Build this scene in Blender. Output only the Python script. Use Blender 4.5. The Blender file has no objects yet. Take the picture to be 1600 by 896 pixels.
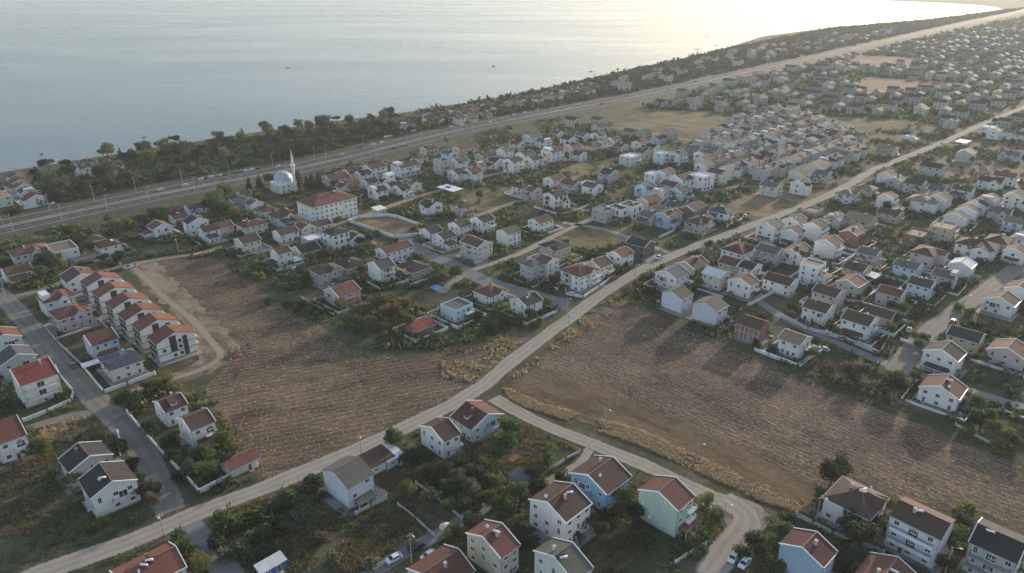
import bpy, bmesh, math, random
import numpy as np
from mathutils import Vector, Matrix

# ------------------------------------------------------------------ camera, sky, sun, exposure
scene = bpy.context.scene
C = scene.collection
rad = math.radians
CAM_H = 132.0
F_PX = 1142.0
PITCH = math.atan2(448 + 50, F_PX)
cam_d = bpy.data.cameras.new('camera')
cam = bpy.data.objects.new('camera', cam_d)
C.objects.link(cam)
cam.location = (0, 0, CAM_H)
cam.rotation_euler = (math.pi / 2 - PITCH, 0, 0)
cam_d.sensor_width = 36.0
cam_d.lens = 36.0 * F_PX / 1600.0
cam_d.clip_start = 1.0
cam_d.clip_end = 40000.0
scene.camera = cam

SUN_EL, SUN_AZ = rad(12.5), rad(37)          # azimuth: clockwise from +Y (the view direction)
SUN_STRENGTH, SKY_STRENGTH, EXPOSURE = 2.7, 0.15, 1.0
world = bpy.data.worlds.new('World')
scene.world = world
world.use_nodes = True
wn = world.node_tree
wn.nodes.clear()
w_out = wn.nodes.new('ShaderNodeOutputWorld')
w_bg = wn.nodes.new('ShaderNodeBackground')
w_sky = wn.nodes.new('ShaderNodeTexSky')
w_sky.sky_type = 'NISHITA'
w_sky.sun_disc = False
w_sky.sun_elevation = SUN_EL
w_sky.sun_rotation = SUN_AZ
w_sky.altitude = 50
w_sky.air_density = 1.0
w_sky.dust_density = 1.0
w_sky.ozone_density = 1.0
w_bg.inputs['Strength'].default_value = SKY_STRENGTH
w_tint = wn.nodes.new('ShaderNodeMix')                     # thin high haze takes the edge off the blue
w_tint.data_type = 'RGBA'
w_tint.blend_type = 'MULTIPLY'
w_tint.inputs[0].default_value = 1.0
w_tint.inputs[7].default_value = (1.04, 1.0, .975, 1)
wn.links.new(w_sky.outputs[0], w_tint.inputs[6])
wn.links.new(w_tint.outputs[2], w_bg.inputs['Color'])
wn.links.new(w_bg.outputs[0], w_out.inputs['Surface'])
sun_d = bpy.data.lights.new('sun', 'SUN')
sun_d.energy = SUN_STRENGTH
sun_d.angle = rad(1.6)
sun_d.color = (1.0, 0.86, 0.70)
sun = bpy.data.objects.new('sun', sun_d)
C.objects.link(sun)
sun_dir = Vector((math.sin(SUN_AZ) * math.cos(SUN_EL), math.cos(SUN_AZ) * math.cos(SUN_EL), math.sin(SUN_EL)))
sun.rotation_euler = sun_dir.to_track_quat('Z', 'Y').to_euler()
vs = scene.view_settings
vs.view_transform = 'Standard'
vs.look = 'None'
vs.exposure = EXPOSURE
vs.gamma = 1.0
vs.use_curve_mapping = False
scene.render.engine = 'CYCLES'
cy = scene.cycles
cy.use_denoising = True
cy.max_bounces = 4
cy.diffuse_bounces = 2
cy.glossy_bounces = 2
cy.transmission_bounces = 2
cy.volume_bounces = 0
cy.transparent_max_bounces = 6
cy.caustics_reflective = False
cy.caustics_refractive = False

# ------------------------------------------------------------------ helpers
R = random.Random(11)
U = Vector((math.cos(rad(45)), math.sin(rad(45)), 0))     # streets of the place run along U and V
V = Vector((math.cos(rad(-45)), math.sin(rad(-45)), 0))

def P(px, py, z=0.0):
    """A point of the photograph (1600 x 896) -> the place it stands at height z."""
    dx, dy = px - 800.0, py - 448.0
    y = F_PX * math.cos(PITCH) - dy * math.sin(PITCH)
    zz = -F_PX * math.sin(PITCH) - dy * math.cos(PITCH)
    t = (CAM_H - z) / -zz
    return Vector((dx * t, y * t, z))

def PIX(p):
    d = Vector(p) - Vector((0, 0, CAM_H))
    f = d.y * math.cos(PITCH) - d.z * math.sin(PITCH)
    u = d.y * math.sin(PITCH) + d.z * math.cos(PITCH)
    return 800 + F_PX * d.x / f, 448 - F_PX * u / f

def poly(*pts):
    return [P(x, y).to_2d() for x, y in pts]

def in_poly(x, y, pl):
    c = False
    j = len(pl) - 1
    for i in range(len(pl)):
        xi, yi = pl[i]; xj, yj = pl[j]
        if (yi > y) != (yj > y) and x < (xj - xi) * (y - yi) / (yj - yi) + xi:
            c = not c
        j = i
    return c

def seg_dist(x, y, a, b):
    ax, ay = a[0], a[1]; bx, by = b[0], b[1]
    dx, dy = bx - ax, by - ay
    l = dx * dx + dy * dy
    t = 0 if l == 0 else max(0, min(1, ((x - ax) * dx + (y - ay) * dy) / l))
    return math.hypot(x - ax - t * dx, y - ay - t * dy)

class MB:
    """Collects shapes; build() links them as one mesh object."""
    def __init__(s):
        s.v, s.f, s.m = [], [], []
    def face(s, pts, m=0):
        i = len(s.v)
        s.v.extend(tuple(p) for p in pts)
        s.f.append(tuple(range(i, i + len(pts))))
        s.m.append(m)
    def box(s, x0, x1, y0, y1, z0, z1, m=0, skip=''):
        i = len(s.v)
        s.v += [(x0, y0, z0), (x1, y0, z0), (x1, y1, z0), (x0, y1, z0), (x0, y0, z1), (x1, y0, z1), (x1, y1, z1), (x0, y1, z1)]
        q = [(0, 3, 2, 1), (4, 5, 6, 7), (0, 1, 5, 4), (1, 2, 6, 5), (2, 3, 7, 6), (3, 0, 4, 7)]
        for k, a in enumerate(q):
            s.f.append(tuple(i + j for j in a)); s.m.append(m)
    def bar(s, a, b, w, h, m=0, up=(0, 0, 1)):
        a, b = Vector(a), Vector(b)
        d = (b - a).normalized()
        side = d.cross(Vector(up))
        if side.length < 1e-4:
            side = Vector((1, 0, 0))
        side.normalize()
        u2 = side.cross(d).normalized()
        i = len(s.v)
        for p in (a, b):
            for sx, sz in ((-1, -1), (1, -1), (1, 1), (-1, 1)):
                s.v.append(tuple(p + side * (sx * w / 2) + u2 * (sz * h / 2)))
        for q in ((0, 3, 2, 1), (4, 5, 6, 7), (0, 1, 5, 4), (1, 2, 6, 5), (2, 3, 7, 6), (3, 0, 4, 7)):
            s.f.append(tuple(i + j for j in q)); s.m.append(m)
    def slab(s, pts, t, m=0):
        """a planar polygon (counter-clockwise from above) extruded down by t"""
        n = len(pts)
        i = len(s.v)
        s.v += [tuple(p) for p in pts] + [(p[0], p[1], p[2] - t) for p in pts]
        s.f.append(tuple(range(i, i + n))); s.m.append(m)
        s.f.append(tuple(range(i + 2 * n - 1, i + n - 1, -1))); s.m.append(m)
        for k in range(n):
            k2 = (k + 1) % n
            s.f.append((i + k, i + n + k, i + n + k2, i + k2)); s.m.append(m)
    def lathe(s, prof, seg=16, c=(0, 0), m=0):
        i = len(s.v)
        for r, z in prof:
            for k in range(seg):
                a = 2 * math.pi * k / seg
                s.v.append((c[0] + r * math.cos(a), c[1] + r * math.sin(a), z))
        for j in range(len(prof) - 1):
            for k in range(seg):
                k2 = (k + 1) % seg
                s.f.append((i + j * seg + k, i + j * seg + k2, i + (j + 1) * seg + k2, i + (j + 1) * seg + k)); s.m.append(m)
        s.f.append(tuple(i + (len(prof) - 1) * seg + k for k in range(seg))); s.m.append(m)
    def tube(s, pts, rr, seg=6, m=0):
        i = len(s.v)
        n = len(pts)
        for k, p in enumerate(pts):
            p = Vector(p)
            d = (Vector(pts[min(k + 1, n - 1)]) - Vector(pts[max(k - 1, 0)])).normalized()
            a = d.cross(Vector((0.3, 0.9, 0.1))).normalized()
            b = d.cross(a)
            r = rr[k] if isinstance(rr, (list, tuple)) else rr
            for q in range(seg):
                t = 2 * math.pi * q / seg
                s.v.append(tuple(p + a * (r * math.cos(t)) + b * (r * math.sin(t))))
        for k in range(n - 1):
            for q in range(seg):
                q2 = (q + 1) % seg
                s.f.append((i + k * seg + q, i + k * seg + q2, i + (k + 1) * seg + q2, i + (k + 1) * seg + q)); s.m.append(m)
        s.f.append(tuple(i + (n - 1) * seg + q for q in range(seg))); s.m.append(m)
        s.f.append(tuple(i + q for q in reversed(range(seg)))); s.m.append(m)
    def mesh(s, name, mats, smooth=False):
        me = bpy.data.meshes.new(name)
        me.from_pydata(s.v, [], s.f)
        for m in (mats if isinstance(mats, (list, tuple)) else [mats]):
            me.materials.append(m)
        if len(me.materials) > 1:
            me.polygons.foreach_set('material_index', s.m)
        if smooth:
            me.polygons.foreach_set('use_smooth', [True] * len(s.f))
        me.update()
        return me
    def build(s, name, mats, parent=None, smooth=False):
        return link(name, s.mesh(name, mats, smooth), parent)

def link(name, data, parent=None, loc=None, rz=0.0, mat=None):
    o = bpy.data.objects.new(name, data)
    C.objects.link(o)
    o.parent = parent
    if loc is not None:
        o.location = loc
    if rz:
        o.rotation_euler = (0, 0, rz)
    if mat is not None:
        o.material_slots[0].link = 'OBJECT'
        o.material_slots[0].material = mat
    return o

def tag(o, label, cat, group=None):
    o['label'] = label
    o['category'] = cat
    if group:
        o['group'] = group
    return o

def thing(name, label, cat, loc=(0, 0, 0), rz=0.0, group=None):
    o = bpy.data.objects.new(name, None)
    C.objects.link(o)
    o.location = loc
    o.rotation_euler = (0, 0, rz)
    o.empty_display_size = 0.5
    return tag(o, label, cat, group)

def copy_tree(o, parent=None):
    c = o.copy()
    C.objects.link(c)
    c.parent = parent
    for ch in o.children:
        copy_tree(ch, c)
    return c

ORD = ['', 'first', 'second', 'third', 'fourth', 'fifth', 'sixth', 'seventh', 'eighth', 'ninth', 'tenth', 'eleventh', 'twelfth', 'thirteenth',
       'fourteenth', 'fifteenth', 'sixteenth', 'seventeenth', 'eighteenth', 'nineteenth', 'twentieth']
TENS = ['', '', 'twenty', 'thirty', 'forty', 'fifty', 'sixty', 'seventy', 'eighty', 'ninety']
def ordinal(n):
    if n <= 20:
        return ORD[n]
    if n >= 100:
        return 'hundred-and-' + ordinal(n - 100) if n > 100 else 'hundredth'
    t, r = divmod(n, 10)
    return TENS[t] + '-' + ORD[r] if r else TENS[t][:-1] + 'ieth'

# ------------------------------------------------------------------ materials
def nodes_of(name):
    m = bpy.data.materials.new(name)
    m.use_nodes = True
    nt = m.node_tree
    b = nt.nodes['Principled BSDF']
    return m, nt, b

def lin(c):
    return (c[0], c[1], c[2], 1.0)

def noise_fac(nt, scale, detail=4, coord=None, rough=0.6, src='Object', dist=0.0):
    if coord is None:
        tc = nt.nodes.new('ShaderNodeTexCoord')
        coord = tc.outputs[src]
    n = nt.nodes.new('ShaderNodeTexNoise')
    n.inputs['Scale'].default_value = scale
    n.inputs['Detail'].default_value = detail
    n.inputs['Roughness'].default_value = rough
    n.inputs['Distortion'].default_value = dist
    nt.links.new(coord, n.inputs['Vector'])
    return n.outputs['Fac']

def ramp(nt, fac, stops):
    r = nt.nodes.new('ShaderNodeValToRGB')
    e = r.color_ramp.elements
    while len(e) < len(stops):
        e.new(0.5)
    for k, (p, c) in enumerate(stops):
        e[k].position = p
        e[k].color = lin(c) if len(c) == 3 else c
    nt.links.new(fac, r.inputs[0])
    return r.outputs[0]

def mixc(nt, fac, a, b, mode='MIX'):
    m = nt.nodes.new('ShaderNodeMix')
    m.data_type = 'RGBA'
    m.blend_type = mode
    for sock, val in ((m.inputs[0], fac), (m.inputs[6], a), (m.inputs[7], b)):
        if isinstance(val, (int, float)):
            sock.default_value = val
        elif isinstance(val, tuple):
            sock.default_value = lin(val) if len(val) == 3 else val
        else:
            nt.links.new(val, sock)
    return m.outputs[2]

def bump(nt, b, h, strength, dist):
    n = nt.nodes.new('ShaderNodeBump')
    n.inputs['Strength'].default_value = strength
    n.inputs['Distance'].default_value = dist
    nt.links.new(h, n.inputs['Height'])
    nt.links.new(n.outputs[0], b.inputs['Normal'])

def sc(c, k):
    return tuple(min(1, x * k) for x in c)

def plain(name, c, rough=0.7, var=0.12, scale=1.5, metal=0.0, bmp=0.0):
    m, nt, b = nodes_of(name)
    f = noise_fac(nt, scale, 5)
    col = ramp(nt, f, [(0.3, sc(c, 1 - var)), (0.7, sc(c, 1 + var))])
    nt.links.new(col, b.inputs['Base Color'])
    b.inputs['Roughness'].default_value = rough
    b.inputs['Metallic'].default_value = metal
    if bmp:
        bump(nt, b, f, 0.6, bmp)
    return m

def obj_var(nt, col, amount):
    """each object its own slight lightness"""
    oi = nt.nodes.new('ShaderNodeObjectInfo')
    mr = nt.nodes.new('ShaderNodeMapRange')
    mr.inputs[3].default_value = 1 - amount
    mr.inputs[4].default_value = 1 + amount
    nt.links.new(oi.outputs['Random'], mr.inputs[0])
    h = nt.nodes.new('ShaderNodeHueSaturation')
    nt.links.new(mr.outputs[0], h.inputs['Value'])
    nt.links.new(col, h.inputs['Color'])
    return h.outputs[0]

def wall_mat(name, c):
    m, nt, b = nodes_of(name)
    tc = nt.nodes.new('ShaderNodeTexCoord')
    mp = nt.nodes.new('ShaderNodeMapping')
    mp.inputs['Scale'].default_value = (1.1, 1.1, 0.16)      # rain streaks run down the plaster
    nt.links.new(tc.outputs['Object'], mp.inputs[0])
    f = noise_fac(nt, 1.0, 6, mp.outputs[0])
    f2 = noise_fac(nt, 0.35, 3, tc.outputs['Object'])
    a = ramp(nt, f, [(0.30, sc(c, 0.80)), (0.52, c), (0.8, sc(c, 1.05))])
    a = mixc(nt, 0.55, a, ramp(nt, f2, [(0.3, sc(c, 0.82)), (0.7, c)]))
    nt.links.new(obj_var(nt, a, 0.07), b.inputs['Base Color'])
    b.inputs['Roughness'].default_value = 0.85
    bump(nt, b, noise_fac(nt, 9.0, 3, tc.outputs['Object']), 0.2, 0.02)
    return m

def roof_mat(name, c, tile=True):
    m, nt, b = nodes_of(name)
    tc = nt.nodes.new('ShaderNodeTexCoord')
    f = noise_fac(nt, 0.5, 6, tc.outputs['Object'], 0.7)
    f2 = noise_fac(nt, 4.0, 4, tc.outputs['Object'], 0.7)
    a = ramp(nt, f, [(0.28, sc(c, 0.55)), (0.5, c), (0.72, sc(c, 1.45))])
    a = mixc(nt, 0.35, a, ramp(nt, f2, [(0.3, sc(c, 0.6)), (0.7, sc(c, 1.35))]))
    if tile:
        w = nt.nodes.new('ShaderNodeTexWave')
        w.bands_direction = 'Z'
        w.inputs['Scale'].default_value = 2.2
        w.inputs['Distortion'].default_value = 1.2
        w.inputs['Detail'].default_value = 2
        nt.links.new(tc.outputs['Object'], w.inputs[0])
        w2 = nt.nodes.new('ShaderNodeTexWave')
        w2.bands_direction = 'X'
        w2.inputs['Scale'].default_value = 1.3
        nt.links.new(tc.outputs['Object'], w2.inputs[0])
        a = mixc(nt, 0.28, a, mixc(nt, w.outputs['Fac'], sc(c, 0.5), sc(c, 1.2)))
        bump(nt, b, mixc(nt, 0.5, w.outputs['Color'], w2.outputs['Color']), 0.5, 0.06)
    nt.links.new(obj_var(nt, a, 0.16), b.inputs['Base Color'])
    b.inputs['Roughness'].default_value = 0.8
    b.inputs['Specular IOR Level'].default_value = 0.15
    return m

WALLC = dict(white=(.69, .67, .65), cream=(.60, .56, .47), pink=(.56, .43, .42), beige=(.52, .46, .39), grey=(.42, .41, .40), lilac=(.60, .59, .66),
             lightblue=(.33, .43, .56), blue=(.19, .39, .62), mint=(.46, .54, .48), brick=(.26, .12, .09), darkbrown=(.13, .10, .085), tan=(.46, .37, .27),
             green=(.42, .50, .38), paleblue=(.50, .58, .66), concrete=(.34, .33, .31))
ROOFC = dict(brown=(.095, .058, .047), dark=(.042, .039, .040), maroon=(.10, .045, .042), red=(.23, .065, .05), orange=(.185, .074, .053), grey=(.13, .122, .115),
             green=(.050, .065, .062), tan=(.24, .18, .13), white=(.66, .66, .65), olive=(.105, .105, .088), redbrown=(.15, .068, .053), slate=(.09, .095, .11))
WALL = {k: wall_mat('plaster_' + k, c) for k, c in WALLC.items()}
ROOF = {k: roof_mat('roof_' + k, c) for k, c in ROOFC.items()}
M_trim = plain('white_trim', (.74, .73, .71), 0.6, 0.06)
M_black = plain('black_cladding', (.03, .03, .032), 0.5, 0.2)
M_concrete = plain('concrete', (.36, .35, .33), 0.85, 0.18, 0.8, bmp=0.03)
M_metal = plain('galvanised_metal', (.45, .46, .47), 0.4, 0.1, 2.0, 0.6)
M_rail = plain('dark_railing', (.06, .06, .065), 0.5, 0.2)
M_pvc = plain('window_frame_white', (.72, .72, .72), 0.4, 0.03)
M_door = plain('brown_door', (.12, .07, .045), 0.5, 0.2)
M_pole = plain('weathered_pole', (.33, .31, .29), 0.8, 0.15)
M_brick = plain('brick_red', (.27, .11, .08), 0.85, 0.25, 3.0, bmp=0.03)
M_plinth = plain('plinth_render', (.26, .25, .235), .9, .25, 1.2, bmp=.02)
M_paving = plain('yard_concrete', (.25, .24, .22), .9, .25, .5, bmp=.02)
M_ridge = plain('ridge_tiles', (.17, .10, .08), .8, .25)
M_solar = plain('solar_panel', (.02, .025, .05), 0.2, 0.1)
M_stain = plain('rendered_wall', (.50, .49, .46), 0.85, 0.22, 0.6, bmp=0.02)
M_whitewall = plain('white_garden_wall', (.64, .63, .61), 0.8, 0.16, 0.8, bmp=0.02)
m_, nt_, b_ = nodes_of('window_glass')
nt_.links.new(ramp(nt_, noise_fac(nt_, 0.8, 2), [(0.35, (.012, .014, .017)), (0.65, (.06, .062, .065))]), b_.inputs['Base Color'])
b_.inputs['Roughness'].default_value = 0.12
M_glass = m_
# ------------------------------------------------------------------ the land, the sea, the air
COAST = [P(-420, 330), P(-220, 300), P(-60, 276), P(0, 270), P(110, 252), P(250, 230), P(400, 207), P(520, 190), P(640, 175), P(760, 156), P(860, 137), P(950, 117), P(1050, 95),
         P(1110, 84), P(1150, 72), P(1200, 56), P(1300, 43), P(1390, 36), P(1450, 30), P(1510, 23), P(1545, 18), P(1570, 13.5), P(1558, 10), P(1520, 6.5), P(1460, 3), P(1380, 0),
         P(1300, -3), P(1250, -6)]
land_2d = [(p.x, p.y) for p in COAST] + [(2600, 5200), (9000, 5200), (9000, -700), (-700, -700), (COAST[0].x - 200, COAST[0].y - 200)]

def flat_poly(name, pts, z, mat, kind='structure', grid=None):
    bm = bmesh.new()
    vs_ = [bm.verts.new((p[0], p[1], z)) for p in pts]
    f = bm.faces.new(vs_)
    if f.normal.z < 0:
        f.normal_flip()
    bmesh.ops.triangulate(bm, faces=bm.faces[:])
    me = bpy.data.meshes.new(name)
    bm.normal_update()
    bm.to_mesh(me)
    bm.free()
    if me.polygons and me.polygons[0].normal.z < 0:
        me.flip_normals()
    me.materials.append(mat)
    o = link(name, me)
    o['kind'] = kind
    return o

def ground_mat():
    m, nt, b = nodes_of('ground_soil_grass')
    tc = nt.nodes.new('ShaderNodeTexCoord')
    co = tc.outputs['Object']
    big = noise_fac(nt, 0.018, 5, co, 0.55, dist=0.6)
    mid = noise_fac(nt, 0.11, 6, co, 0.65, dist=0.4)
    fine = noise_fac(nt, 1.1, 6, co, 0.75)
    green = ramp(nt, fine, [(0.3, (.030, .038, .016)), (0.55, (.062, .068, .030)), (0.75, (.11, .10, .05))])
    dry = ramp(nt, fine, [(0.3, (.085, .068, .042)), (0.55, (.15, .12, .075)), (0.8, (.24, .19, .12))])
    soil = ramp(nt, fine, [(0.3, (.075, .058, .045)), (0.7, (.15, .12, .095))])
    a = mixc(nt, ramp(nt, mid, [(0.47, (0, 0, 0)), (0.66, (1, 1, 1))]), green, dry)
    a = mixc(nt, ramp(nt, big, [(0.54, (0, 0, 0)), (0.72, (.7, .7, .7))]), a, soil)
    nt.links.new(a, b.inputs['Base Color'])
    b.inputs['Roughness'].default_value = 0.95
    b.inputs['Specular IOR Level'].default_value = 0.15
    h = nt.nodes.new('ShaderNodeMath'); h.operation = 'ADD'
    nt.links.new(fine, h.inputs[0]); nt.links.new(mid, h.inputs[1])
    bump(nt, b, h.outputs[0], 0.9, 0.35)
    return m

def field_mat(name, rot, stops_a, stops_b, stretch, strength=1.0, patch=0.03, patch_pos=(0.44, 0.6), furrow=0):
    """ploughed or mown land: clods and straw drawn out along the working direction"""
    m, nt, b = nodes_of(name)
    tc = nt.nodes.new('ShaderNodeTexCoord')
    mp = nt.nodes.new('ShaderNodeMapping')
    mp.inputs['Rotation'].default_value = (0, 0, rot)
    nt.links.new(tc.outputs['Object'], mp.inputs[0])
    mp2 = nt.nodes.new('ShaderNodeMapping')
    mp2.inputs['Scale'].default_value = (stretch, 1.0, 1.0)
    nt.links.new(mp.outputs[0], mp2.inputs[0])
    f1 = noise_fac(nt, 1.5, 7, mp2.outputs[0], 0.78, dist=0.3)
    f2 = noise_fac(nt, 3.2, 4, tc.outputs['Object'], 0.75)
    f3 = noise_fac(nt, patch, 4, tc.outputs['Object'], 0.6, dist=1.0)
    fm = nt.nodes.new('ShaderNodeMath'); fm.operation = 'MULTIPLY_ADD'
    fm.inputs[1].default_value = 0.35
    nt.links.new(f2, fm.inputs[0])
    sub = nt.nodes.new('ShaderNodeMath'); sub.operation = 'SUBTRACT'
    sub.inputs[1].default_value = 0.175
    nt.links.new(f1, sub.inputs[0])
    nt.links.new(sub.outputs[0], fm.inputs[2])
    a = mixc(nt, ramp(nt, f3, [(patch_pos[0], (0, 0, 0)), (patch_pos[1], (1, 1, 1))]), ramp(nt, fm.outputs[0], stops_a), ramp(nt, fm.outputs[0], stops_b))
    f4 = noise_fac(nt, 0.11, 6, mp2.outputs[0], 0.65, dist=0.8)
    a = mixc(nt, 0.75, a, mixc(nt, 1.0, a, ramp(nt, f4, [(.36, (.42, .40, .39)), (.5, (.95, .95, .95)), (.64, (1.2, 1.18, 1.15))]), 'MULTIPLY'))
    if furrow:
        wv = nt.nodes.new('ShaderNodeTexWave')
        wv.bands_direction = 'Y'
        wv.inputs['Scale'].default_value = furrow
        wv.inputs['Distortion'].default_value = 5.0
        wv.inputs['Detail'].default_value = 4
        wv.inputs['Detail Scale'].default_value = 0.35
        wv.inputs['Detail Roughness'].default_value = 0.7
        nt.links.new(mp.outputs[0], wv.inputs[0])
        a = mixc(nt, 0.55, a, mixc(nt, 1.0, a, ramp(nt, wv.outputs['Fac'], [(.2, (.55, .53, .52)), (.6, (1.15, 1.13, 1.1))]), 'MULTIPLY'))
    nt.links.new(a, b.inputs['Base Color'])
    b.inputs['Roughness'].default_value = 1.0
    b.inputs['Specular IOR Level'].default_value = 0.1
    bump(nt, b, fm.outputs[0], strength * .7, 0.35)
    return m

def road_mat(name, c, rough=0.9, var=0.16, edge=0.35, ragged=False):
    m, nt, b = nodes_of(name)
    tc = nt.nodes.new('ShaderNodeTexCoord')
    f = noise_fac(nt, 0.25, 6, tc.outputs['Object'], 0.65, dist=0.5)
    f2 = noise_fac(nt, 3.5, 5, tc.outputs['Object'], 0.7)
    a = ramp(nt, f, [(0.3, sc(c, 1 - var)), (0.5, c), (0.72, sc(c, 1 + var))])
    a = mixc(nt, 0.3, a, ramp(nt, f2, [(0.3, sc(c, 0.7)), (0.7, sc(c, 1.25))]))
    # wheel tracks and worn edges follow the road's own width (UV)
    sep = nt.nodes.new('ShaderNodeSeparateXYZ')
    nt.links.new(tc.outputs['UV'], sep.inputs[0])
    w = nt.nodes.new('ShaderNodeTexWave')
    w.bands_direction = 'X'
    w.wave_profile = 'SIN'
    w.inputs['Scale'].default_value = 1.0
    w.inputs['Distortion'].default_value = 0.8
    w.inputs['Detail'].default_value = 2
    w.inputs['Detail Scale'].default_value = 0.6
    nt.links.new(tc.outputs['UV'], w.inputs[0])
    a = mixc(nt, edge, a, mixc(nt, w.outputs['Fac'], sc(c, 0.72), sc(c, 1.18)))
    nt.links.new(a, b.inputs['Base Color'])
    if ragged:                                                     # broken, crumbling edges
        u = nt.nodes.new('ShaderNodeMath'); u.operation = 'SUBTRACT'; u.inputs[1].default_value = 0.5
        nt.links.new(sep.outputs[0], u.inputs[0])
        ab = nt.nodes.new('ShaderNodeMath'); ab.operation = 'ABSOLUTE'
        nt.links.new(u.outputs[0], ab.inputs[0])
        ma = nt.nodes.new('ShaderNodeMath'); ma.operation = 'MULTIPLY_ADD'; ma.inputs[1].default_value = 0.28
        nt.links.new(noise_fac(nt, 0.9, 6, tc.outputs['Object'], 0.75), ma.inputs[0])
        nt.links.new(ab.outputs[0], ma.inputs[2])
        nt.links.new(ramp(nt, ma.outputs[0], [(0.54, (1, 1, 1)), (0.60, (0, 0, 0))]), b.inputs['Alpha'])
    b.inputs['Roughness'].default_value = rough
    b.inputs['Specular IOR Level'].default_value = 0.08
    bump(nt, b, f2, 0.4, 0.06)
    return m

M_ground = ground_mat()
M_field_r = field_mat('ploughed_stubble', rad(45), [(0.34, (.042, .031, .025)), (0.5, (.115, .082, .060)), (0.66, (.28, .205, .145))],
                      [(0.34, (.060, .042, .031)), (0.5, (.165, .118, .082)), (0.66, (.40, .295, .20))], 0.36, furrow=0.16)
M_field_l = field_mat('ploughed_brown', rad(-20), [(0.34, (.045, .033, .024)), (0.5, (.115, .082, .054)), (0.68, (.26, .185, .118))],
                      [(0.34, (.062, .043, .030)), (0.5, (.165, .117, .078)), (0.68, (.36, .265, .175))], 0.45, 0.9, furrow=0.13)
M_strip = field_mat('grassy_strip', rad(45), [(0.32, (.062, .044, .028)), (0.52, (.150, .106, .065)), (0.74, (.27, .195, .12))],
                    [(0.3, (.045, .045, .02)), (0.55, (.095, .082, .042)), (0.75, (.17, .13, .07))], 0.22, 0.8, 0.05, (0.56, 0.70))
M_ochre = field_mat('ochre_lot', rad(30), [(0.3, (.11, .075, .045)), (0.5, (.22, .155, .09)), (0.7, (.33, .25, .155))],
                    [(0.3, (.07, .06, .03)), (0.5, (.13, .115, .055)), (0.7, (.22, .18, .10))], 0.5, 0.6, 0.06, (0.5, 0.68))
M_meadow = field_mat('meadow', rad(10), [(0.3, (.10, .085, .042)), (0.5, (.18, .15, .08)), (0.7, (.26, .21, .12))],
                     [(0.3, (.055, .06, .025)), (0.5, (.10, .10, .045)), (0.7, (.16, .15, .075))], 0.4, 0.5, 0.02, (0.46, 0.6))
M_farfield = field_mat('far_field', rad(0), [(0.3, (.16, .10, .07)), (0.5, (.25, .16, .11)), (0.7, (.31, .21, .14))],
                       [(0.3, (.14, .10, .06)), (0.5, (.2, .15, .10)), (0.7, (.27, .2, .13))], 0.3, 0.4, 0.01)
M_dirt = road_mat('dirt_road', (.315, .278, .232), 0.95, 0.28, 0.4, True)
M_track = road_mat('sandy_track', (.30, .235, .17), 0.95, 0.25, 0.35, True)
M_street = road_mat('worn_street', (.205, .186, .155), 0.85, 0.26, 0.35, True)
M_cobble = road_mat('grey_pavers', (.20, .193, .188), 0.8, 0.1, 0.15)
M_asphalt = road_mat('asphalt', (.080, .074, .070), 0.85, 0.10, 0.25)
M_verge = road_mat('gravel_verge', (.095, .085, .062), 0.95, 0.2)
M_mark = plain('road_paint', (.62, .61, .57), 0.6, 0.2, 1.2)

def sea_mat():
    m, nt, b = nodes_of('sea_water')
    tc = nt.nodes.new('ShaderNodeTexCoord')
    co = tc.outputs['Object']
    mp = nt.nodes.new('ShaderNodeMapping')
    mp.inputs['Rotation'].default_value = (0, 0, rad(20))
    mp.inputs['Scale'].default_value = (0.30, 1.0, 1.0)
    nt.links.new(co, mp.inputs[0])
    f_big = noise_fac(nt, 0.006, 5, mp.outputs[0], 0.6, dist=0.8)
    f_small = noise_fac(nt, 0.22, 6, mp.outputs[0], 0.7)
    col = ramp(nt, f_big, [(0.3, (.036, .078, .115)), (0.7, (.060, .112, .150))])
    nt.links.new(col, b.inputs['Base Color'])
    rr = nt.nodes.new('ShaderNodeMapRange')
    rr.inputs[1].default_value = 0.3; rr.inputs[2].default_value = 0.7
    rr.inputs[3].default_value = 0.23; rr.inputs[4].default_value = 0.31
    nt.links.new(f_big, rr.inputs[0])
    nt.links.new(rr.outputs[0], b.inputs['Roughness'])
    b.inputs['IOR'].default_value = 1.333
    h = nt.nodes.new('ShaderNodeMath'); h.operation = 'MULTIPLY_ADD'
    h.inputs[1].default_value = 6.0
    nt.links.new(f_big, h.inputs[0]); nt.links.new(f_small, h.inputs[2])
    bump(nt, b, f_small, 0.30, 1.2)
    return m

flat_poly('ground', land_2d, 0.0, M_ground)
mb = MB()
mb.face([(-14000, -900, -2.2), (14000, -900, -2.2), (14000, 24000, -2.2), (-14000, 24000, -2.2)])
o = mb.build('sea', sea_mat()); o['kind'] = 'structure'

# a sloping beach joins the land to the water
M_beach = road_mat('beach_sand', (.30, .27, .22), 0.9, 0.2)
mb = MB()
for a, b in zip(COAST[:-1], COAST[1:]):
    d = (b - a).normalized()
    n = Vector((-d.y, d.x, 0))
    mb.face([(a.x, a.y, 0), (b.x, b.y, 0), (b.x + n.x * 14, b.y + n.y * 14, -2.6), (a.x + n.x * 14, a.y + n.y * 14, -2.6)])
o = mb.build('beach', M_beach); o['kind'] = 'structure'

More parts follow.
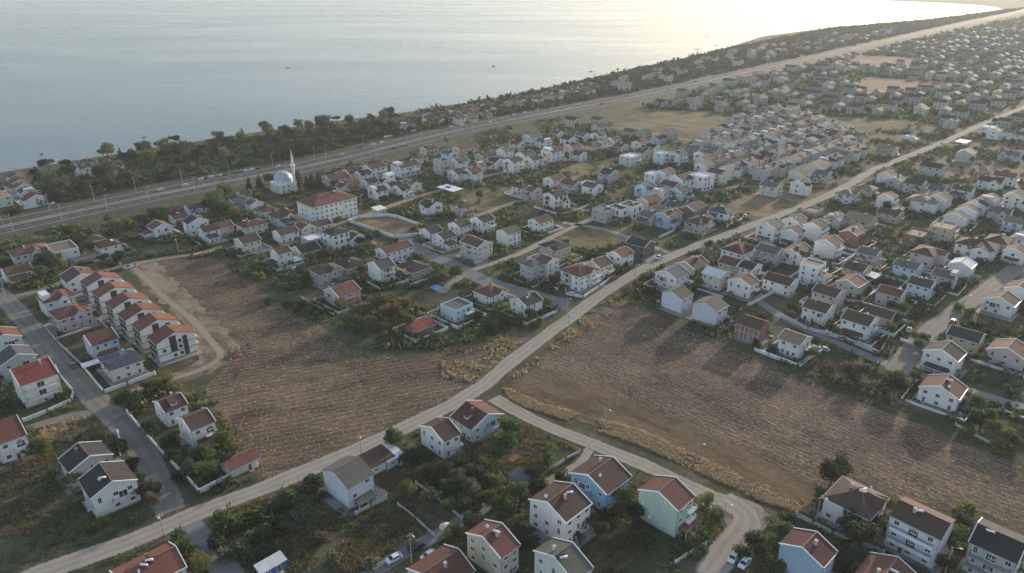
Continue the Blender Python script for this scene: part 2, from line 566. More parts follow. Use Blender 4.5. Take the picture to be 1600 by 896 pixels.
# broken lines of foam where the swell runs in
m, nt, b = nodes_of('sea_foam')
b.inputs['Base Color'].default_value = (.62, .65, .66, 1)
b.inputs['Roughness'].default_value = .8
nt.links.new(ramp(nt, noise_fac(nt, .07, 7, None, .8, dist=1.0), [(.52, (0, 0, 0)), (.62, (.75, .75, .75))]), b.inputs['Alpha'])
for dist, wd, zz in ((13.5, 2.2, -2.15), (24, 1.6, -2.14), (41, 1.8, -2.13), (63, 1.3, -2.12)):
    mb = MB()
    rr = random.Random(int(dist))
    pts = []
    for a, b2 in zip(COAST[:14], COAST[1:15]):
        d = (b2 - a).normalized()
        n = Vector((-d.y, d.x, 0))
        L = int((b2 - a).length / 9) + 1
        for k in range(L):
            p = a.lerp(b2, k / L) + n * (dist + rr.uniform(-1.6, 1.6))
            pts.append((p, n * (wd * rr.uniform(.4, 1.2))))
    for (p, n1), (q, n2) in zip(pts[:-1], pts[1:]):
        mb.face([(p.x, p.y, zz), (q.x, q.y, zz), (q.x + n2.x, q.y + n2.y, zz), (p.x + n1.x, p.y + n1.y, zz)])
    o = mb.build('surf', m); o['kind'] = 'structure'

LEVEL = [0.0]
def sheet(name, pts, mat, z, wob=.9):
    rr = random.Random(len(pts))
    out = []
    for i, a in enumerate(pts):                                    # margins wander, as they do where a plough turns
        b = pts[(i + 1) % len(pts)]
        n = max(1, int((Vector(b) - Vector(a)).length / 3.0))
        for k in range(n):
            p = Vector(a).lerp(Vector(b), k / n)
            out.append((p.x + rr.uniform(-wob, wob), p.y + rr.uniform(-wob, wob)))
    return flat_poly(name, out, z, mat)

FIELD_L = poly((222, 408), (330, 402), (395, 438), (425, 470), (490, 500), (545, 545), (640, 560), (700, 545), (790, 530), (845, 528), (800, 562), (752, 600), (690, 640), (600, 682),
               (500, 725), (425, 756), (398, 745), (352, 665), (318, 612), (350, 575), (360, 540), (318, 490), (270, 462))
FIELD_R = poly((782, 622), (850, 560), (905, 505), (962, 468), (1000, 478), (1060, 512), (1110, 530), (1200, 566), (1300, 612), (1390, 645), (1500, 690), (1640, 745), (1640, 850),
               (1530, 800), (1480, 800), (1390, 770), (1300, 745), (1275, 800), (1210, 790), (1000, 690), (850, 640))
STRIP = poly((788, 618), (838, 574), (930, 600), (1100, 672), (1250, 745), (1285, 760), (1268, 798), (1205, 785), (1100, 738), (1000, 690), (900, 655), (850, 640))
sheet('left_field', FIELD_L, M_field_l, 0.02)
sheet('right_field', FIELD_R, M_field_r, 0.02)
sheet('grass_strip', STRIP, M_strip, 0.05)
LOT_FENCED = poly((545, 345), (600, 337), (625, 338), (655, 352), (625, 368), (610, 372), (560, 357))
sheet('fenced_lot', LOT_FENCED, M_ochre, 0.02)
LOT_OCHRE = poly((868, 268), (900, 255), (945, 257), (938, 272), (900, 280))
sheet('ochre_lot_field', LOT_OCHRE, M_ochre, 0.02)
LOT_E = poly((1130, 330), (1160, 302), (1200, 297), (1275, 296), (1290, 302), (1240, 330), (1200, 342))
sheet('crossroads_lot_field', LOT_E, M_ochre, 0.02)
MEADOW = poly((940, 205), (985, 182), (1050, 172), (1120, 178), (1175, 184), (1140, 205), (1110, 213), (1060, 216), (1000, 206))
sheet('meadow', MEADOW, M_meadow, 0.02)
LOT_W = poly((700, 320), (740, 300), (800, 292), (840, 300), (800, 318), (760, 330), (730, 330))
sheet('weedy_lot_field', LOT_W, M_meadow, 0.02)
LOT_M = poly((860, 345), (900, 360), (970, 352), (1010, 372), (930, 392), (885, 385))
sheet('middle_lot_field', LOT_M, M_meadow, 0.02)
FARF = [poly((1320, 98), (1345, 86), (1440, 90), (1425, 103), (1360, 106)), poly((1335, 130), (1360, 120), (1440, 126), (1520, 130), (1500, 138), (1400, 145), (1350, 150)),
        poly((1415, 262), (1470, 245), (1600, 262), (1680, 280), (1640, 292), (1560, 276), (1490, 282)), poly((1500, 225), (1545, 212), (1640, 225), (1640, 245), (1560, 240)),
        poly((1280, 190), (1300, 182), (1440, 188), (1400, 205), (1330, 205))]
for k, f in enumerate(FARF):
    sheet('far_field', f, M_meadow if k in (3, 4) else M_farfield, 0.02)
EARTH = poly((190, 412), (245, 408), (268, 436), (300, 462), (335, 498), (372, 540), (360, 565), (330, 584), (262, 604), (215, 614), (250, 592), (300, 572), (312, 556), (285, 505), (235, 455))
sheet('building_site_ground', EARTH, field_mat('site_earth', rad(40), [(0.3, (.15, .115, .08)), (0.5, (.25, .195, .14)), (0.7, (.32, .26, .19))], [(0.3, (.09, .07, .045)), (0.5, (.16, .125, .085)), (0.7, (.26, .2, .14))], 0.5, .7, .07, (.5, .62)), 0.035, 1.6)

M_soil = field_mat('bare_soil', rad(60), [(0.3, (.07, .048, .034)), (0.5, (.13, .09, .062)), (0.7, (.22, .155, .105))], [(0.3, (.06, .052, .03)), (0.5, (.11, .095, .055)), (0.7, (.17, .14, .085))], 0.6, 0.6, 0.08)
M_redsoil = field_mat('red_soil', rad(60), [(0.3, (.12, .062, .042)), (0.5, (.21, .115, .078)), (0.7, (.30, .18, .12))], [(0.3, (.11, .07, .045)), (0.5, (.17, .12, .075)), (0.7, (.26, .19, .12))], 0.6, 0.6, 0.08)
M_weedy = field_mat('weedy_grass', rad(20), [(0.3, (.045, .05, .024)), (0.5, (.085, .085, .042)), (0.7, (.14, .13, .07))], [(0.3, (.075, .062, .035)), (0.5, (.13, .108, .062)), (0.7, (.22, .18, .11))], 0.6, 0.6, 0.07)
sheet('bare_soil', poly((650, 757), (690, 782), (725, 812), (680, 840), (650, 815), (618, 790)), M_soil, 0.02)
sheet('bare_soil', poly((795, 700), (825, 688), (862, 706), (868, 728), (840, 750), (800, 732)), M_redsoil, 0.02)
sheet('bare_soil', poly((940, 830), (980, 812), (1010, 850), (985, 885), (930, 896), (915, 870)), M_soil, 0.02)
sheet('weedy_plot', poly((-40, 700), (60, 690), (150, 665), (190, 720), (140, 760), (170, 800), (130, 850), (-40, 900)), M_weedy, 0.02)
sheet('weedy_plot', poly((335, 820), (480, 770), (560, 800), (620, 790), (670, 850), (560, 905), (380, 905)), M_weedy, 0.02)
sheet('dirt_apron', poly((1090, 764), (1140, 772), (1185, 790), (1208, 812), (1195, 835), (1165, 852), (1140, 880), (1128, 905), (1085, 905), (1105, 862), (1140, 826), (1120, 798)), M_ochre if False else field_mat('trodden_dirt', rad(60), [(0.3, (.18, .15, .115)), (0.5, (.27, .225, .175)), (0.7, (.34, .285, .22))], [(0.3, (.20, .165, .125)), (0.5, (.30, .25, .19)), (0.7, (.36, .30, .23))], 0.7, 0.4, 0.08), 0.055)
# ---- roads: (points in the photograph, width, material, z)
ROADS = {}
def road(name, pts, width, mat, z, world=False, kerb=False, group=None):
    c = [Vector(p) for p in pts] if world else [P(x, y) for x, y in pts]
    dense = []
    n = len(c)
    for i in range(n - 1):                                         # Catmull-Rom through the points
        p0, p1, p2, p3 = c[max(i - 1, 0)], c[i], c[i + 1], c[min(i + 2, n - 1)]
        m = max(2, int((p2 - p1).length / 8))
        for k in range(m):
            t = k / m
            dense.append(0.5 * ((2 * p1) + (p2 - p0) * t + (2 * p0 - 5 * p1 + 4 * p2 - p3) * t * t + (3 * p1 - p0 - 3 * p2 + p3) * t * t * t))
    dense.append(c[-1])
    rr = random.Random(hash(name) % 1000 if False else len(dense))
    wob = 0.0 if mat in (M_asphalt, M_mark) else 0.35
    me_v, me_f, uv = [], [], []
    L = 0.0
    for i, p in enumerate(dense):
        d = (dense[min(i + 1, len(dense) - 1)] - dense[max(i - 1, 0)]).normalized()
        s = Vector((d.y, -d.x, 0))
        if i:
            L += (p - dense[i - 1]).length
        a = p - s * (width / 2 + rr.uniform(-wob, wob)); b = p + s * (width / 2 + rr.uniform(-wob, wob))
        me_v += [(a.x, a.y, z), (b.x, b.y, z)]
        uv += [(0.0, L / 30), (1.0, L / 30)]
    for i in range(len(dense) - 1):
        me_f.append((2 * i, 2 * i + 1, 2 * i + 3, 2 * i + 2))
    me = bpy.data.meshes.new(name)
    me.from_pydata(me_v, [], me_f)
    ul = me.uv_layers.new(name='UVMap')
    for lp in me.loops:
        ul.data[lp.index].uv = uv[lp.vertex_index]
    me.materials.append(mat)
    me.update()
    if me.polygons[0].normal.z < 0:
        me.flip_normals()
    o = link(name, me)
    o['kind'] = 'structure'
    ROADS.setdefault(name, []).append((dense, width))
    if kerb:
        mbk = MB()
        for sgn in (-1, 1):
            for i in range(len(dense) - 1):
                p, q = dense[i], dense[i + 1]
                d = (q - p).normalized(); s = Vector((d.y, -d.x, 0)) * (sgn * (width / 2 + 0.35))
                mbk.bar((p.x + s.x, p.y + s.y, 0.06), (q.x + s.x, q.y + s.y, 0.06), 0.25, 0.14)
        k = mbk.build('kerb', M_concrete); k['kind'] = 'structure'
    return dense

HWY = [P(-260, 412), P(-60, 369), P(0, 356), P(250, 304), P(500, 256), P(700, 208), P(850, 178), P(1000, 150), P(1150, 117), P(1300, 84), P(1400, 61), P(1500, 39), P(1590, 19), P(1650, 6)]
def offset(line, d):
    out = []
    for i, p in enumerate(line):
        t = (line[min(i + 1, len(line) - 1)] - line[max(i - 1, 0)]).normalized()
        out.append(p + Vector((t.y, -t.x, 0)) * d)
    return out
road('highway_verge', HWY, 42, M_verge, 0.03, True)
road('highway', offset(HWY, -8.5), 11.5, M_asphalt, 0.07, True)
road('highway', offset(HWY, 6.5), 11.5, M_asphalt, 0.07, True)
road('service_road', offset(HWY, 18.5), 6.0, M_asphalt, 0.06, True)
road('coast_road', offset(HWY, -20), 5.0, M_asphalt, 0.06, True)
for dd in (-13.9, -3.1, 1.1, 11.9):
    road('road_line', offset(HWY, dd), 0.35, M_mark, 0.10, True)
def dashes(line, z=0.10, n=420, step=9.0, ln=3.5, w=0.22):
    mbd = MB()
    acc, i = 0.0, 0
    for a, b in zip(line[:-1], line[1:]):
        L = (b - a).length; d = (b - a) / L; s = Vector((d.y, -d.x, 0)) * (w / 2)
        t = acc
        while t + ln < L and i < n:
            p, q = a + d * t, a + d * (t + ln)
            mbd.face([(p.x - s.x, p.y - s.y, z), (p.x + s.x, p.y + s.y, z), (q.x + s.x, q.y + s.y, z), (q.x - s.x, q.y - s.y, z)])
            t += step; i += 1
        acc = max(0, t - L)
    o = mbd.build('lane_markings', M_mark); o['kind'] = 'structure'
dashes(offset(HWY, -8.5)); dashes(offset(HWY, 6.5))
# median: a low concrete kerb on both sides of a strip of dry grass
road('median_grass', offset(HWY, -1.0), 2.2, M_meadow, 0.12, True)
mbk = MB()
for dd in (-2.3, 0.3):
    ln_ = offset(HWY, dd)
    for a, b in zip(ln_[:-1], ln_[1:]):
        mbk.bar((a.x, a.y, 0.08), (b.x, b.y, 0.08), 0.3, 0.2)
o = mbk.build('kerb', M_concrete); o['kind'] = 'structure'

DIRT = [(20, 915), (60, 897), (200, 848), (300, 806), (400, 768), (500, 727), (600, 683), (700, 636), (758, 600), (800, 564), (850, 527), (905, 486), (960, 447), (1010, 418), (1060, 396),
        (1130, 369), (1200, 343), (1280, 312), (1330, 287), (1365, 266), (1430, 240), (1480, 220), (1530, 197), (1575, 178), (1640, 152)]
road('dirt_road', DIRT, 7.4, M_dirt, 0.08)
road('dirt_lane', [(772, 622), (830, 655), (900, 685), (960, 708), (1040, 742), (1110, 776), (1170, 800)], 6.2, M_dirt, 0.075)
road('dirt_lane', [(1130, 780), (1165, 803), (1160, 830), (1135, 858), (1105, 900)], 8.5, M_dirt, 0.085)
road('dirt_lane', [(925, 695), (915, 715), (890, 735), (858, 752), (840, 765)], 3.4, M_dirt, 0.07)
road('street', [(-60, 440), (-10, 455), (14, 474), (60, 528), (110, 583), (165, 640), (212, 690), (245, 745), (268, 800)], 9.0, M_street, 0.06)
road('street', [(185, 640), (110, 650), (60, 664), (0, 685), (-60, 700)], 4.2, M_street, 0.05)
road('street', [(-30, 474), (10, 466), (60, 455), (100, 440), (118, 425)], 4.5, M_street, 0.055)
road('concrete_lane', [(285, 815), (310, 842), (340, 872), (360, 905)], 7.0, M_cobble, 0.055)
road('concrete_lane', [(560, 908), (620, 872), (680, 838), (720, 815), (765, 790)], 4.0, M_cobble, 0.05)
road('paver_street', [(628, 372), (660, 395), (700, 411), (760, 440), (830, 461), (888, 478)], 8.0, M_cobble, 0.06, kerb=True)
road('sandy_lane', [(690, 458), (720, 432), (762, 414), (810, 398), (860, 372), (920, 345), (960, 330)], 4.5, M_dirt, 0.05)
road('town_lane', [(470, 362), (520, 352), (560, 341), (600, 326), (640, 312), (690, 297), (740, 280), (820, 262), (880, 248)], 5.5, M_track, 0.06)
road('sandy_lane', [(740, 340), (790, 322), (830, 312), (870, 322), (920, 330)], 5.0, M_track, 0.055)
road('street', [(1180, 468), (1240, 505), (1300, 533), (1360, 558), (1410, 578), (1450, 590), (1520, 612), (1610, 640)], 4.6, M_cobble, 0.05)
road('street', [(1400, 582), (1435, 532), (1490, 490), (1540, 455), (1600, 412), (1660, 380)], 9.0, M_street, 0.06)
road('town_lane', [(880, 348), (940, 358), (1000, 378), (1045, 395)], 4.5, M_dirt, 0.05)
road('town_lane', [(1100, 300), (1160, 292), (1230, 292), (1290, 290)], 5.0, M_street, 0.05)
road('track', [(120, 435), (160, 425), (200, 415), (250, 405), (320, 395), (345, 385)], 4.5, M_track, 0.06)
road('track', [(205, 415), (232, 440), (262, 470), (300, 500), (335, 540), (345, 560), (310, 580), (262, 594), (205, 612)], 3.4, M_track, 0.065)
road('track', [(1000, 206), (1060, 217), (1100, 222)], 4.0, M_track, 0.05)
road('track', [(1470, 262), (1540, 268), (1620, 282)], 4.0, M_track, 0.055)
ROAD_SEGS = [(a, b, w) for rs in ROADS.values() for dense, w in rs for a, b in zip(dense[:-1], dense[1:]) if w > 1]

# ---- the air
m, nt, b = nodes_of('haze')
nt.nodes.remove(b)
vol = nt.nodes.new('ShaderNodeVolumePrincipled')
vol.inputs['Color'].default_value = (.88, .93, .97, 1)
vol.inputs['Density'].default_value = 0.00010
vol.inputs['Anisotropy'].default_value = 0.2
nt.links.new(vol.outputs[0], nt.nodes['Material Output'].inputs['Volume'])
mb = MB()
mb.box(-14500, 14500, -1000, 24500, -3.8, 137.0)
o = mb.build('haze', m); o['kind'] = 'stuff'
# ------------------------------------------------------------------ houses
CACHE = {}
def window_mesh(w, h, kind=0):
    k = ('win', round(w, 1), round(h, 1), kind)
    if k not in CACHE:
        mb = MB()
        t = 0.09
        mb.box(-w / 2, -w / 2 + t, -0.07, 0.03, -h / 2, h / 2, 0)
        mb.box(w / 2 - t, w / 2, -0.07, 0.03, -h / 2, h / 2, 0)
        mb.box(-w / 2 + t, w / 2 - t, -0.07, 0.03, h / 2 - t, h / 2, 0)
        mb.box(-w / 2 + t, w / 2 - t, -0.07, 0.03, -h / 2, -h / 2 + t, 0)
        if w > 0.9:
            mb.box(-0.03, 0.03, -0.06, 0.02, -h / 2 + t, h / 2 - t, 0)
        mb.box(-w / 2 + t, w / 2 - t, -0.025, 0.02, -h / 2 + t, h / 2 - t, 1)
        mb.box(-w / 2 - 0.08, w / 2 + 0.08, -0.14, 0.0, -h / 2 - 0.09, -h / 2 - 0.002, 0)
        CACHE[k] = mb.mesh('window', [M_pvc if kind == 0 else M_black, M_glass])
    return CACHE[k]

def door_mesh(w=1.0, h=2.1):
    k = ('door', w, h)
    if k not in CACHE:
        mb = MB()
        mb.box(-w / 2 - .08, -w / 2, -0.06, 0.03, 0, h, 1); mb.box(w / 2, w / 2 + .08, -0.06, 0.03, 0, h, 1)
        mb.box(-w / 2 - .08, w / 2 + .08, -0.06, 0.03, h, h + .08, 1)
        mb.box(-w / 2, w / 2, -0.03, 0.02, 0, h, 0)
        mb.box(-w / 2 - .3, w / 2 + .3, -0.9, 0.0, -0.02, 0.16, 2)
        CACHE[k] = mb.mesh('door', [M_door, M_pvc, M_concrete])
    return CACHE[k]

def solar_mesh():
    if 'sol' not in CACHE:
        mb = MB()
        mb.slab([(-1, -.9, .25), (1, -.9, .25), (1, .7, 1.0), (-1, .7, 1.0)], .08, 0)
        for x in (-.9, .9):
            mb.bar((x, .7, 0), (x, .7, 1.0), .06, .06, 1)
            mb.bar((x, -.9, 0), (x, -.9, .3), .06, .06, 1)
        CACHE['sol'] = mb.mesh('solar_heater', [M_solar, M_metal])
        mb = MB()
        mb.tube([(-.85, .95, 1.1), (.85, .95, 1.1)], .27, 10)
        CACHE['tank'] = mb.mesh('tank', [M_trim], True)
    return CACHE['sol'], CACHE['tank']

def dish_mesh():
    if 'dish' not in CACHE:
        mb = MB()
        mb.lathe([(0.05, 0), (.3, .05), (.5, .16), (.48, .17), (.28, .07), (0.04, .03)], 12)
        me = mb.mesh('satellite_dish', [M_trim], True)
        me.transform(Matrix.Translation((0, 0, .7)) @ Matrix.Rotation(rad(-60), 4, 'X'))
        mb2 = MB(); mb2.bar((0, 0, 0), (0, 0, .75), .06, .06)
        bmx = bmesh.new(); bmx.from_mesh(me); tmp = mb2.mesh('t', [M_trim]); bmx.from_mesh(tmp); bmx.to_mesh(me); bmx.free()
        CACHE['dish'] = me
    return CACHE['dish']

def railing(mb, pts, h=0.95, m=0, solid=False):
    for a, b in zip(pts[:-1], pts[1:]):
        a, b = Vector(a), Vector(b)
        z = Vector((0, 0, 1))
        mb.bar(a + z * h, b + z * h, .08, .07, m)
        if solid:
            mb.bar(a + z * (h * .5), b + z * (h * .5), .07, h * .94, m)
        else:
            mb.bar(a + z * .12, b + z * .12, .05, .05, m)
            L = (b - a).length
            n = max(2, int(L / .45))
            for i in range(n + 1):
                p = a.lerp(b, i / n)
                mb.bar(p, p + z * h, .035, .035, m)

def slope_slabs(mb, w, d, ez, rise, off, o, t, m=0):
    """two gable slabs; ridge along x at y = yr"""
    yr = -d / 2 + d * off
    zr = ez + rise
    sf = rise / (yr + d / 2); sb = rise / (d / 2 - yr)
    y0, z0 = -d / 2 - o, ez - sf * o
    y1, z1 = d / 2 + o, ez - sb * o
    x0, x1 = -w / 2 - o * .6, w / 2 + o * .6
    i = len(mb.v)
    prof = [(y0, z0), (yr, zr), (y1, z1), (y1, z1 - t), (yr, zr - t * 1.1), (y0, z0 - t)]
    for x in (x0, x1):
        mb.v += [(x, y, z) for y, z in prof]
    for a, b in ((0, 1), (1, 2), (2, 3), (3, 4), (4, 5), (5, 0)):
        mb.f.append((i + a, i + 6 + a, i + 6 + b, i + b)); mb.m.append(m)
    for base, flip in ((0, 0), (6, 1)):
        for q in ((0, 1, 4, 5), (1, 2, 3, 4)):
            q = tuple(i + base + k for k in q)
            mb.f.append(q if not flip else q[::-1]); mb.m.append(m)
    return prof, x0, x1

def hip_roof(mb, w, d, ez, rise, o, t, m=0):
    x0, x1, y0, y1 = -w / 2 - o, w / 2 + o, -d / 2 - o, d / 2 + o
    z0 = ez - o * rise / (d / 2) * .5
    r = max(0.15, (w - d) / 2 + .15) if w >= d else 0.15
    a, b, c_, e = (x0, y0, z0), (x1, y0, z0), (x1, y1, z0), (x0, y1, z0)
    p, q = (-r, 0, ez + rise), (r, 0, ez + rise)
    for fc in ((a, b, q, p), (b, c_, q), (c_, e, p, q), (e, a, p)):
        mb.face(fc, m)
    dn = lambda v: (v[0], v[1], v[2] - t)
    for s, f in ((a, b), (b, c_), (c_, e), (e, a)):
        mb.face((dn(s), dn(f), f, s), m)
    mb.face((dn(a), dn(e), dn(c_), dn(b)), m)

YARDS = []
HOUSES = []          # (x, y, radius)
ROOFNAME = dict(brown='brown', dark='dark', maroon='maroon', red='red', orange='orange tiled', grey='grey', green='dark green', tan='tan', white='white', olive='olive grey',
                redbrown='red-brown', slate='slate')

AUTO = ['Gs', 'B', 'BKt', 'Ls', 'LG', 'LBs', 'a', 'pst', 'Ts', 'Lc', 'GBs', 'as', 'LKs', 'q']
def house(label, d1, pts, d, eave, roofc, wallc, feat='', roof='gable', off=.5, pitch=.44, wmin=6.0, wmax=26, w=None, name='house', cat='house', group=None, seed=None, detail=2, jit=0.0):
    """pts: the two ends of the ridge in the photograph. d1: 'u' or 'v', the street direction the ridge follows."""
    rs = random.Random(seed if seed is not None else len(HOUSES) * 7 + 3)
    if detail <= 1 and 'b' not in feat:
        feat += rs.choice(AUTO)
    rise = pitch * d / 2 if roof in ('gable', 'hip') else (0.25 if roof == 'flat' else pitch * d * .6)
    if roof == 'gable' and off != .5:
        rise = pitch * d * max(off, 1 - off) * .9
    zr = eave + rise
    A, B = P(pts[0], pts[1], zr), P(pts[2], pts[3], zr)
    ax = U if d1 == 'u' else V
    mid = (A + B) / 2
    if w is None:
        w = min(wmax, max(wmin, abs((B - A).dot(ax)) + (0 if roof != 'hip' else d * .8)))
    rz = (rad(45) if d1 == 'u' else rad(-45)) + rad(rs.uniform(-2.5, 2.5)) + rad(jit)
    yr = -d / 2 + d * off if roof == 'gable' else 0
    loc = Vector((mid.x, mid.y, 0)) - Matrix.Rotation(rz, 3, 'Z') @ Vector((0, yr, 0))
    t = thing(name, label, cat, (loc.x, loc.y, 0), rz, group)
    HOUSES.append((loc.x, loc.y, max(w, d) / 2 + 1.5, w, d, rz))
    wm, rm = WALL[wallc], ROOF[roofc]
    nf = max(1, int(round(eave / 2.9)))
    fh = eave / nf
    # walls
    mb = MB()
    if roof == 'gable':
        x0, x1, y0, y1 = -w / 2, w / 2, -d / 2, d / 2
        zt = eave + rise - .06
        i = len(mb.v)
        prof = [(y0, 0), (y0, eave - .03), (yr, zt), (y1, eave - .03), (y1, 0)]
        for x in (x0, x1):
            mb.v += [(x, y, z) for y, z in prof]
        mb.f += [tuple(i + k for k in (4, 3, 2, 1, 0)), tuple(i + 5 + k for k in (0, 1, 2, 3, 4)), (i, i + 1, i + 6, i + 5)[::-1], (i + 4, i + 3, i + 8, i + 9),
                 (i + 1, i + 2, i + 7, i + 6)[::-1], (i + 2, i + 3, i + 8, i + 7)[::-1]]
        mb.m += [0] * 6
    elif roof == 'flat':
        mb.box(-w / 2, w / 2, -d / 2, d / 2, 0, eave)
        ph = .7
        for bx_ in ((-w / 2, w / 2, -d / 2, -d / 2 + .22), (-w / 2, w / 2, d / 2 - .22, d / 2), (-w / 2, -w / 2 + .22, -d / 2 + .22, d / 2 - .22), (w / 2 - .22, w / 2, -d / 2 + .22, d / 2 - .22)):
            mb.box(*bx_, eave + .001, eave + ph)
    elif roof == 'mono':
        x0, x1, y0, y1 = -w / 2, w / 2, -d / 2, d / 2
        prof = [(y0, 0), (y0, eave - .03), (y1, eave + rise - .05), (y1, 0)]
        i = len(mb.v)
        for x in (x0, x1):
            mb.v += [(x, y, z) for y, z in prof]
        mb.f += [tuple(i + k for k in (3, 2, 1, 0)), tuple(i + 4 + k for k in (0, 1, 2, 3)), (i + 4, i + 5, i + 1, i), (i + 2, i + 3, i + 7, i + 6), (i + 5, i + 6, i + 2, i + 1)]
        mb.m += [0] * 5
    else:
        mb.box(-w / 2, w / 2, -d / 2, d / 2, 0, eave - .02)
    wl = mb.build('wall', wm, t)
    # roof
    mb = MB()
    o_ = 0.55 if 'o' in feat else (0.32 if roof != 'hip' else .55)
    if roof == 'gable':
        prof, xa, xb = slope_slabs(mb, w, d, eave, rise, off, o_, .16)
    elif roof == 'hip':
        hip_roof(mb, w, d, eave, rise, o_, .18)
        if 'x' in feat:                                            # a cross gable breaks the front slope
            gw = min(w * .42, 5.0)
            gx = w * .12
            zt = eave + rise * .82
            mb.face([(gx - gw / 2, -d / 2 - o_ - .5, eave - .1), (gx, -d / 2 - o_ - .5, zt), (gx, -d * .02, zt), (gx - gw / 2, -d * .25, eave + rise * .35)], 0)
            mb.face([(gx, -d / 2 - o_ - .5, zt), (gx + gw / 2, -d / 2 - o_ - .5, eave - .1), (gx + gw / 2, -d * .25, eave + rise * .35), (gx, -d * .02, zt)], 0)
            mg = MB()
            mg.face([(gx - gw / 2 + .3, -d / 2 - o_ - .2, eave - .25), (gx + gw / 2 - .3, -d / 2 - o_ - .2, eave - .25), (gx, -d / 2 - o_ - .2, zt - .2)])
            mg.box(gx - gw / 2 + .3, gx + gw / 2 - .3, -d / 2 - o_ - .2, -d / 2 + .02, eave * .5, eave - .252)
            mg.build('gable_wall', wm, t)
            link('window', window_mesh(1.4, 1.4), t, (gx, -d / 2 - o_ - .215, eave * .78))
    elif roof == 'flat':
        mb.slab([(-w / 2 + .23, -d / 2 + .23, eave + .12), (w / 2 - .23, -d / 2 + .23, eave + .12), (w / 2 - .23, d / 2 - .23, eave + .12), (-w / 2 + .23, d / 2 - .23, eave + .12)], .1)
    else:
        o2 = .5
        s = rise / d
        mb.slab([(-w / 2 - o2, -d / 2 - o2, eave - s * o2 + .12), (w / 2 + o2, -d / 2 - o2, eave - s * o2 + .12), (w / 2 + o2, d / 2 + o2, eave + rise + s * o2 + .12), (-w / 2 - o2, d / 2 + o2, eave + rise + s * o2 + .12)], .16)
    rf = mb.build('roof', rm, t)
    zroof = (lambda y: eave + rise - (abs(y - yr) * rise / ((yr + d / 2) if y < yr else (d / 2 - yr)))) if roof == 'gable' else (lambda y: eave + rise * (1 - abs(y) / (d / 2)) if roof == 'hip' else (eave + .12 if roof == 'flat' else eave + .12 + rise * (y + d / 2) / d))
    if roof == 'gable' and detail >= 1 and 'n' not in feat:
        for x, sg in ((xa, -1), (xb, 1)):
            mb = MB()
            for (p, q) in ((prof[0], prof[1]), (prof[2], prof[1])):
                mb.bar((x + sg * .04, p[0], p[1] + .02), (x + sg * .04, q[0], q[1] + .02), .20, .34)
            mb.build('verge', M_trim, rf)
        if 'P' in feat:                                            # raised parapet along the front eave
            mb = MB()
            mb.bar((xa - .04, prof[0][0], prof[0][1] + .02), (xb + .04, prof[0][0], prof[0][1] + .02), .20, .36)
            mb.build('eave_parapet', M_trim, rf)
    if roof == 'hip' and detail >= 2:
        mb = MB()
        zz = eave - o_ * rise / (d / 2) * .5
        xx, yy = w / 2 + o_, d / 2 + o_
        for a, b in (((-xx, -yy), (xx, -yy)), ((xx, -yy), (xx, yy)), ((xx, yy), (-xx, yy)), ((-xx, yy), (-xx, -yy))):
            mb.bar((a[0] * 1.004, a[1] * 1.004, zz - .13), (b[0] * 1.004, b[1] * 1.004, zz - .13), .1, .2)
        mb.build('fascia', M_trim, rf)
    if roof == 'gable' and detail >= 2:
        mb = MB(); mb.bar((-w / 2 + .1, yr, eave + rise + .03), (w / 2 - .1, yr, eave + rise + .03), .3, .14)
        mb.build('ridge_cap', M_ridge, rf)
    if 'c' in feat:
        cx, cyy = rs.uniform(-w * .25, w * .3), yr + (rs.choice((-1, 1)) * d * .14)
        mb = MB()
        z0 = zroof(cyy)
        mb.box(cx - .3, cx + .3, cyy - .3, cyy + .3, z0 - .5, eave + rise + .55, 0)
        mb.box(cx - .38, cx + .38, cyy - .38, cyy + .38, eave + rise + .55, eave + rise + .68, 0)
        mb.build('chimney', WALL['beige'] if rs.random() < .5 else M_brick, rf)
    if 's' in feat:
        a, b2 = solar_mesh()
        for k in range(2 if 'S' in feat else 1):
            sx = rs.uniform(-w * .3, w * .3); sy = yr - d * .1 + k * .6
            so = link('solar_heater', a, rf, (sx, sy, zroof(sy) + .05), rad(rs.uniform(130, 200)) - rz)
            link('tank', b2, so)if False else None
            tk = link('water_tank', b2, rf, (sx, sy, zroof(sy) + .05), so.rotation_euler.z)
    if 't' in feat:
        sy = yr - d * .18 * rs.choice((-1, 1))
        link('satellite_dish', dish_mesh(), rf, (rs.uniform(-w * .35, w * .35), sy, zroof(sy) - .05), rs.uniform(2, 4.5) - rz)
    if 'D' in feat:                                                # dormers with white cheeks on the near slope
        for k in range(2 if w > 10 else 1):
            dx = (-w * .22 + k * w * .44) if w > 10 else 0.0
            mb = MB()
            yy0 = -d * .36
            zb = zroof(yy0)
            mb.box(dx - 1.0, dx + 1.0, yy0, yr - .2, zb - .3, zb + 1.0, 0)
            dm = mb.build('dormer', wm, rf)
            mb = MB()
            mb.slab([(dx - 1.2, yy0 - .3, zb + 1.08), (dx + 1.2, yy0 - .3, zb + 1.08), (dx + 1.2, yr + .2, eave + rise + .06), (dx - 1.2, yr + .2, eave + rise + .06)], .12)
            mb.build('dormer_roof', rm, rf)
            link('dormer_window', window_mesh(1.2, .8), rf, (dx, yy0 - .03, zb + .5))
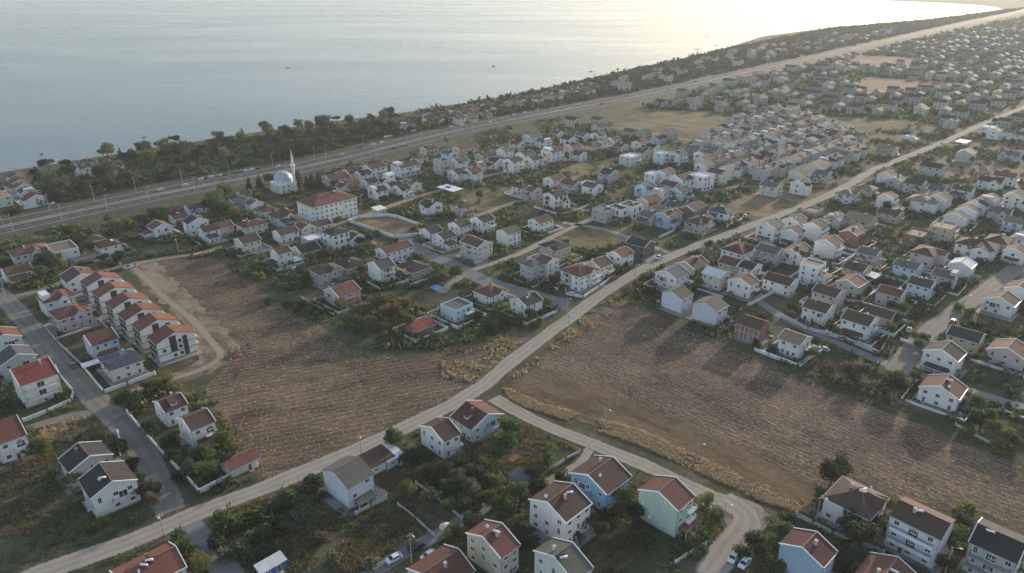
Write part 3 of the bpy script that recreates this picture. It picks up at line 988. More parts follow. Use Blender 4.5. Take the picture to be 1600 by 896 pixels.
    if detail >= 2 and roof != 'flat':
        mb = MB()
        for (p0, p1) in (((-w / 2 - .03, -d / 2 - .03), (w / 2 + .03, -d / 2 + .0)), ((-w / 2 - .03, d / 2), (w / 2 + .03, d / 2 + .03)), ((-w / 2 - .03, -d / 2), (-w / 2, d / 2)), ((w / 2, -d / 2), (w / 2 + .03, d / 2))):
            mb.box(p0[0], p1[0], p0[1], p1[1], 0, .45)
        mb.build('plinth', M_plinth, wl)
        for sx in (-1, 1):
            mb = MB(); mb.tube([(sx * (w / 2 - .15), -d / 2 - .09, eave - .2), (sx * (w / 2 - .15), -d / 2 - .09, .1)], .055, 6)
            mb.build('drainpipe', M_metal, wl)
        if roof == 'gable':
            mb = MB(); zz = prof[0][1] - .1
            mb.bar((-w / 2, prof[0][0] - .08, zz), (w / 2, prof[0][0] - .08, zz), .16, .14)
            mb.build('gutter', M_metal, rf)
    if detail >= 1 and rs.random() < .6:
        ca, sa = math.cos(rz), math.sin(rz)
        k = [rs.uniform(.8, 3.2) for _ in range(4)]
        c4 = [(-w / 2 - k[0], -d / 2 - k[1]), (w / 2 + k[2], -d / 2 - k[1]), (w / 2 + k[2], d / 2 + k[3]), (-w / 2 - k[0], d / 2 + k[3])]
        YARDS.append([(loc.x + p * ca - q * sa, loc.y + p * sa + q * ca) for p, q in c4])
    # windows and doors on the sides one can see; a few on the far sides
    wk = 1 if 'k' in feat else 0
    ww, wh = (1.3, 1.35) if detail >= 2 else (1.5, 1.55)
    def place(face, n, f0=0, skip=.18, door=False):
        L = w if face in ('f', 'r') else d
        for f in range(f0, nf):
            zc = f * fh + fh * .55
            for i in range(n):
                if rs.random() < skip:
                    continue
                s = -L / 2 + L * (i + .5) / n + rs.uniform(-.15, .15)
                tall = rs.random() < .25
                me = window_mesh(ww * (1 if not tall else .75), wh * (1 if not tall else 1.45), wk)
                zz = zc if not tall else zc - .15
                if face == 'f': link('window', me, t, (s, -d / 2 - .012, zz), 0)
                elif face == 'r': link('window', me, t, (s, d / 2 + .012, zz), math.pi)
                elif face == 'e': link('window', me, t, (w / 2 + .012, s, zz), math.pi / 2)
                else: link('window', me, t, (-w / 2 - .012, s, zz), -math.pi / 2)
    nw, nd = max(1, int(w / 2.9)), max(1, int(d / 3.3))
    dens = {2: 1.0, 1: .95, 0: .8}[detail]
    if 'f' not in feat:
        place('f', max(1, int(nw * dens)), skip=.08)
    gside = 'w' if d1 == 'u' else 'e'                              # the gable turned to the camera
    if 'b' not in feat:
        place(gside, max(1, int(nd * dens)), skip=.15)
    if detail >= 1:
        if detail >= 2:
            place('r', max(1, nw // 2), skip=.4)
            place('w' if gside == 'e' else 'e', max(1, nd // 2), skip=.4)
        link('door', door_mesh(), t, (rs.uniform(-w * .3, w * .3), -d / 2 - .012, 0.02), 0)
    elif detail == 0 and rs.random() < .5:
        place('r', 1, skip=.5)
    # balconies on the long front
    if 'B' in feat:
        for f in range(1, nf):
            z = f * fh
            bw = w * (.86 if 'W' in feat else .46)
            bx0 = -w * .43 if 'W' in feat else w * .02
            bd = 1.5
            mb = MB()
            mb.box(bx0, bx0 + bw, -d / 2 - bd, -d / 2 + .02, z - .18, z)
            bo = mb.build('balcony', wm, t)
            link('balcony_door', window_mesh(2.2, 2.0, wk), t, (bx0 + bw * .5, -d / 2 - .035, z + 1.12))
            mb = MB()
            railing(mb, [(bx0 + .05, -d / 2 - .05, z), (bx0 + .05, -d / 2 - bd + .05, z), (bx0 + bw - .05, -d / 2 - bd + .05, z), (bx0 + bw - .05, -d / 2 - .05, z)], .95, 0, 'R' in feat)
            mb.build('railing', M_rail if 'K' in feat else M_trim, bo)
    if 'G' in feat:                                                # balcony on the gable end
        sg = -1 if gside == 'w' else 1
        for f in range(1, nf):
            z = f * fh
            xx = sg * w / 2
            mb = MB()
            mb.box(min(xx - sg * .02, xx + sg * 1.4), max(xx - sg * .02, xx + sg * 1.4), -d * .1, d * .42, z - .18, z)
            bo = mb.build('balcony', wm, t)
            link('balcony_door', window_mesh(2.2, 2.0, wk), t, (xx + sg * .035, d * .16, z + 1.12), sg * math.pi / 2)
            mb = MB()
            railing(mb, [(xx + sg * .05, -d * .1 + .05, z), (xx + sg * 1.35, -d * .1 + .05, z), (xx + sg * 1.35, d * .42 - .05, z), (xx + sg * .05, d * .42 - .05, z)], .95)
            mb.build('railing', M_rail, bo)
    if 'p' in feat or 'q' in feat:                                 # porch: lean-to roof on posts, on the front or on the gable
        mb = MB()
        pw, pd, ph = (w * .7 if 'p' in feat else d * .7), 2.6, min(2.7, eave - .4)
        loc_m = Matrix.Translation((0, -d / 2, 0)) if 'p' in feat else (Matrix.Translation((-w / 2 if gside == 'w' else w / 2, 0, 0)) @ Matrix.Rotation(-math.pi / 2 if gside == 'w' else math.pi / 2, 4, 'Z'))
        mb.slab([(-pw / 2, -pd, ph - .45), (pw / 2, -pd, ph - .45), (pw / 2, .0, ph + .12), (-pw / 2, .0, ph + .12)], .12)
        po = mb.build('porch_roof', rm if 'm' not in feat else ROOF['white'], t)
        po.data.transform(loc_m)
        for sx in (-pw / 2 + .15, 0, pw / 2 - .15):
            mb = MB()
            mb.box(sx - .09, sx + .09, -pd + .1, -pd + .28, 0, ph - .56)
            q = mb.build('porch_post', M_trim, t)
            q.data.transform(loc_m)
    if 'a' in feat:                                                # lower wing
        aw, ad, ah = w * .62, d * .42, eave * .55
        mb = MB()
        ax0 = -w * .42
        mb.box(ax0, ax0 + aw, -d / 2 - ad, -d / 2 + .02, 0, ah)
        mb.build('wing_wall', wm, t)
        mb = MB()
        mb.slab([(ax0 - .3, -d / 2 - ad - .4, ah - .05), (ax0 + aw + .3, -d / 2 - ad - .4, ah - .05), (ax0 + aw + .3, -d / 2 + .0, ah + 1.0), (ax0 - .3, -d / 2 + .0, ah + 1.0)], .16)
        mb.build('wing_roof', rm, t)
        for k in range(2):
            link('window', window_mesh(1.3, 1.3, wk), t, (ax0 + aw * (.3 + .4 * k), -d / 2 - ad - .012, ah * .55))
    if 'L' in feat and roof in ('gable', 'hip'):                   # a gabled wing comes forward at a right angle
        lw, ld, lh = w * .46, d * .32, eave * rs.choice((.62, .95, .95))
        lx = rs.choice((-1, 1)) * w * .2
        lr = lw * .5 * pitch
        yf, yb = -d / 2 - ld, -d / 2 + .05
        mb = MB()
        i = 0
        prof = [(lx - lw / 2, 0), (lx - lw / 2, lh), (lx, lh + lr - .06), (lx + lw / 2, lh), (lx + lw / 2, 0)]
        mb.v += [(x, yf, z) for x, z in prof] + [(x, yb, z) for x, z in prof]
        mb.f += [(4, 3, 2, 1, 0)[::-1], (5, 6, 7, 8, 9)[::-1], (0, 5, 6, 1)[::-1], (4, 3, 8, 9)[::-1]]
        mb.m += [0] * 4
        mb.build('wing_wall', wm, t)
        mb = MB()
        ybk = -d * .12 if lh > eave * .8 else yb
        o3 = .3
        sl = lr / (lw / 2)
        mb.slab([(lx - lw / 2 - o3, yf - o3, lh - sl * o3 + .1), (lx, yf - o3, lh + lr + .1), (lx, ybk, lh + lr + .1), (lx - lw / 2 - o3, ybk, lh - sl * o3 + .1)], .14)
        mb.slab([(lx, yf - o3, lh + lr + .1), (lx + lw / 2 + o3, yf - o3, lh - sl * o3 + .1), (lx + lw / 2 + o3, ybk, lh - sl * o3 + .1), (lx, ybk, lh + lr + .1)], .14)
        mb.build('wing_roof', rm, t)
        for f in range(max(1, int(lh / fh + .2))):
            link('window', window_mesh(1.5, 1.5, wk), t, (lx, yf - .012, f * fh + fh * .55))
    if 'T' in feat:                                                # roof terrace parapet wall at one end of the ridge
        mb = MB()
        sg = -1 if gside == 'w' else 1
        mb.box(min(sg * w * .5, sg * w * .24), max(sg * w * .5, sg * w * .24), -d * .3, d * .3, eave, eave + rise + .3)
        mb.build('roof_room', wm, rf)
    if 'A' in feat:
        for k in range(2):
            mb = MB()
            zz = fh * (k % nf) + fh * .75
            xx = (-w / 2 - .42) if gside == 'w' else (w / 2 + .02)
            yy = d * (.12 + .2 * k)
            mb.box(xx, xx + .4, yy, yy + .85, zz, zz + .6)
            mb.build('air_conditioner', M_trim, t)
    return t, w, eave, rise, nf, fh, rs
# ------------------------------------------------------------------ the houses one can tell apart, nearest first
H = house
# foreground, along the dirt road and below it
H('long orange-tiled duplex roof with white parapet gables at the very bottom by the dirt road', 'u', (180, 897, 275, 857), 10.5, 6.2, 'orange', 'white', 'csStP')
H('white house with a curved white verge round its big brown roof, near the blue house', 'u', (855, 784, 896, 757), 12.0, 8.3, 'brown', 'white', 'csPAt', detail=2)
H('bright blue two-storey house with a wide dark brown roof by the dirt lane', 'u', (917, 740, 960, 717), 12.0, 6.6, 'brown', 'blue', 'ctoG')
H('tall mint green house with a plain side wall and a red-brown roof', 'u', (1033, 764, 1052, 751), 11.4, 9.0, 'redbrown', 'mint', 'bpBA', off=.5, w=7.6)
H('white house at the bottom edge, just below the white house with the curved verge', 'u', (867, 867, 893, 851), 12.5, 7.2, 'olive', 'white', 'cAs')
H('beige three-storey house with a rust-brown roof beside the narrow concrete lane', 'u', (756, 837, 783, 820), 11.5, 7.8, 'redbrown', 'beige', 'stc')
H('low house with a broad rust-red roof at the bottom edge beside the parked white car', 'u', (655, 893, 720, 862), 11.0, 4.6, 'redbrown', 'cream', 'ac')
H('lilac-white house with a moss grey roof and blank side wall, alone by the dirt road', 'u', (528, 733, 556, 717), 11.5, 7.4, 'olive', 'lilac', 'bpn', w=8.2)
H('white house with a dark brown roof between the dirt road and the bushy garden', 'u', (674, 667, 700, 654), 11.0, 6.6, 'brown', 'white', 'cA')
H('pale house with a maroon roof full of open dormers at the dirt road junction', 'v', (731, 626, 760, 648), 12.5, 5.2, 'maroon', 'paleblue', 'DcG', w=10)
H('light blue gabled house with white verges at the bottom, near the two parked white cars', 'u', (1253, 853, 1277, 834), 10.2, 7.2, 'maroon', 'lightblue', 'bc', w=7.0)
H('big white house under a wide brown hipped roof with solar heaters, at the field corner', 'u', (1328, 778, 1352, 752), 11.2, 6.8, 'brown', 'white', 'sSctx', roof='hip', w=11.4)
H('tall lilac-white house with three rows of balconies and a tan far roof slope', 'v', (1404, 783, 1486, 815), 9.5, 9.6, 'brown', 'lilac', 'BWRscn', pitch=.4)
H('white and grey block of flats with balconies cut by the picture edge at the field', 'v', (1528, 820, 1604, 848), 11.0, 8.6, 'dark', 'grey', 'BWsK', pitch=.36)
H('low house with an orange-brown roof below the tall lilac-white house', 'u', (1355, 905, 1420, 880), 11.0, 4.8, 'redbrown', 'cream', 'cs')
H('white house with black-grey and brown roof slopes at the street corner by the weedy meadow', 'v', (154, 721, 177, 755), 11.0, 7.0, 'dark', 'white', 'stBGK', w=10.5)
H('house with a black and brown roof directly behind the white corner house', 'v', (124, 694, 138, 711), 11.0, 5.8, 'dark', 'grey', 'c', w=8.5)
H('white house with maroon panels and an orange-red roof, cut by the picture edge', 'u', (-22, 662, 27, 652), 11.0, 7.2, 'orange', 'white', 'BR', off=.68)
H('white house with a steep maroon roof and a white front gable beside the ploughed field', 'u', (248, 629, 280, 613), 9.0, 5.8, 'maroon', 'white', 'Dc')
H('white house with a plain brown roof and white kerbs next to the steep maroon-roofed one', 'u', (284, 653, 324, 640), 9.5, 6.8, 'brown', 'white', 'pB')
H('low tan-roofed outbuilding behind a white wall at the ploughed field corner', 'u', (362, 717, 385, 706), 6.0, 3.0, 'redbrown', 'cream', 'nf', w=9)
H('white three-storey house with a bright red roof and stacked balconies on the worn street', 'u', (22, 574, 70, 562), 10.5, 8.8, 'red', 'white', 'BWKcf', off=.72, w=11)
H('grey house with a slate and brown roof behind the bright red roof', 'v', (15, 537, 28, 556), 10.5, 6.4, 'slate', 'grey', 'G', w=9.5)
H('white house with a bright orange roof further up the worn street', 'v', (-4, 508, 6, 526), 10.5, 6.0, 'orange', 'white', 'tG', w=9)
H('pinkish villa with a red-brown hipped roof opposite the terrace of new houses', 'u', (100, 480, 116, 474), 11.0, 6.2, 'redbrown', 'pink', 'xcG', roof='hip', w=12)
H('white villa with small towers and little red roofs beside the pinkish villa', 'u', (78, 457, 92, 452), 10.0, 7.0, 'redbrown', 'white', 'TxA', roof='hip', w=11)
H('pale grey house with a flat-looking brown roof and a dark band under the eaves', 'u', (131, 523, 174, 512), 8.5, 6.0, 'redbrown', 'paleblue', 'p', off=.7)
H('cream house with a slate-blue hipped roof beside the white carport', 'v', (181, 547, 192, 557), 10.5, 5.2, 'slate', 'cream', 'cx', roof='hip', w=12)
H('house with an old brown roof and white verges adjoining the terrace of new houses', 'v', (113, 414, 128, 431), 12.0, 5.4, 'brown', 'white', 'c', w=12)
H('white modern house with a flat pale concrete roof near the highway', 'v', (86, 380, 108, 391), 11.0, 6.6, 'tan', 'white', 'p', roof='flat', w=15)
H('broad house with a rust hipped roof and white verge at the highway', 'u', (30, 388, 56, 378), 11.5, 5.6, 'redbrown', 'cream', 'cx', roof='hip', w=15)
H('low house with a faded red roof at the edge of town by the round trees', 'u', (3, 421, 44, 410), 9.0, 4.2, 'redbrown', 'white', 'a')
H('house with a brown hipped roof half hidden by dark trees near the highway', 'v', (137, 364, 147, 370), 9.0, 5.0, 'brown', 'white', '', roof='hip', w=9)
H('white house with a brown hipped roof in front of the tree-hidden one', 'v', (160, 371, 172, 378), 9.5, 5.2, 'brown', 'white', 'xt', roof='hip', w=10)
H('tiny white cottage with a dark roof where the sandy track begins', 'u', (194, 407, 206, 402), 5.5, 3.0, 'dark', 'white', 'n', w=7)
H('white house with a red roof and a lower front gable beside the big dark tree', 'v', (238, 342, 258, 352), 9.5, 5.6, 'redbrown', 'white', 'aG', w=9)
H('tall white house with curved white gables beyond the ploughed field', 'v', (296, 334, 312, 342), 10.5, 7.2, 'dark', 'white', 'GB', w=9)
H('white house with two stepped dark roofs in front of the tall curved-gable house', 'u', (317, 355, 333, 349), 8.5, 6.0, 'dark', 'white', 'an', w=8.5)
H('pinkish house with a small red roof touching the stepped white house', 'u', (341, 349, 355, 344), 8.0, 5.2, 'redbrown', 'pink', 'c', w=8)
H('cream house with a brown hipped roof behind the yellow-green bushes', 'u', (383, 346, 402, 340), 10.0, 5.2, 'brown', 'cream', 'cst', roof='hip', w=13)
H('cream-white house with a blank gable and brown roof at the ploughed field top', 'u', (374, 372, 397, 365), 9.0, 5.8, 'brown', 'cream', 'b', w=10)
H('small white house with a blank wall beside a parked car at the field top', 'u', (430, 390, 446, 384), 7.5, 6.6, 'brown', 'white', 'bq', w=7.5)
H('low cream house with a wide dark roof left of the white three-storey tower house', 'u', (466, 384, 488, 378), 10.5, 4.0, 'dark', 'cream', 'p', w=11)
H('low building with a bright white metal roof beside the white tower house', 'u', (480, 373, 500, 368), 9.0, 4.6, 'white', 'grey', 'n', roof='flat', w=10)
H('white three-storey tower house with a black hipped roof and dark square windows', 'u', (519, 357, 529, 354), 9.5, 9.0, 'dark', 'white', 'k', roof='hip', w=10)
H('lower white house with a dark gable adjoining the white tower house', 'v', (547, 360, 559, 367), 9.0, 4.8, 'dark', 'white', 'G', w=8)
H('white house with a blank gable and long brown roof below the red-roofed hall', 'u', (431, 361, 460, 352), 8.0, 5.0, 'brown', 'white', 'b', w=11)
H('small white house with a rust roof below the red-roofed hall', 'v', (470, 346, 480, 351), 8.0, 4.8, 'redbrown', 'white', '', w=9)
H('low white house with a brown roof between rust-roofed house and red-roofed hall', 'u', (488, 348, 508, 341), 8.0, 4.0, 'brown', 'white', '', w=11)
H('grey-white house with a brown hipped roof facing the ploughed field, behind the scrub', 'u', (499, 417, 517, 410), 9.5, 5.8, 'brown', 'grey', 'xc', roof='hip', w=11)
H('tan house with a low dark hipped roof and white parapet', 'v', (541, 401, 553, 407), 10.0, 4.0, 'dark', 'tan', 't', roof='hip', w=12)
H('pale house with a rusty red gable roof beside the low wall of the ploughed field', 'u', (517, 451, 550, 438), 11.0, 5.6, 'redbrown', 'pink', 'pGc', w=11)
H('white house with a blank gable, blue-black roof and dark balconies', 'u', (586, 409, 604, 402), 10.5, 7.6, 'slate', 'white', 'bBWK', w=8)
H('lilac-grey house with a long rust-red roof beside the fenced lot', 'u', (594, 388, 637, 375), 8.5, 5.8, 'redbrown', 'lilac', 'G')
H('tan house with a dark hipped roof next to the blue-black roofed house', 'v', (639, 405, 653, 413), 10.5, 4.4, 'dark', 'tan', 'xp', roof='hip', w=12)
H('white house with a blank gable and dark roof at the end of the fenced lot', 'u', (661, 358, 685, 350), 9.0, 4.2, 'dark', 'white', 'b', w=9)
H('white house with a dark front wing at the head of the grey paver street', 'u', (684, 366, 704, 359), 9.0, 5.6, 'dark', 'white', 'a', w=9)
H('white house with a brown roof behind the dark-winged house', 'u', (709, 348, 728, 341), 8.5, 6.0, 'brown', 'white', 'cG', w=9)
H('white villa with arched front and black roof, by the weedy lots', 'u', (743, 340, 765, 333), 9.5, 6.8, 'dark', 'white', 'cGB', w=9.5)
H('cream three-storey block with a rust roof and white parapet at the paver street', 'v', (724, 366, 765, 378), 10.0, 7.8, 'redbrown', 'cream', 'BWP', w=13)
H('house with a big blank white gable and grey roof beside the cream block', 'u', (786, 358, 803, 351), 9.0, 7.4, 'olive', 'white', 'bn', w=9)
H('white box-shaped house with a low brown roof among weedy lots', 'u', (834, 341, 856, 334), 9.0, 6.0, 'brown', 'white', 'n', w=11)
H('tan house with pillars and a black hipped roof above the paver street', 'v', (859, 372, 876, 380), 10.5, 7.6, 'dark', 'tan', 'xc', roof='hip', w=12)
H('slate-roofed grey house with a garage at the paver street', 'u', (826, 408, 838, 403), 8.0, 7.4, 'slate', 'grey', 'B', roof='hip', w=8)
H('house with a bright rust roof and white end wall behind the slate-roofed grey house', 'v', (848, 396, 862, 404), 8.0, 7.6, 'redbrown', 'white', '', w=8)
H('large white house with a broad rust-red hipped roof at the dirt road corner', 'u', (892, 418, 922, 408), 11.5, 7.6, 'redbrown', 'white', 'xGBc', roof='hip', w=13.5)
H('white house with a dark brown gable roof beside the broad rust-red hipped roof', 'u', (926, 408, 946, 400), 9.5, 6.6, 'brown', 'white', 'Bt', w=9.5)
H('white house with a pinkish roof, third up the dirt road from the paver street', 'u', (959, 393, 980, 386), 9.0, 5.8, 'redbrown', 'white', 'G', w=10)
H('dark brown modern house with a white panel at the lane mouth', 'v', (993, 368, 1010, 377), 9.5, 6.8, 'dark', 'darkbrown', 'kc', w=11)
H('white house with a black hipped-looking roof between paver street and shrubbery', 'u', (807, 466, 838, 456), 9.5, 5.6, 'dark', 'white', 'ct', w=9.5)
H('white house with a broken red roof at the sandy lane end', 'u', (757, 449, 776, 443), 10.0, 4.6, 'redbrown', 'white', 'xc', roof='hip', w=10.5)
H('white-and-glass house with a low grey roof beside the blue tarpaulin', 'u', (703, 480, 724, 472), 9.0, 5.0, 'grey', 'paleblue', 'B', roof='flat', w=10)
H('long shed with a dull red metal roof at the ploughed field edge', 'u', (640, 507, 672, 495), 7.5, 2.8, 'red', 'brick', 'nf')
H('white house with a grey patched roof, first past the paver street on the dirt road', 'u', (1035, 424, 1067, 413), 11.0, 6.2, 'slate', 'white', 'tG', w=10.5)
H('low house under a wide dark brown roof hard by the dirt road', 'u', (1070, 409, 1095, 399), 10.5, 3.8, 'brown', 'grey', 'st', w=12)
H('pale house with a bright white metal roof near the dirt road', 'v', (1113, 414, 1128, 425), 9.0, 6.8, 'white', 'cream', 'G', w=9)
H('blank white house with a mossy roof, the blank one closer to the dirt road', 'u', (1051, 454, 1068, 446), 10.0, 7.0, 'olive', 'lilac', 'bn', w=8)
H('blank white house with a mossy roof, the blank one nearer the brick house', 'u', (1102, 470, 1121, 463), 11.0, 7.2, 'olive', 'lilac', 'bn', w=8.5)
BRICK = H('unfinished brick house with concrete columns and a brown roof at the field edge', 'v', (1160, 490, 1196, 502), 9.5, 6.0, 'brown', 'brick', 'nfb')
t, w, ev, ri, nf, fh, rs = BRICK
for k in range(6):
    x = -w / 2 + .2 + (w - .4) * k / 5
    mb = MB(); mb.box(x - .2, x + .2, -4.75 - .1, -4.70, 0, ev - .1); mb.build('concrete_column', M_concrete, t)
for y in (-4.6, 0, 4.6):
    mb = MB(); mb.box(w / 2 - .04, w / 2 + .08, y - .2, y + .2, 0, ev - .1); mb.build('concrete_column', M_concrete, t)
mb = MB(); mb.box(-w / 2 - .05, w / 2 + .09, -4.75 - .08, -4.68, ev * .5 - .2, ev * .5 + .2); mb.build('floor_beam', M_concrete, t)
H('white house with brown roof and white end wall behind the blank white pair', 'u', (1157, 434, 1169, 428), 10.5, 6.4, 'brown', 'white', 'pB', w=8)
H('tan house with a maroon roof behind the white metal roof', 'v', (1137, 399, 1152, 406), 9.0, 6.4, 'maroon', 'tan', '', w=9)
H('white house with a black roof adjoining the tan maroon-roofed house', 'v', (1163, 404, 1178, 412), 9.0, 6.0, 'dark', 'white', 'tG', w=9)
H('large white house with a maroon hipped roof on the dirt road bend', 'u', (1147, 383, 1167, 376), 11.5, 6.4, 'maroon', 'white', 'xc', roof='hip', w=15)
H('grey-white house with a dark olive roof behind the large maroon-roofed house', 'v', (1196, 380, 1214, 388), 9.0, 6.0, 'olive', 'grey', '', w=11)
H('white house with a long brown roof and white gable end in the dense quarter', 'v', (1203, 424, 1240, 436), 9.0, 5.4, 'brown', 'white', '', w=12.5)
H('tall white house with arched windows and a flat tan roof', 'u', (1265, 414, 1277, 409), 8.5, 8.0, 'tan', 'white', 'aB', roof='flat', w=9)
H('pale pink house with a wide brown roof behind the two fenced white houses', 'v', (1277, 443, 1317, 452), 9.5, 5.8, 'brown', 'pink', 'c')
H('white house with a little balcony, farther one of two behind the stone fence', 'v', (1264, 465, 1299, 477), 9.5, 6.2, 'brown', 'white', 'cB')
H('white house with a dark porch, nearer one of two behind the stone fence', 'v', (1325, 482, 1367, 496), 10.0, 6.6, 'brown', 'white', 'pGt')
H('white house with a tan roof inside the white boundary wall at the field edge', 'v', (1230, 514, 1258, 526), 9.0, 6.2, 'tan', 'white', 'G', w=8.5)
H('pale green-white house with a reddish brown roof behind the pale pink one', 'u', (1323, 437, 1341, 429), 9.5, 5.4, 'redbrown', 'green', '', w=9.5)
H('tan-walled house with a patchy brown roof beside the white parasol tent', 'v', (1325, 406, 1357, 415), 10.0, 5.0, 'brown', 'tan', 's')
H('pinkish house with a brown roof near the bend of the worn street', 'v', (1382, 446, 1408, 452), 8.5, 6.0, 'redbrown', 'pink', 'ts', w=9.5)
H('white house with pale blue shade and a brown roof beside the worn street trees', 'v', (1424, 431, 1461, 439), 8.5, 6.4, 'brown', 'paleblue', 'Gst')
H('grey double house with a grey-brown roof above the worn street trees', 'v', (1462, 418, 1497, 426), 9.0, 5.8, 'grey', 'grey', 'T')
H('house with a large blank white wall above the rough hill of weeds', 'u', (1500, 409, 1512, 402), 9.0, 6.0, 'white', 'white', 'b', w=9)
H('pale house with small windows in the middle of the dense quarter', 'v', (1402, 404, 1440, 412), 8.5, 5.6, 'grey', 'paleblue', 's')
H('tan house with a dull brown roof just behind the dark-porched white house', 'v', (1368, 478, 1388, 485), 8.5, 5.0, 'brown', 'tan', 'n', w=10)
H('brown-walled house with a dark green roof above the worn street', 'v', (1488, 507, 1537, 522), 9.5, 5.6, 'green', 'tan', 'b')
H('white house with a pergola and thin dark roof below the dark green roof', 'u', (1470, 545, 1487, 535), 11.0, 6.6, 'dark', 'white', 'q', w=9)
H('white house with a sunlit tan-brown roof across the worn street', 'u', (1554, 465, 1582, 454), 11.0, 5.6, 'brown', 'white', 'G', w=9.5)
H('white house with a maroon roof at the edge of picture behind the sunlit tan-brown roof', 'u', (1588, 447, 1606, 439), 10.0, 5.8, 'maroon', 'white', '', w=10)
H('pink-white house with a faded brown roof near the lower meadow', 'u', (1570, 542, 1592, 531), 12.0, 5.0, 'redbrown', 'pink', '', w=10)
H('white house with a red-brown roof and chimney, alone at the upper field edge', 'u', (1466, 603, 1487, 586), 11.5, 5.4, 'redbrown', 'white', 'cst', w=10)
# ------------------------------------------------------------------ the terrace of new houses, sheds, hall, mosque
rowpx = [(150, 426, 162, 436), (170, 442, 181, 452), (191, 459, 203, 469), (212, 476, 223, 486), (233, 491, 247, 503), (259, 509, 273, 523)]
for k, pts in enumerate(rowpx):
    a, b_ = P(pts[0], pts[1], 9.8), P(pts[2], pts[3], 9.8)
    t, w, ev, ri, nf, fh, rs = H('new black-and-white row house with orange roof, %s of six counted from the highway side' % ordinal(k + 1), 'v', pts, 13.0, 7.6, 'orange', 'white', 'fbn', w=7.6, pitch=.36,
                     name='row_house', cat='row house', group='new row houses in a terrace', seed=99)
    t.scale = (1.06, 1.06, 1.08)
    # black cladding: bands on the long front, tall dark panels on the gable
    for x in (-3.5, -1.2, 1.2, 3.5):
        mb = MB(); mb.box(x - .22, x + .22, -6.5 - .05, -6.49, .6, 7.4); mb.build('dark_panel', M_black, t)
    for z in (2.7, 5.2):
        mb = MB(); mb.box(-3.8, 3.8, -6.5 - .035, -6.485, z - .1, z + .1); mb.build('dark_band', M_black, t)
    for (y0, y1, z0, z1) in ((-2.2, .1, 2.9, 8.6), (2.2, 3.8, .4, 7.6)):
        mb = MB(); mb.box(3.79, 3.86, y0, y1, z0, z1); mb.build('dark_panel', M_black, t)
    for z in (2.75, 5.2):
        mb = MB(); mb.box(3.79, 3.84, -6.45, 6.45, z - .1, z + .1); mb.build('dark_band', M_black, t)
    for (y, z) in ((-4.3, 4.2), (1.2, 1.6), (1.2, 4.1), (1.2, 6.3), (-1, 1.5)):
        link('window', window_mesh(1.1, 1.0, 1), t, (3.812, y, z), math.pi / 2)
    for (x, z) in ((-2.3, 4.0), (0, 4.0), (2.3, 4.0), (-2.3, 1.4), (0, 1.4), (2.3, 6.3), (0, 6.3), (-2.3, 6.3)):
        link('window', window_mesh(1.3, 1.3, 1), t, (x, -6.512, z), 0)
    for z in (2.8, 5.3):
        mb = MB(); mb.box(-3.0, 3.0, 6.48, 7.9, z - .15, z); bo = mb.build('balcony', WALL['white'], t)
        mb = MB(); railing(mb, [(-2.95, 6.55, z), (-2.95, 7.85, z), (2.95, 7.85, z), (2.95, 6.55, z)]); mb.build('railing', M_rail, bo)
    link('door', door_mesh(), t, (0.2, -6.512, .02))

def shed(label, px, d1, w, d, h, roofm, wallm, name='shed', cat='shed', zc=None):
    c = P(px[0], px[1], h)
    t = thing(name, label, cat, (c.x, c.y, 0), rad(45) if d1 == 'u' else rad(-45))
    HOUSES.append((c.x, c.y, max(w, d) / 2 + 1, w, d, t.rotation_euler.z))
    mb = MB(); mb.box(-w / 2, w / 2, -d / 2, d / 2, 0, h); mb.build('wall', wallm, t)
    mb = MB(); mb.slab([(-w / 2 - .25, -d / 2 - .3, h + .1), (w / 2 + .25, -d / 2 - .3, h + .1), (w / 2 + .25, d / 2 + .3, h + .75), (-w / 2 - .25, d / 2 + .3, h + .75)], .12); mb.build('roof', roofm, t)
    mb = MB(); mb.slab([(-w / 2, d / 2 - .02, h + .6), (-w / 2, -d / 2, h + .02), (w / 2, -d / 2, h + .02), (w / 2, d / 2 - .02, h + .6)][::-1], .01)
    link('door', door_mesh(), t, (w * .2, -d / 2 - .012, .02))
    link('window', window_mesh(1.0, .9), t, (-w * .22, -d / 2 - .012, h * .55))
    return t
shed('low brown-roofed shed next to the moss grey roofed house on the dirt road', (586, 716), 'u', 9, 6.5, 2.7, ROOF['brown'], WALL['white'])
shed('pale blue-white box shed under the round roadside tree', (608, 708), 'u', 5.5, 6.5, 2.6, ROOF['white'], WALL['paleblue'])
shed('blue portable cabin with a white roof on the dark weedy plot', (423, 881), 'u', 6.4, 2.7, 2.5, ROOF['white'], plain('blue_panel', (.05, .13, .34), .5), 'portable_cabin', 'cabin')
shed('ramshackle grey shack with scrap on top in the bushy garden', (812, 744), 'v', 5.0, 4.0, 2.2, ROOF['slate'], WALL['grey'], 'shack', 'shack')
shed('small white kiosk with a flat pale roof at the fenced lot road', (592, 326), 'u', 6.5, 5.5, 3.2, ROOF['white'], WALL['grey'], 'kiosk', 'kiosk')
shed('tiny dark shed beside the pale house with maroon dormers', (712, 695), 'u', 3.2, 2.8, 2.0, ROOF['white'], WALL['grey'])

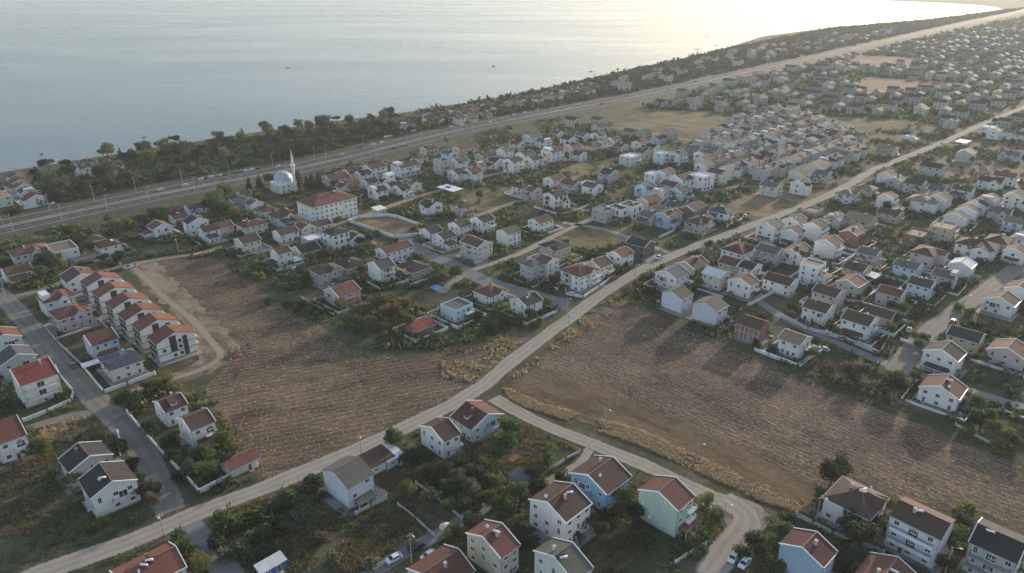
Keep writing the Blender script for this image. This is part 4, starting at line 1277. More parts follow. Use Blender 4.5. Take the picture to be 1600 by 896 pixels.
def canopy(label, px, d1, w, d, h, roofm, name='carport', cat='carport', slope=.25):
    c = P(px[0], px[1], h)
    t = thing(name, label, cat, (c.x, c.y, 0), rad(45) if d1 == 'u' else rad(-45))
    mb = MB(); mb.slab([(-w / 2, -d / 2, h), (w / 2, -d / 2, h), (w / 2, d / 2, h + slope), (-w / 2, d / 2, h + slope)], .12); mb.build('roof', roofm, t)
    for x in (-w / 2 + .2, w / 2 - .2):
        for y in (-d / 2 + .2, d / 2 - .2):
            mb = MB(); mb.box(x - .06, x + .06, y - .06, y + .06, 0, h - .13 + (slope if y > 0 else 0)); mb.build('post', M_metal, t)
    return t
canopy('white flat carport roof in front of the cream house with slate-blue roof', (148, 566), 'u', 8.5, 3.4, 2.5, ROOF['white'])
canopy('grey flat canopy beside the flat-roofed modern house', (135, 402), 'u', 12, 6, 3.0, ROOF['grey'])
canopy('large flat white market canopy on the dusty lot', (703, 294), 'v', 16, 9, 3.0, ROOF['white'], 'market_canopy', 'canopy')
canopy('blue tarpaulin stretched over posts among garden trees', (682, 450), 'v', 6, 4, 2.2, plain('blue_tarpaulin', (.06, .15, .34), .6), 'tarpaulin_shelter', 'tarpaulin')
canopy('white awning beside the small house with blank wall at the field top', (462, 405), 'v', 6, 4.5, 2.5, ROOF['white'], 'awning', 'awning')
canopy('white tent-like canopy in the dense quarter beside the tan patchy-roofed house', (1364, 430), 'u', 7, 5, 2.6, ROOF['white'], 'garden_canopy', 'canopy')
canopy('white metal roof on posts beside the far stretch of dirt road', (1505, 221), 'u', 16, 9, 4.0, ROOF['white'], 'open_barn', 'barn')

# the red-roofed hall
t, w, ev, ri, nf, fh, rs = H('large white three-storey hall with a red hipped roof beside the mosque', 'u', (497, 305, 522, 296), 18.0, 11.0, 'redbrown', 'white', 'sn', roof='hip', w=28, name='hall', cat='hall', seed=5)
# the mosque
c = P(445, 299, 0)
t = thing('mosque', 'small white mosque with a grey-blue dome and one slim minaret by the highway', 'mosque', (c.x, c.y, 0), rad(45))
HOUSES.append((c.x, c.y, 10, 14, 14, rad(45)))
M_lead = plain('lead_sheet', (.36, .40, .47), .45, .12, .8, .2)
mb = MB(); mb.box(-6.8, 6.8, -6.8, 6.8, 0, 7.0); mb.build('wall', WALL['white'], t)
mb = MB(); mb.box(-7.1, 7.1, -7.1, 7.1, 7.0, 7.4); mb.build('cornice', M_trim, t)
mb = MB(); mb.lathe([(6.6, 7.4), (6.6, 9.4), (6.8, 9.4), (6.8, 9.7)], 16); mb.build('drum', WALL['white'], t)
mb = MB(); mb.lathe([(6.5 * math.cos(a), 9.7 + 5.6 * math.sin(a)) for a in [i * math.pi / 2 / 10 for i in range(10)]] + [(.12, 15.3), (.1, 17.0)], 32)
dm = mb.build('dome', M_lead, t, True)
for k in range(12):
    a = 2 * math.pi * k / 12
    link('window', window_mesh(.8, 1.2), t, (6.56 * math.cos(a), 6.56 * math.sin(a), 8.4), a + math.pi / 2)
for s in (-4.2, 0, 4.2):
    for z in (1.9, 5.0):
        link('window', window_mesh(1.2, 2.0), t, (s, -6.812, z), 0)
        link('window', window_mesh(1.2, 2.0), t, (-6.812, s, z), -math.pi / 2)
mb = MB(); mb.lathe([(1.5, 0), (1.5, 7), (1.05, 8), (1.0, 18.5), (1.7, 19.4), (1.7, 20.5), (1.6, 20.5), (1.6, 19.5), (.85, 19.5), (.8, 25)], 14)
lm = P(464, 300, 0)
rel = Matrix.Rotation(-rad(45), 3, 'Z') @ (lm - c)
mn = mb.build('minaret', WALL['white'], t); mn.location = (rel.x, rel.y, 0)
mb = MB(); mb.lathe([(1.05, 25), (.6, 28), (.08, 32), (.06, 33.5)], 14); mb.build('minaret_spire', M_lead, mn)
mb = MB(); mb.lathe([(1.72, 20.4), (1.72, 20.7), (1.55, 20.7), (1.55, 20.4)], 14); mb.build('minaret_gallery', M_trim, mn)
t.scale = (.9, .9, .86)
# ------------------------------------------------------------------ houses further off, quarter by quarter; each is told apart by look and its place in the quarter
FLN = {1: 'low', 2: 'two-storey', 3: 'three-storey'}
def quarter(phrase, rows, group, detail=1, dname='house', cat='house', num='from left'):
    rows = sorted(rows, key=lambda r: (r[0], r[1]))
    seen = {}
    for k, r in enumerate(rows):
        px, py, d1, w, d, ev, rc, wc = r[:8]
        ft = r[8] if len(r) > 8 else ''
        rt = r[9] if len(r) > 9 else 'gable'
        WN = dict(lightblue='light blue', blue='bright blue', paleblue='pale blue', darkbrown='dark brown')
        lab = '%s house with %s %s roof, %s %s %s' % (WN.get(wc, wc), ROOFNAME[rc], {'gable': 'gable', 'hip': 'hipped', 'flat': 'flat', 'mono': 'sloping'}[rt], ordinal(k + 1), num, phrase)
        s = .5
        house(lab, d1, (px - s, py, px + s, py), d, ev, rc, wc, ft, roof=rt, w=w, detail=detail, name=dname, cat=cat, group=group, seed=int(px * 13 + py))

quarter('behind the red-roofed hall', [
    (524, 271, 'u', 15, 11, 5.0, 'redbrown', 'pink', ''), (545, 281, 'u', 10, 9, 5.0, 'redbrown', 'beige', '', 'hip'), (551, 262, 'u', 13, 9, 4.5, 'redbrown', 'cream', ''),
    (567, 266, 'u', 9, 8, 4.8, 'dark', 'white', ''), (584, 255, 'u', 14, 10, 6.0, 'brown', 'white', 'G'), (577, 278, 'u', 9, 8, 5.2, 'dark', 'white', 'B'), (590, 291, 'u', 9, 9, 5.6, 'dark', 'white', 'G'),
    (607, 269, 'u', 6, 6, 6.0, 'white', 'white', 'b'), (614, 284, 'u', 10, 9, 5.2, 'dark', 'white', 'G'), (627, 288, 'u', 8, 9, 5.2, 'dark', 'white', 'B'), (641, 282, 'v', 12, 9, 5.0, 'grey', 'cream', ''),
    (537, 286, 'v', 8, 7, 4.0, 'redbrown', 'white', ''), (598, 279, 'v', 8, 7, 4.4, 'brown', 'white', '')], 'houses behind the hall')
quarter('below the highway near mosque', [
    (305, 318, 'u', 11, 8, 4.0, 'slate', 'white', ''), (278, 334, 'u', 9, 7, 3.2, 'redbrown', 'cream', ''), (370, 309, 'u', 9, 8, 4.8, 'slate', 'grey', ''), (396, 312, 'v', 8, 8, 4.8, 'grey', 'white', 'b'),
    (415, 321, 'v', 10, 8, 4.6, 'redbrown', 'cream', '', 'hip'), (441, 328, 'u', 12, 10, 5.2, 'redbrown', 'white', 'xGc', 'hip'), (262, 325, 'u', 18, 6, 2.8, 'redbrown', 'brick', 'n'), (380, 298, 'u', 7, 6, 3.4, 'brown', 'white', '')],
    'houses between highway and mosque street')
quarter('along highway beyond market canopy', [
    (633, 252, 'u', 17, 11, 7.0, 'brown', 'lilac', 'BW'), (655, 241, 'u', 9, 8, 6.4, 'redbrown', 'beige', '', 'hip'), (690, 250, 'u', 8, 9, 9.6, 'dark', 'grey', 'BW', 'flat'), (717, 246, 'u', 10, 9, 8.6, 'slate', 'lilac', ''),
    (716, 263, 'u', 11, 10, 6.2, 'brown', 'white', 'BWG'), (738, 262, 'u', 10, 10, 6.6, 'redbrown', 'lilac', ''), (727, 226, 'u', 20, 9, 3.6, 'redbrown', 'cream', ''), (757, 238, 'u', 12, 9, 5.0, 'brown', 'beige', ''),
    (744, 252, 'v', 10, 9, 5.4, 'redbrown', 'pink', ''), (775, 246, 'v', 9, 9, 5.4, 'dark', 'white', ''), (789, 231, 'u', 10, 9, 6.0, 'grey', 'white', 'b'), (802, 246, 'u', 11, 9, 8.4, 'dark', 'white', 'GB'),
    (821, 236, 'u', 11, 10, 7.2, 'slate', 'white', 'G'), (834, 243, 'u', 11, 9, 6.4, 'dark', 'white', 'GB'), (832, 208, 'u', 13, 10, 7.0, 'slate', 'paleblue', ''), (864, 230, 'u', 14, 11, 7.0, 'brown', 'white', 'G'),
    (808, 220, 'v', 10, 8, 5.0, 'redbrown', 'cream', ''), (776, 228, 'v', 9, 8, 4.6, 'redbrown', 'beige', ''), (850, 216, 'v', 10, 9, 5.2, 'grey', 'white', ''), (670, 228, 'u', 12, 8, 4.6, 'brown', 'cream', ''), (702, 235, 'v', 10, 8, 5.4, 'slate', 'lilac', '')],
    'houses along the highway')
quarter('around the weedy central lots', [
    (673, 313, 'v', 10, 9, 6.2, 'dark', 'white', 'GBt'), (722, 314, 'v', 11, 9, 5.8, 'brown', 'pink', 'xt', 'hip'), (815, 285, 'v', 9, 9, 5.6, 'brown', 'cream', 'c', 'hip'), (834, 292, 'v', 7, 8, 5.6, 'grey', 'pink', ''),
    (866, 274, 'u', 12, 9, 5.8, 'brown', 'white', 'B'), (893, 281, 'v', 12, 9, 5.6, 'redbrown', 'pink', ''), (917, 286, 'u', 9, 8, 5.2, 'white', 'white', '', 'flat'), (926, 285, 'v', 10, 9, 6.4, 'grey', 'white', 'GB'),
    (868, 298, 'u', 12, 9, 8.2, 'dark', 'white', 'kGBW'), (952, 264, 'v', 9, 9, 7.0, 'dark', 'grey', ''), (985, 243, 'u', 13, 10, 6.2, 'white', 'white', 'B', 'flat'), (945, 326, 'u', 11, 10, 6.4, 'grey', 'grey', '', 'flat'),
    (966, 324, 'u', 8, 10, 6.6, 'dark', 'white', 'kBW', 'flat'), (985, 319, 'u', 10, 10, 7.2, 'dark', 'white', 'kBG', 'flat'), (1014, 306, 'u', 13, 9, 5.0, 'brown', 'beige', ''), (1009, 286, 'u', 10, 9, 6.6, 'slate', 'paleblue', ''),
    (1022, 271, 'v', 9, 9, 6.6, 'white', 'white', 'b', 'flat')], 'houses around the weedy lots')
quarter('in cluster beside crossroads lot', [
    (1039, 264, 'u', 11, 9, 7.6, 'grey', 'white', 'Bb'), (1068, 272, 'u', 17, 10, 7.8, 'dark', 'white', 'b'), (1097, 273, 'u', 12, 11, 9.0, 'white', 'white', 'k', 'flat'), (1049, 283, 'v', 11, 9, 5.0, 'brown', 'beige', ''),
    (1064, 292, 'u', 11, 9, 5.6, 'dark', 'paleblue', ''), (1034, 294, 'u', 9, 9, 5.6, 'grey', 'white', 'B'), (1046, 329, 'u', 12, 9, 6.8, 'brown', 'lightblue', 'BG'), (1060, 316, 'v', 12, 9, 5.6, 'olive', 'grey', ''),
    (1083, 318, 'u', 13, 10, 6.4, 'dark', 'darkbrown', 'b'), (1093, 338, 'u', 13, 10, 5.8, 'brown', 'pink', 'xGB', 'hip'), (1127, 323, 'v', 12, 9, 6.2, 'slate', 'white', 'GB', 'hip'), (1015, 330, 'v', 9, 8, 5.4, 'grey', 'grey', '')],
    'houses by the crossroads lot')
quarter('below the highway-side meadow', [
    (895, 224, 'u', 11, 9, 6.2, 'redbrown', 'pink', ''), (925, 221, 'u', 12, 10, 5.6, 'brown', 'beige', '', 'hip'), (942, 218, 'u', 10, 9, 5.8, 'grey', 'white', 'G'), (905, 236, 'v', 9, 8, 5.0, 'brown', 'white', ''),
    (958, 214, 'u', 10, 8, 5.4, 'dark', 'white', ''), (888, 212, 'v', 10, 9, 5.2, 'dark', 'white', ''), (910, 207, 'v', 10, 8, 5.2, 'slate', 'white', ''), (935, 206, 'u', 10, 8, 5.0, 'grey', 'white', ''), (970, 224, 'v', 9, 8, 4.8, 'redbrown', 'cream', ''),
    (1000, 219, 'u', 10, 9, 5.6, 'brown', 'white', ''), (870, 204, 'v', 9, 8, 5.0, 'redbrown', 'cream', ''), (1005, 232, 'v', 9, 9, 5.2, 'brown', 'beige', ''),
    (1035, 239, 'u', 9, 9, 7.6, 'white', 'paleblue', 'BW', 'flat'), (1060, 236, 'u', 10, 9, 8.2, 'slate', 'lilac', ''), (1101, 244, 'u', 13, 9, 5.6, 'brown', 'cream', 'b'), (1085, 228, 'v', 12, 10, 4.6, 'grey', 'grey', ''), (1020, 225, 'v', 9, 8, 5, 'dark', 'white', ''),
    (1128, 219, 'u', 12, 10, 6.4, 'slate', 'white', ''), (1145, 222, 'u', 10, 9, 6.4, 'grey', 'lilac', '')], 'houses beyond the meadow edge')
quarter('off the dirt road crossroads', [
    (1205, 344, 'u', 11, 10, 8.4, 'olive', 'white', 'BW'), (1243, 337, 'u', 11, 9, 6.2, 'dark', 'white', 't'), (1270, 328, 'u', 10, 8, 3.6, 'tan', 'tan', 'n', 'flat'), (1240, 355, 'u', 9, 9, 6.8, 'dark', 'white', 'BW'),
    (1276, 345, 'u', 10, 9, 7.6, 'dark', 'white', 'BWRb'), (1306, 334, 'u', 9, 9, 5.4, 'slate', 'slate' if False else 'grey', ''), (1347, 333, 'v', 14, 11, 5.6, 'tan', 'tan', 'n'), (1297, 371, 'u', 10, 10, 7.8, 'maroon', 'white', 'BWb'),
    (1334, 356, 'u', 11, 9, 7.0, 'redbrown', 'brick', 'B'), (1246, 384, 'u', 13, 10, 5.8, 'brown', 'white', 'G'), (1360, 388, 'v', 9, 8, 5.8, 'grey', 'pink', 't'), (1392, 327, 'v', 12, 8, 5.0, 'brown', 'tan', 's'),
    (1287, 266, 'v', 9, 9, 5.6, 'olive', 'grey', ''), (1252, 280, 'u', 10, 9, 7.0, 'dark', 'white', 'B'), (1206, 284, 'v', 11, 9, 6.4, 'grey', 'cream', ''), (1326, 295, 'u', 13, 10, 5.6, 'tan', 'lilac', 'xt', 'hip'),
    (1355, 288, 'v', 11, 9, 4.8, 'tan', 'tan', 'n', 'hip'), (1388, 302, 'u', 9, 9, 7.4, 'brown', 'white', 'BWRb'), (1387, 268, 'u', 10, 9, 5.8, 'dark', 'white', 'b'), (1402, 275, 'u', 9, 9, 6.2, 'grey', 'grey', '')], 'houses right of the crossroads')
quarter('below the far tan fields', [
    (1459, 254, 'v', 14, 10, 6.4, 'dark', 'grey', 'bn'), (1432, 280, 'v', 11, 10, 6.0, 'dark', 'grey', ''), (1466, 290, 'v', 9, 9, 6.0, 'slate', 'grey', ''), (1441, 304, 'u', 13, 12, 6.8, 'tan', 'white', 'Bst', 'hip'),
    (1470, 303, 'u', 10, 11, 6.8, 'dark', 'white', 'b'), (1497, 331, 'u', 9, 11, 5.6, 'dark', 'white', 'b'), (1514, 321, 'u', 9, 11, 5.6, 'dark', 'white', 'b'), (1529, 313, 'u', 9, 11, 5.6, 'brown', 'white', 'st'),
    (1547, 305, 'u', 11, 10, 7.4, 'grey', 'pink', 'T'), (1507, 290, 'v', 11, 9, 5.6, 'brown', 'paleblue', 't'), (1550, 277, 'v', 14, 9, 5.6, 'maroon', 'white', ''), (1565, 324, 'v', 11, 9, 5.8, 'slate', 'grey', 'B'),
    (1588, 300, 'u', 11, 10, 7.4, 'dark', 'white', 'B'), (1573, 269, 'v', 13, 9, 5.6, 'redbrown', 'white', ''), (1592, 340, 'v', 12, 9, 6.0, 'tan', 'paleblue', 'BW'), (1475, 352, 'u', 13, 10, 7.6, 'tan', 'tan', 'n', 'flat'),
    (1434, 364, 'u', 14, 9, 4.6, 'tan', 'brick', '', 'flat'), (1450, 385, 'u', 13, 10, 6.2, 'redbrown', 'pink', 'st', 'hip'), (1530, 374, 'v', 17, 11, 6.0, 'brown', 'white', 'xt', 'hip'), (1563, 367, 'u', 12, 10, 5.6, 'brown', 'grey', 'st', 'hip'),
    (1590, 385, 'u', 10, 9, 5.4, 'maroon', 'white', ''), (1600, 365, 'u', 10, 9, 5.4, 'brown', 'white', '')], 'houses below the tan fields')
quarter('beside the far dirt road', [
    (1388, 227, 'v', 13, 10, 5.0, 'tan', 'beige', ''), (1512, 233, 'u', 12, 11, 6.4, 'grey', 'grey', 'b'), (1580, 236, 'v', 14, 9, 4.8, 'grey', 'grey', ''), (1422, 213, 'u', 8, 7, 3.4, 'white', 'white', '', 'flat'),
    (1546, 198, 'u', 11, 10, 6.8, 'white', 'white', 'B', 'flat'), (1556, 200, 'u', 10, 9, 6.8, 'grey', 'white', ''), (1582, 202, 'v', 11, 9, 6.2, 'grey', 'white', ''), (1600, 206, 'v', 11, 9, 6.2, 'brown', 'cream', '')], 'houses beside the far dirt road')

# terrace estate: grey-white rows, stepping back from the crossroads lot
EST = poly((1088, 262), (1122, 290), (1180, 291), (1275, 288), (1302, 274), (1345, 240), (1325, 208), (1262, 183), (1205, 176), (1150, 192), (1085, 222))
est = []
e0 = P(1190, 240)
for a in range(-24, 25):
    for b in range(-14, 15):
        p = e0 + U * (a * 14.0) + V * (b * 18.5)
        if in_poly(p.x, p.y, EST) and not any(math.hypot(p.x - h[0], p.y - h[1]) < 9 for h in HOUSES) and not any(seg_dist(p.x, p.y, s[0], s[1]) < s[2] / 2 + 7 for s in ROAD_SEGS if abs(s[0].x - p.x) < 60):
            est.append((b, a, p))
rows = sorted({e[0] for e in est}, reverse=True)                     # nearest row first
rs = random.Random(4)
print('estate', len(est), 'rows', len(rows))
for ri, b in enumerate(rows):
    mem = sorted([e for e in est if e[0] == b], key=lambda e: e[1])
    for k, (b_, a, p) in enumerate(mem):
        zr = 7.2 + 1.8
        px, py = PIX((p.x, p.y, zr))
        rc = rs.choice(['brown', 'dark', 'brown', 'olive', 'redbrown', 'grey']); wc = rs.choice(['white', 'grey', 'cream', 'beige', 'grey', 'concrete'])
        house('%s estate house with %s roof, %s along the %s row back from crossroads lot' % (wc, ROOFNAME[rc], ordinal(k + 1), ordinal(ri + 1)),
              'u' if rs.random() < .75 else 'v', (px - .5, py, px + .5, py), 9.5, rs.choice((6.2, 7.2, 7.2, 8.4)), rc, wc, rs.choice(('', 'n', 'G', 'B', 't', 'nT')), w=10.5, detail=0, name='estate_house', cat='estate house', group='rows of the grey-white housing estate', seed=ri * 50 + k, pitch=.38)

# seaside strip beyond the highway
def strip_houses(phrase, pl, n, group, seed, cols, step=13):
    rs = random.Random(seed)
    got = []
    xs = [p[0] for p in pl]; ys = [p[1] for p in pl]
    tries = 0
    while len(got) < n and tries < 6000:
        tries += 1
        x, y = rs.uniform(min(xs), max(xs)), rs.uniform(min(ys), max(ys))
        if in_poly(x, y, pl) and all(math.hypot(x - q[0], y - q[1]) > step for q in got) and not any(math.hypot(x - h[0], y - h[1]) < 11 for h in HOUSES):
            got.append((x, y))
    got.sort(key=lambda g: PIX((g[0], g[1], 0))[0])
    for k, (x, y) in enumerate(got):
        px, py = PIX((x, y, 6))
        rc = rs.choice(cols); wc = rs.choice(['white', 'cream', 'beige', 'white', 'pink'])
        house('%s seaside house with %s roof, %s from left %s' % (wc, ROOFNAME[rc], ordinal(k + 1), phrase), rs.choice('uv'), (px - .5, py, px + .5, py), 9, rs.choice((3.6, 4.6, 5.2)), rc, wc, rs.choice(('', 'n', 'c')), w=rs.choice((9, 11, 13)),
              detail=0, name='seaside_house', cat='seaside house', group=group, seed=seed * 100 + k)
quarter('beyond highway among shore trees', [
    (23, 269, 'v', 10, 9, 4.4, 'redbrown', 'cream', 'n'), (27, 277, 'v', 10, 9, 4.4, 'redbrown', 'cream', 'n'), (33, 285, 'v', 10, 9, 4.4, 'redbrown', 'cream', ''), (41, 293, 'v', 10, 9, 4.4, 'brown', 'cream', ''), (52, 302, 'v', 11, 9, 4.4, 'redbrown', 'white', ''),
    (134, 254, 'u', 13, 10, 6.8, 'slate', 'white', 'D'), (172, 251, 'u', 14, 11, 5.4, 'brown', 'beige', '', 'hip'), (-2, 300, 'v', 10, 10, 6.2, 'orange', 'cream', 'B')], 'shore houses beyond the highway')
strip_houses('in strip above the hall', poly((600, 196), (660, 184), (760, 168), (860, 148), (930, 133), (930, 150), (860, 160), (760, 184), (690, 195), (630, 205)), 44, 'houses of the seaside strip', 3, ['redbrown', 'brown', 'tan', 'redbrown', 'grey'])

# ------------------------------------------------------------------ far town: too many and too small to count
def far_houses(name, pl, step, seed, avoid=()):
    rs = random.Random(seed)
    mb = MB()
    xs = [p[0] for p in pl]; ys = [p[1] for p in pl]
    x0, x1, y0, y1 = min(xs), max(xs), min(ys), max(ys)
    hs = [h for h in HOUSES]
    n = 0
    k = int((x1 - x0) / step) + 1
    for i in range(k):
        for j in range(int((y1 - y0) / step) + 1):
            x, y = x0 + (i + rs.uniform(-.38, .38)) * step, y0 + (j + rs.uniform(-.38, .38)) * step
            if not in_poly(x, y, pl) or rs.random() < .16 or any(in_poly(x, y, a) for a in avoid):
                continue
            if any(abs(h[0] - x) < 16 and abs(h[1] - y) < 16 for h in hs) or any(seg_dist(x, y, s[0], s[1]) < s[2] / 2 + 7 for s in FARSEG if min(abs(s[0].x - x), abs(s[1].x - x)) < 250):
                continue
            w, d, e = rs.uniform(9, 14), rs.uniform(8, 10.5), rs.choice((4.5, 6, 6.5, 7.5, 9))
            a = rad(45 if rs.random() < .5 else -45) + rad(rs.uniform(-4, 4))
            ca, sa = math.cos(a), math.sin(a)
            T = lambda X, Y, Z: (x + X * ca - Y * sa, y + X * sa + Y * ca, Z)
            rise = d * .21
            wm_ = rs.choice((0, 0, 1, 2)); rm_ = rs.choice((3, 4, 5, 5))
            a1, b1 = w / 2, d / 2
            mb.face([T(-a1, -b1, 0), T(a1, -b1, 0), T(a1, -b1, e), T(-a1, -b1, e)], wm_)
            mb.face([T(a1, b1, 0), T(-a1, b1, 0), T(-a1, b1, e), T(a1, b1, e)], wm_)
            mb.face([T(a1, -b1, 0), T(a1, b1, 0), T(a1, b1, e), T(a1, 0, e + rise), T(a1, -b1, e)], wm_)
            mb.face([T(-a1, b1, 0), T(-a1, -b1, 0), T(-a1, -b1, e), T(-a1, 0, e + rise), T(-a1, b1, e)], wm_)
            o = .4
            mb.face([T(-a1 - o, -b1 - o, e - .15), T(a1 + o, -b1 - o, e - .15), T(a1 + o, 0, e + rise + .06), T(-a1 - o, 0, e + rise + .06)], rm_)
            mb.face([T(a1 + o, b1 + o, e - .15), T(-a1 - o, b1 + o, e - .15), T(-a1 - o, 0, e + rise + .06), T(a1 + o, 0, e + rise + .06)], rm_)
            for f in range(int(e / 2.8)):
                zc = f * 2.8 + 1.0
                for q in (-.3, .05, .32):
                    mb.face([T(w * q - .6, -b1 - .03, zc), T(w * q + .6, -b1 - .03, zc), T(w * q + .6, -b1 - .03, zc + 1.2), T(w * q - .6, -b1 - .03, zc + 1.2)], 6)
                for sg in (-1, 1):
                    mb.face([T(sg * (a1 + .03), -.9 - sg * .6, zc), T(sg * (a1 + .03), -.9 + sg * .6, zc), T(sg * (a1 + .03), -.9 + sg * .6, zc + 1.2), T(sg * (a1 + .03), -.9 - sg * .6, zc + 1.2)], 6)
            n += 1
    o = mb.build(name, [WALL['concrete'], WALL['beige'], WALL['grey'], ROOF['brown'], ROOF['redbrown'], ROOF['dark'], M_glass])
    o['kind'] = 'stuff'
    o['label'] = 'hazy mass of small far houses'
    print(name, n)
FARSEG = [(a, b, w) for k in ('dirt_road', 'highway_verge', 'service_road') for dense, w in ROADS[k] for a, b in zip(dense[:-1], dense[1:]) if a.y > 350]
AV = [MEADOW, EST, LOT_E] + FARF
far_houses('far_town', poly((1010, 170), (1150, 128), (1300, 95), (1420, 70), (1640, 34), (1760, 30), (1760, 200), (1660, 262), (1560, 245), (1530, 235), (1500, 205), (1400, 190), (1330, 196), (1300, 180), (1262, 181), (1205, 174), (1180, 180), (1110, 176), (1050, 170), (1000, 178)), 23, 21, AV)
far_houses('far_seaside_town', poly((935, 134), (1050, 107), (1150, 84), (1300, 58), (1390, 48), (1400, 54), (1300, 76), (1150, 107), (1000, 139), (940, 150)), 33, 22)
far_houses('far_edge_town', poly((850, 206), (900, 196), (960, 200), (1000, 212), (1060, 220), (1095, 225), (1060, 232), (960, 215), (900, 215)), 22, 23, AV)
# ------------------------------------------------------------------ garden walls, poles, cars, people
def garden_wall(label, pts, h=1.3, mat=None, posts=True, t=.22, name='garden_wall'):
    c = [P(x, y) for x, y in pts]
    o0 = c[0]
    th = thing(name, label, 'wall', tuple(o0))
    mb = MB(); mc = MB()
    for a, b in zip(c[:-1], c[1:]):
        a, b = a - o0, b - o0
        d = (b - a).normalized() * (t / 2)
        mb.bar((a.x - d.x, a.y - d.y, h / 2), (b.x + d.x, b.y + d.y, h / 2), t, h)
        mc.bar((a.x - d.x, a.y - d.y, h + .045), (b.x + d.x, b.y + d.y, h + .045), t + .1, .085)
    mb.build('wall_panel', mat or M_whitewall, th)
    mc.build('coping', M_trim if mat is None else M_concrete, th)
    if posts:
        k = 0
        for a, b in zip(c[:-1], c[1:]):
            L = (b - a).length
            n = max(1, int(L / 5))
            for i in range(n + 1):
                p = a.lerp(b, i / n) - o0
                mp_ = MB(); mp_.box(p.x - .19, p.x + .19, p.y - .19, p.y + .19, 0, h + .3)
                mp_.build('pier', mat or M_whitewall, th)
                k += 1
                if k > 30:
                    return th
    return th
_gw = garden_wall
def garden_wall(*a, **k):
    th = _gw(*a, **k)
    th['kind'] = 'thing'
    return th
garden_wall('white wall along the worn street and side lane of the bright red-roofed house', [(38, 660), (75, 645), (112, 628), (116, 615), (95, 590), (88, 575)])
garden_wall('white wall round the cream house with slate-blue roof', [(128, 573), (163, 615), (200, 602), (242, 586)])
garden_wall('low grey wall along the worn street below the pinkish villa', [(72, 515), (90, 536), (128, 572)], 1.0, M_stain)
garden_wall('long white wall along the worn street beside the dark garden trees', [(199, 646), (225, 677), (262, 718), (305, 762), (312, 772)], 1.2)
garden_wall('white wall facing the dirt road below the low tan outbuilding', [(312, 772), (340, 757), (372, 742), (402, 730)], 1.5)
garden_wall('white kerb wall of the weedy corner plot on the worn street', [(184, 676), (189, 695), (188, 712)], .8)
garden_wall('pale green-white garden wall below the lilac-white house', [(556, 806), (580, 794), (604, 780)], 1.3, plain('pale_green_wall', (.45, .52, .47), .8))
garden_wall('dark wire-and-block fence on the farther side of the bare plot', [(650, 756), (690, 785), (722, 812)], .7, M_stain)
garden_wall('dark low wall on the nearer side of the bare plot', [(622, 790), (650, 812), (678, 838)], .7, M_stain)
garden_wall('white boundary wall round the tan-roofed house at the ploughed field edge', [(1179, 548), (1200, 557), (1246, 573), (1266, 561)], 1.2)
garden_wall('ornate stone fence in front of the two white houses on the lower street', [(1220, 497), (1262, 516), (1320, 532), (1374, 555), (1388, 530)], 1.5, M_stain)
garden_wall('white wall beside the white house behind the brick shell', [(1168, 480), (1212, 457)], 1.4)
garden_wall('white corner wall of the broad rust-red hipped house', [(884, 453), (884, 461), (911, 466), (936, 449), (960, 433)], 1.1)
garden_wall('white wall beside the slate-roofed grey house garage', [(841, 443), (871, 454)], 1.0)
garden_wall('curving white wall enclosing the tan fenced lot', [(655, 368), (690, 356) if False else (617, 373), (580, 360), (543, 347), (560, 341), (605, 338), (622, 341), (660, 355)], 1.6)
garden_wall('low pale wall at the corner of the rusty red gable house', [(471, 466), (495, 480), (521, 493)], .8, M_stain)
garden_wall('long concrete wall along the lane above the paver street', [(742, 413), (765, 404), (790, 396)], 1.2, M_stain)
garden_wall('grey wall by the short branch of dirt lane near the blue house', [(866, 732), (884, 720), (906, 708)], 1.0, M_stain)
garden_wall('concrete wall below the mint green house', [(1055, 882), (1075, 868), (1103, 852)], 1.0, M_stain)
garden_wall('white garden wall beside the dark-porched white house driveway', [(1407, 533), (1432, 542), (1456, 553)], 1.0)
garden_wall('concrete wall in front of the big hipped house at the field corner', [(1243, 806), (1270, 820), (1300, 835), (1340, 850), (1380, 866)], 1.1, M_stain)
garden_wall('pale wall beside the light blue house with tan roof', [(1030, 373), (1062, 357)], 1.2)
garden_wall('white wall round the green garden below the tall white column house', [(880, 336), (902, 330), (924, 320)], 1.0)
garden_wall('low concrete wall at the foot of the lone upper-field house', [(1493, 665), (1520, 680), (1550, 695)], .7, M_stain)
garden_wall('white wall between weedy meadow and lower street at the picture edge', [(1570, 645), (1590, 652), (1612, 660)], .8)
garden_wall('long white wall along the seaside of the highway', [(600, 216), (640, 207), (660, 203)], 1.6, posts=False)
garden_wall('low white wall along the far dirt road below the crossroads lot', [(1300, 420), (1335, 428)], 1.0)

# concrete yards under and round many houses
for k, c4 in enumerate(YARDS):
    z = .032 + .0012 * (k % 9)
    mb = MB(); mb.face([(p[0], p[1], z) for p in c4])
    o = mb.build('yard_paving', M_paving); o['kind'] = 'structure'
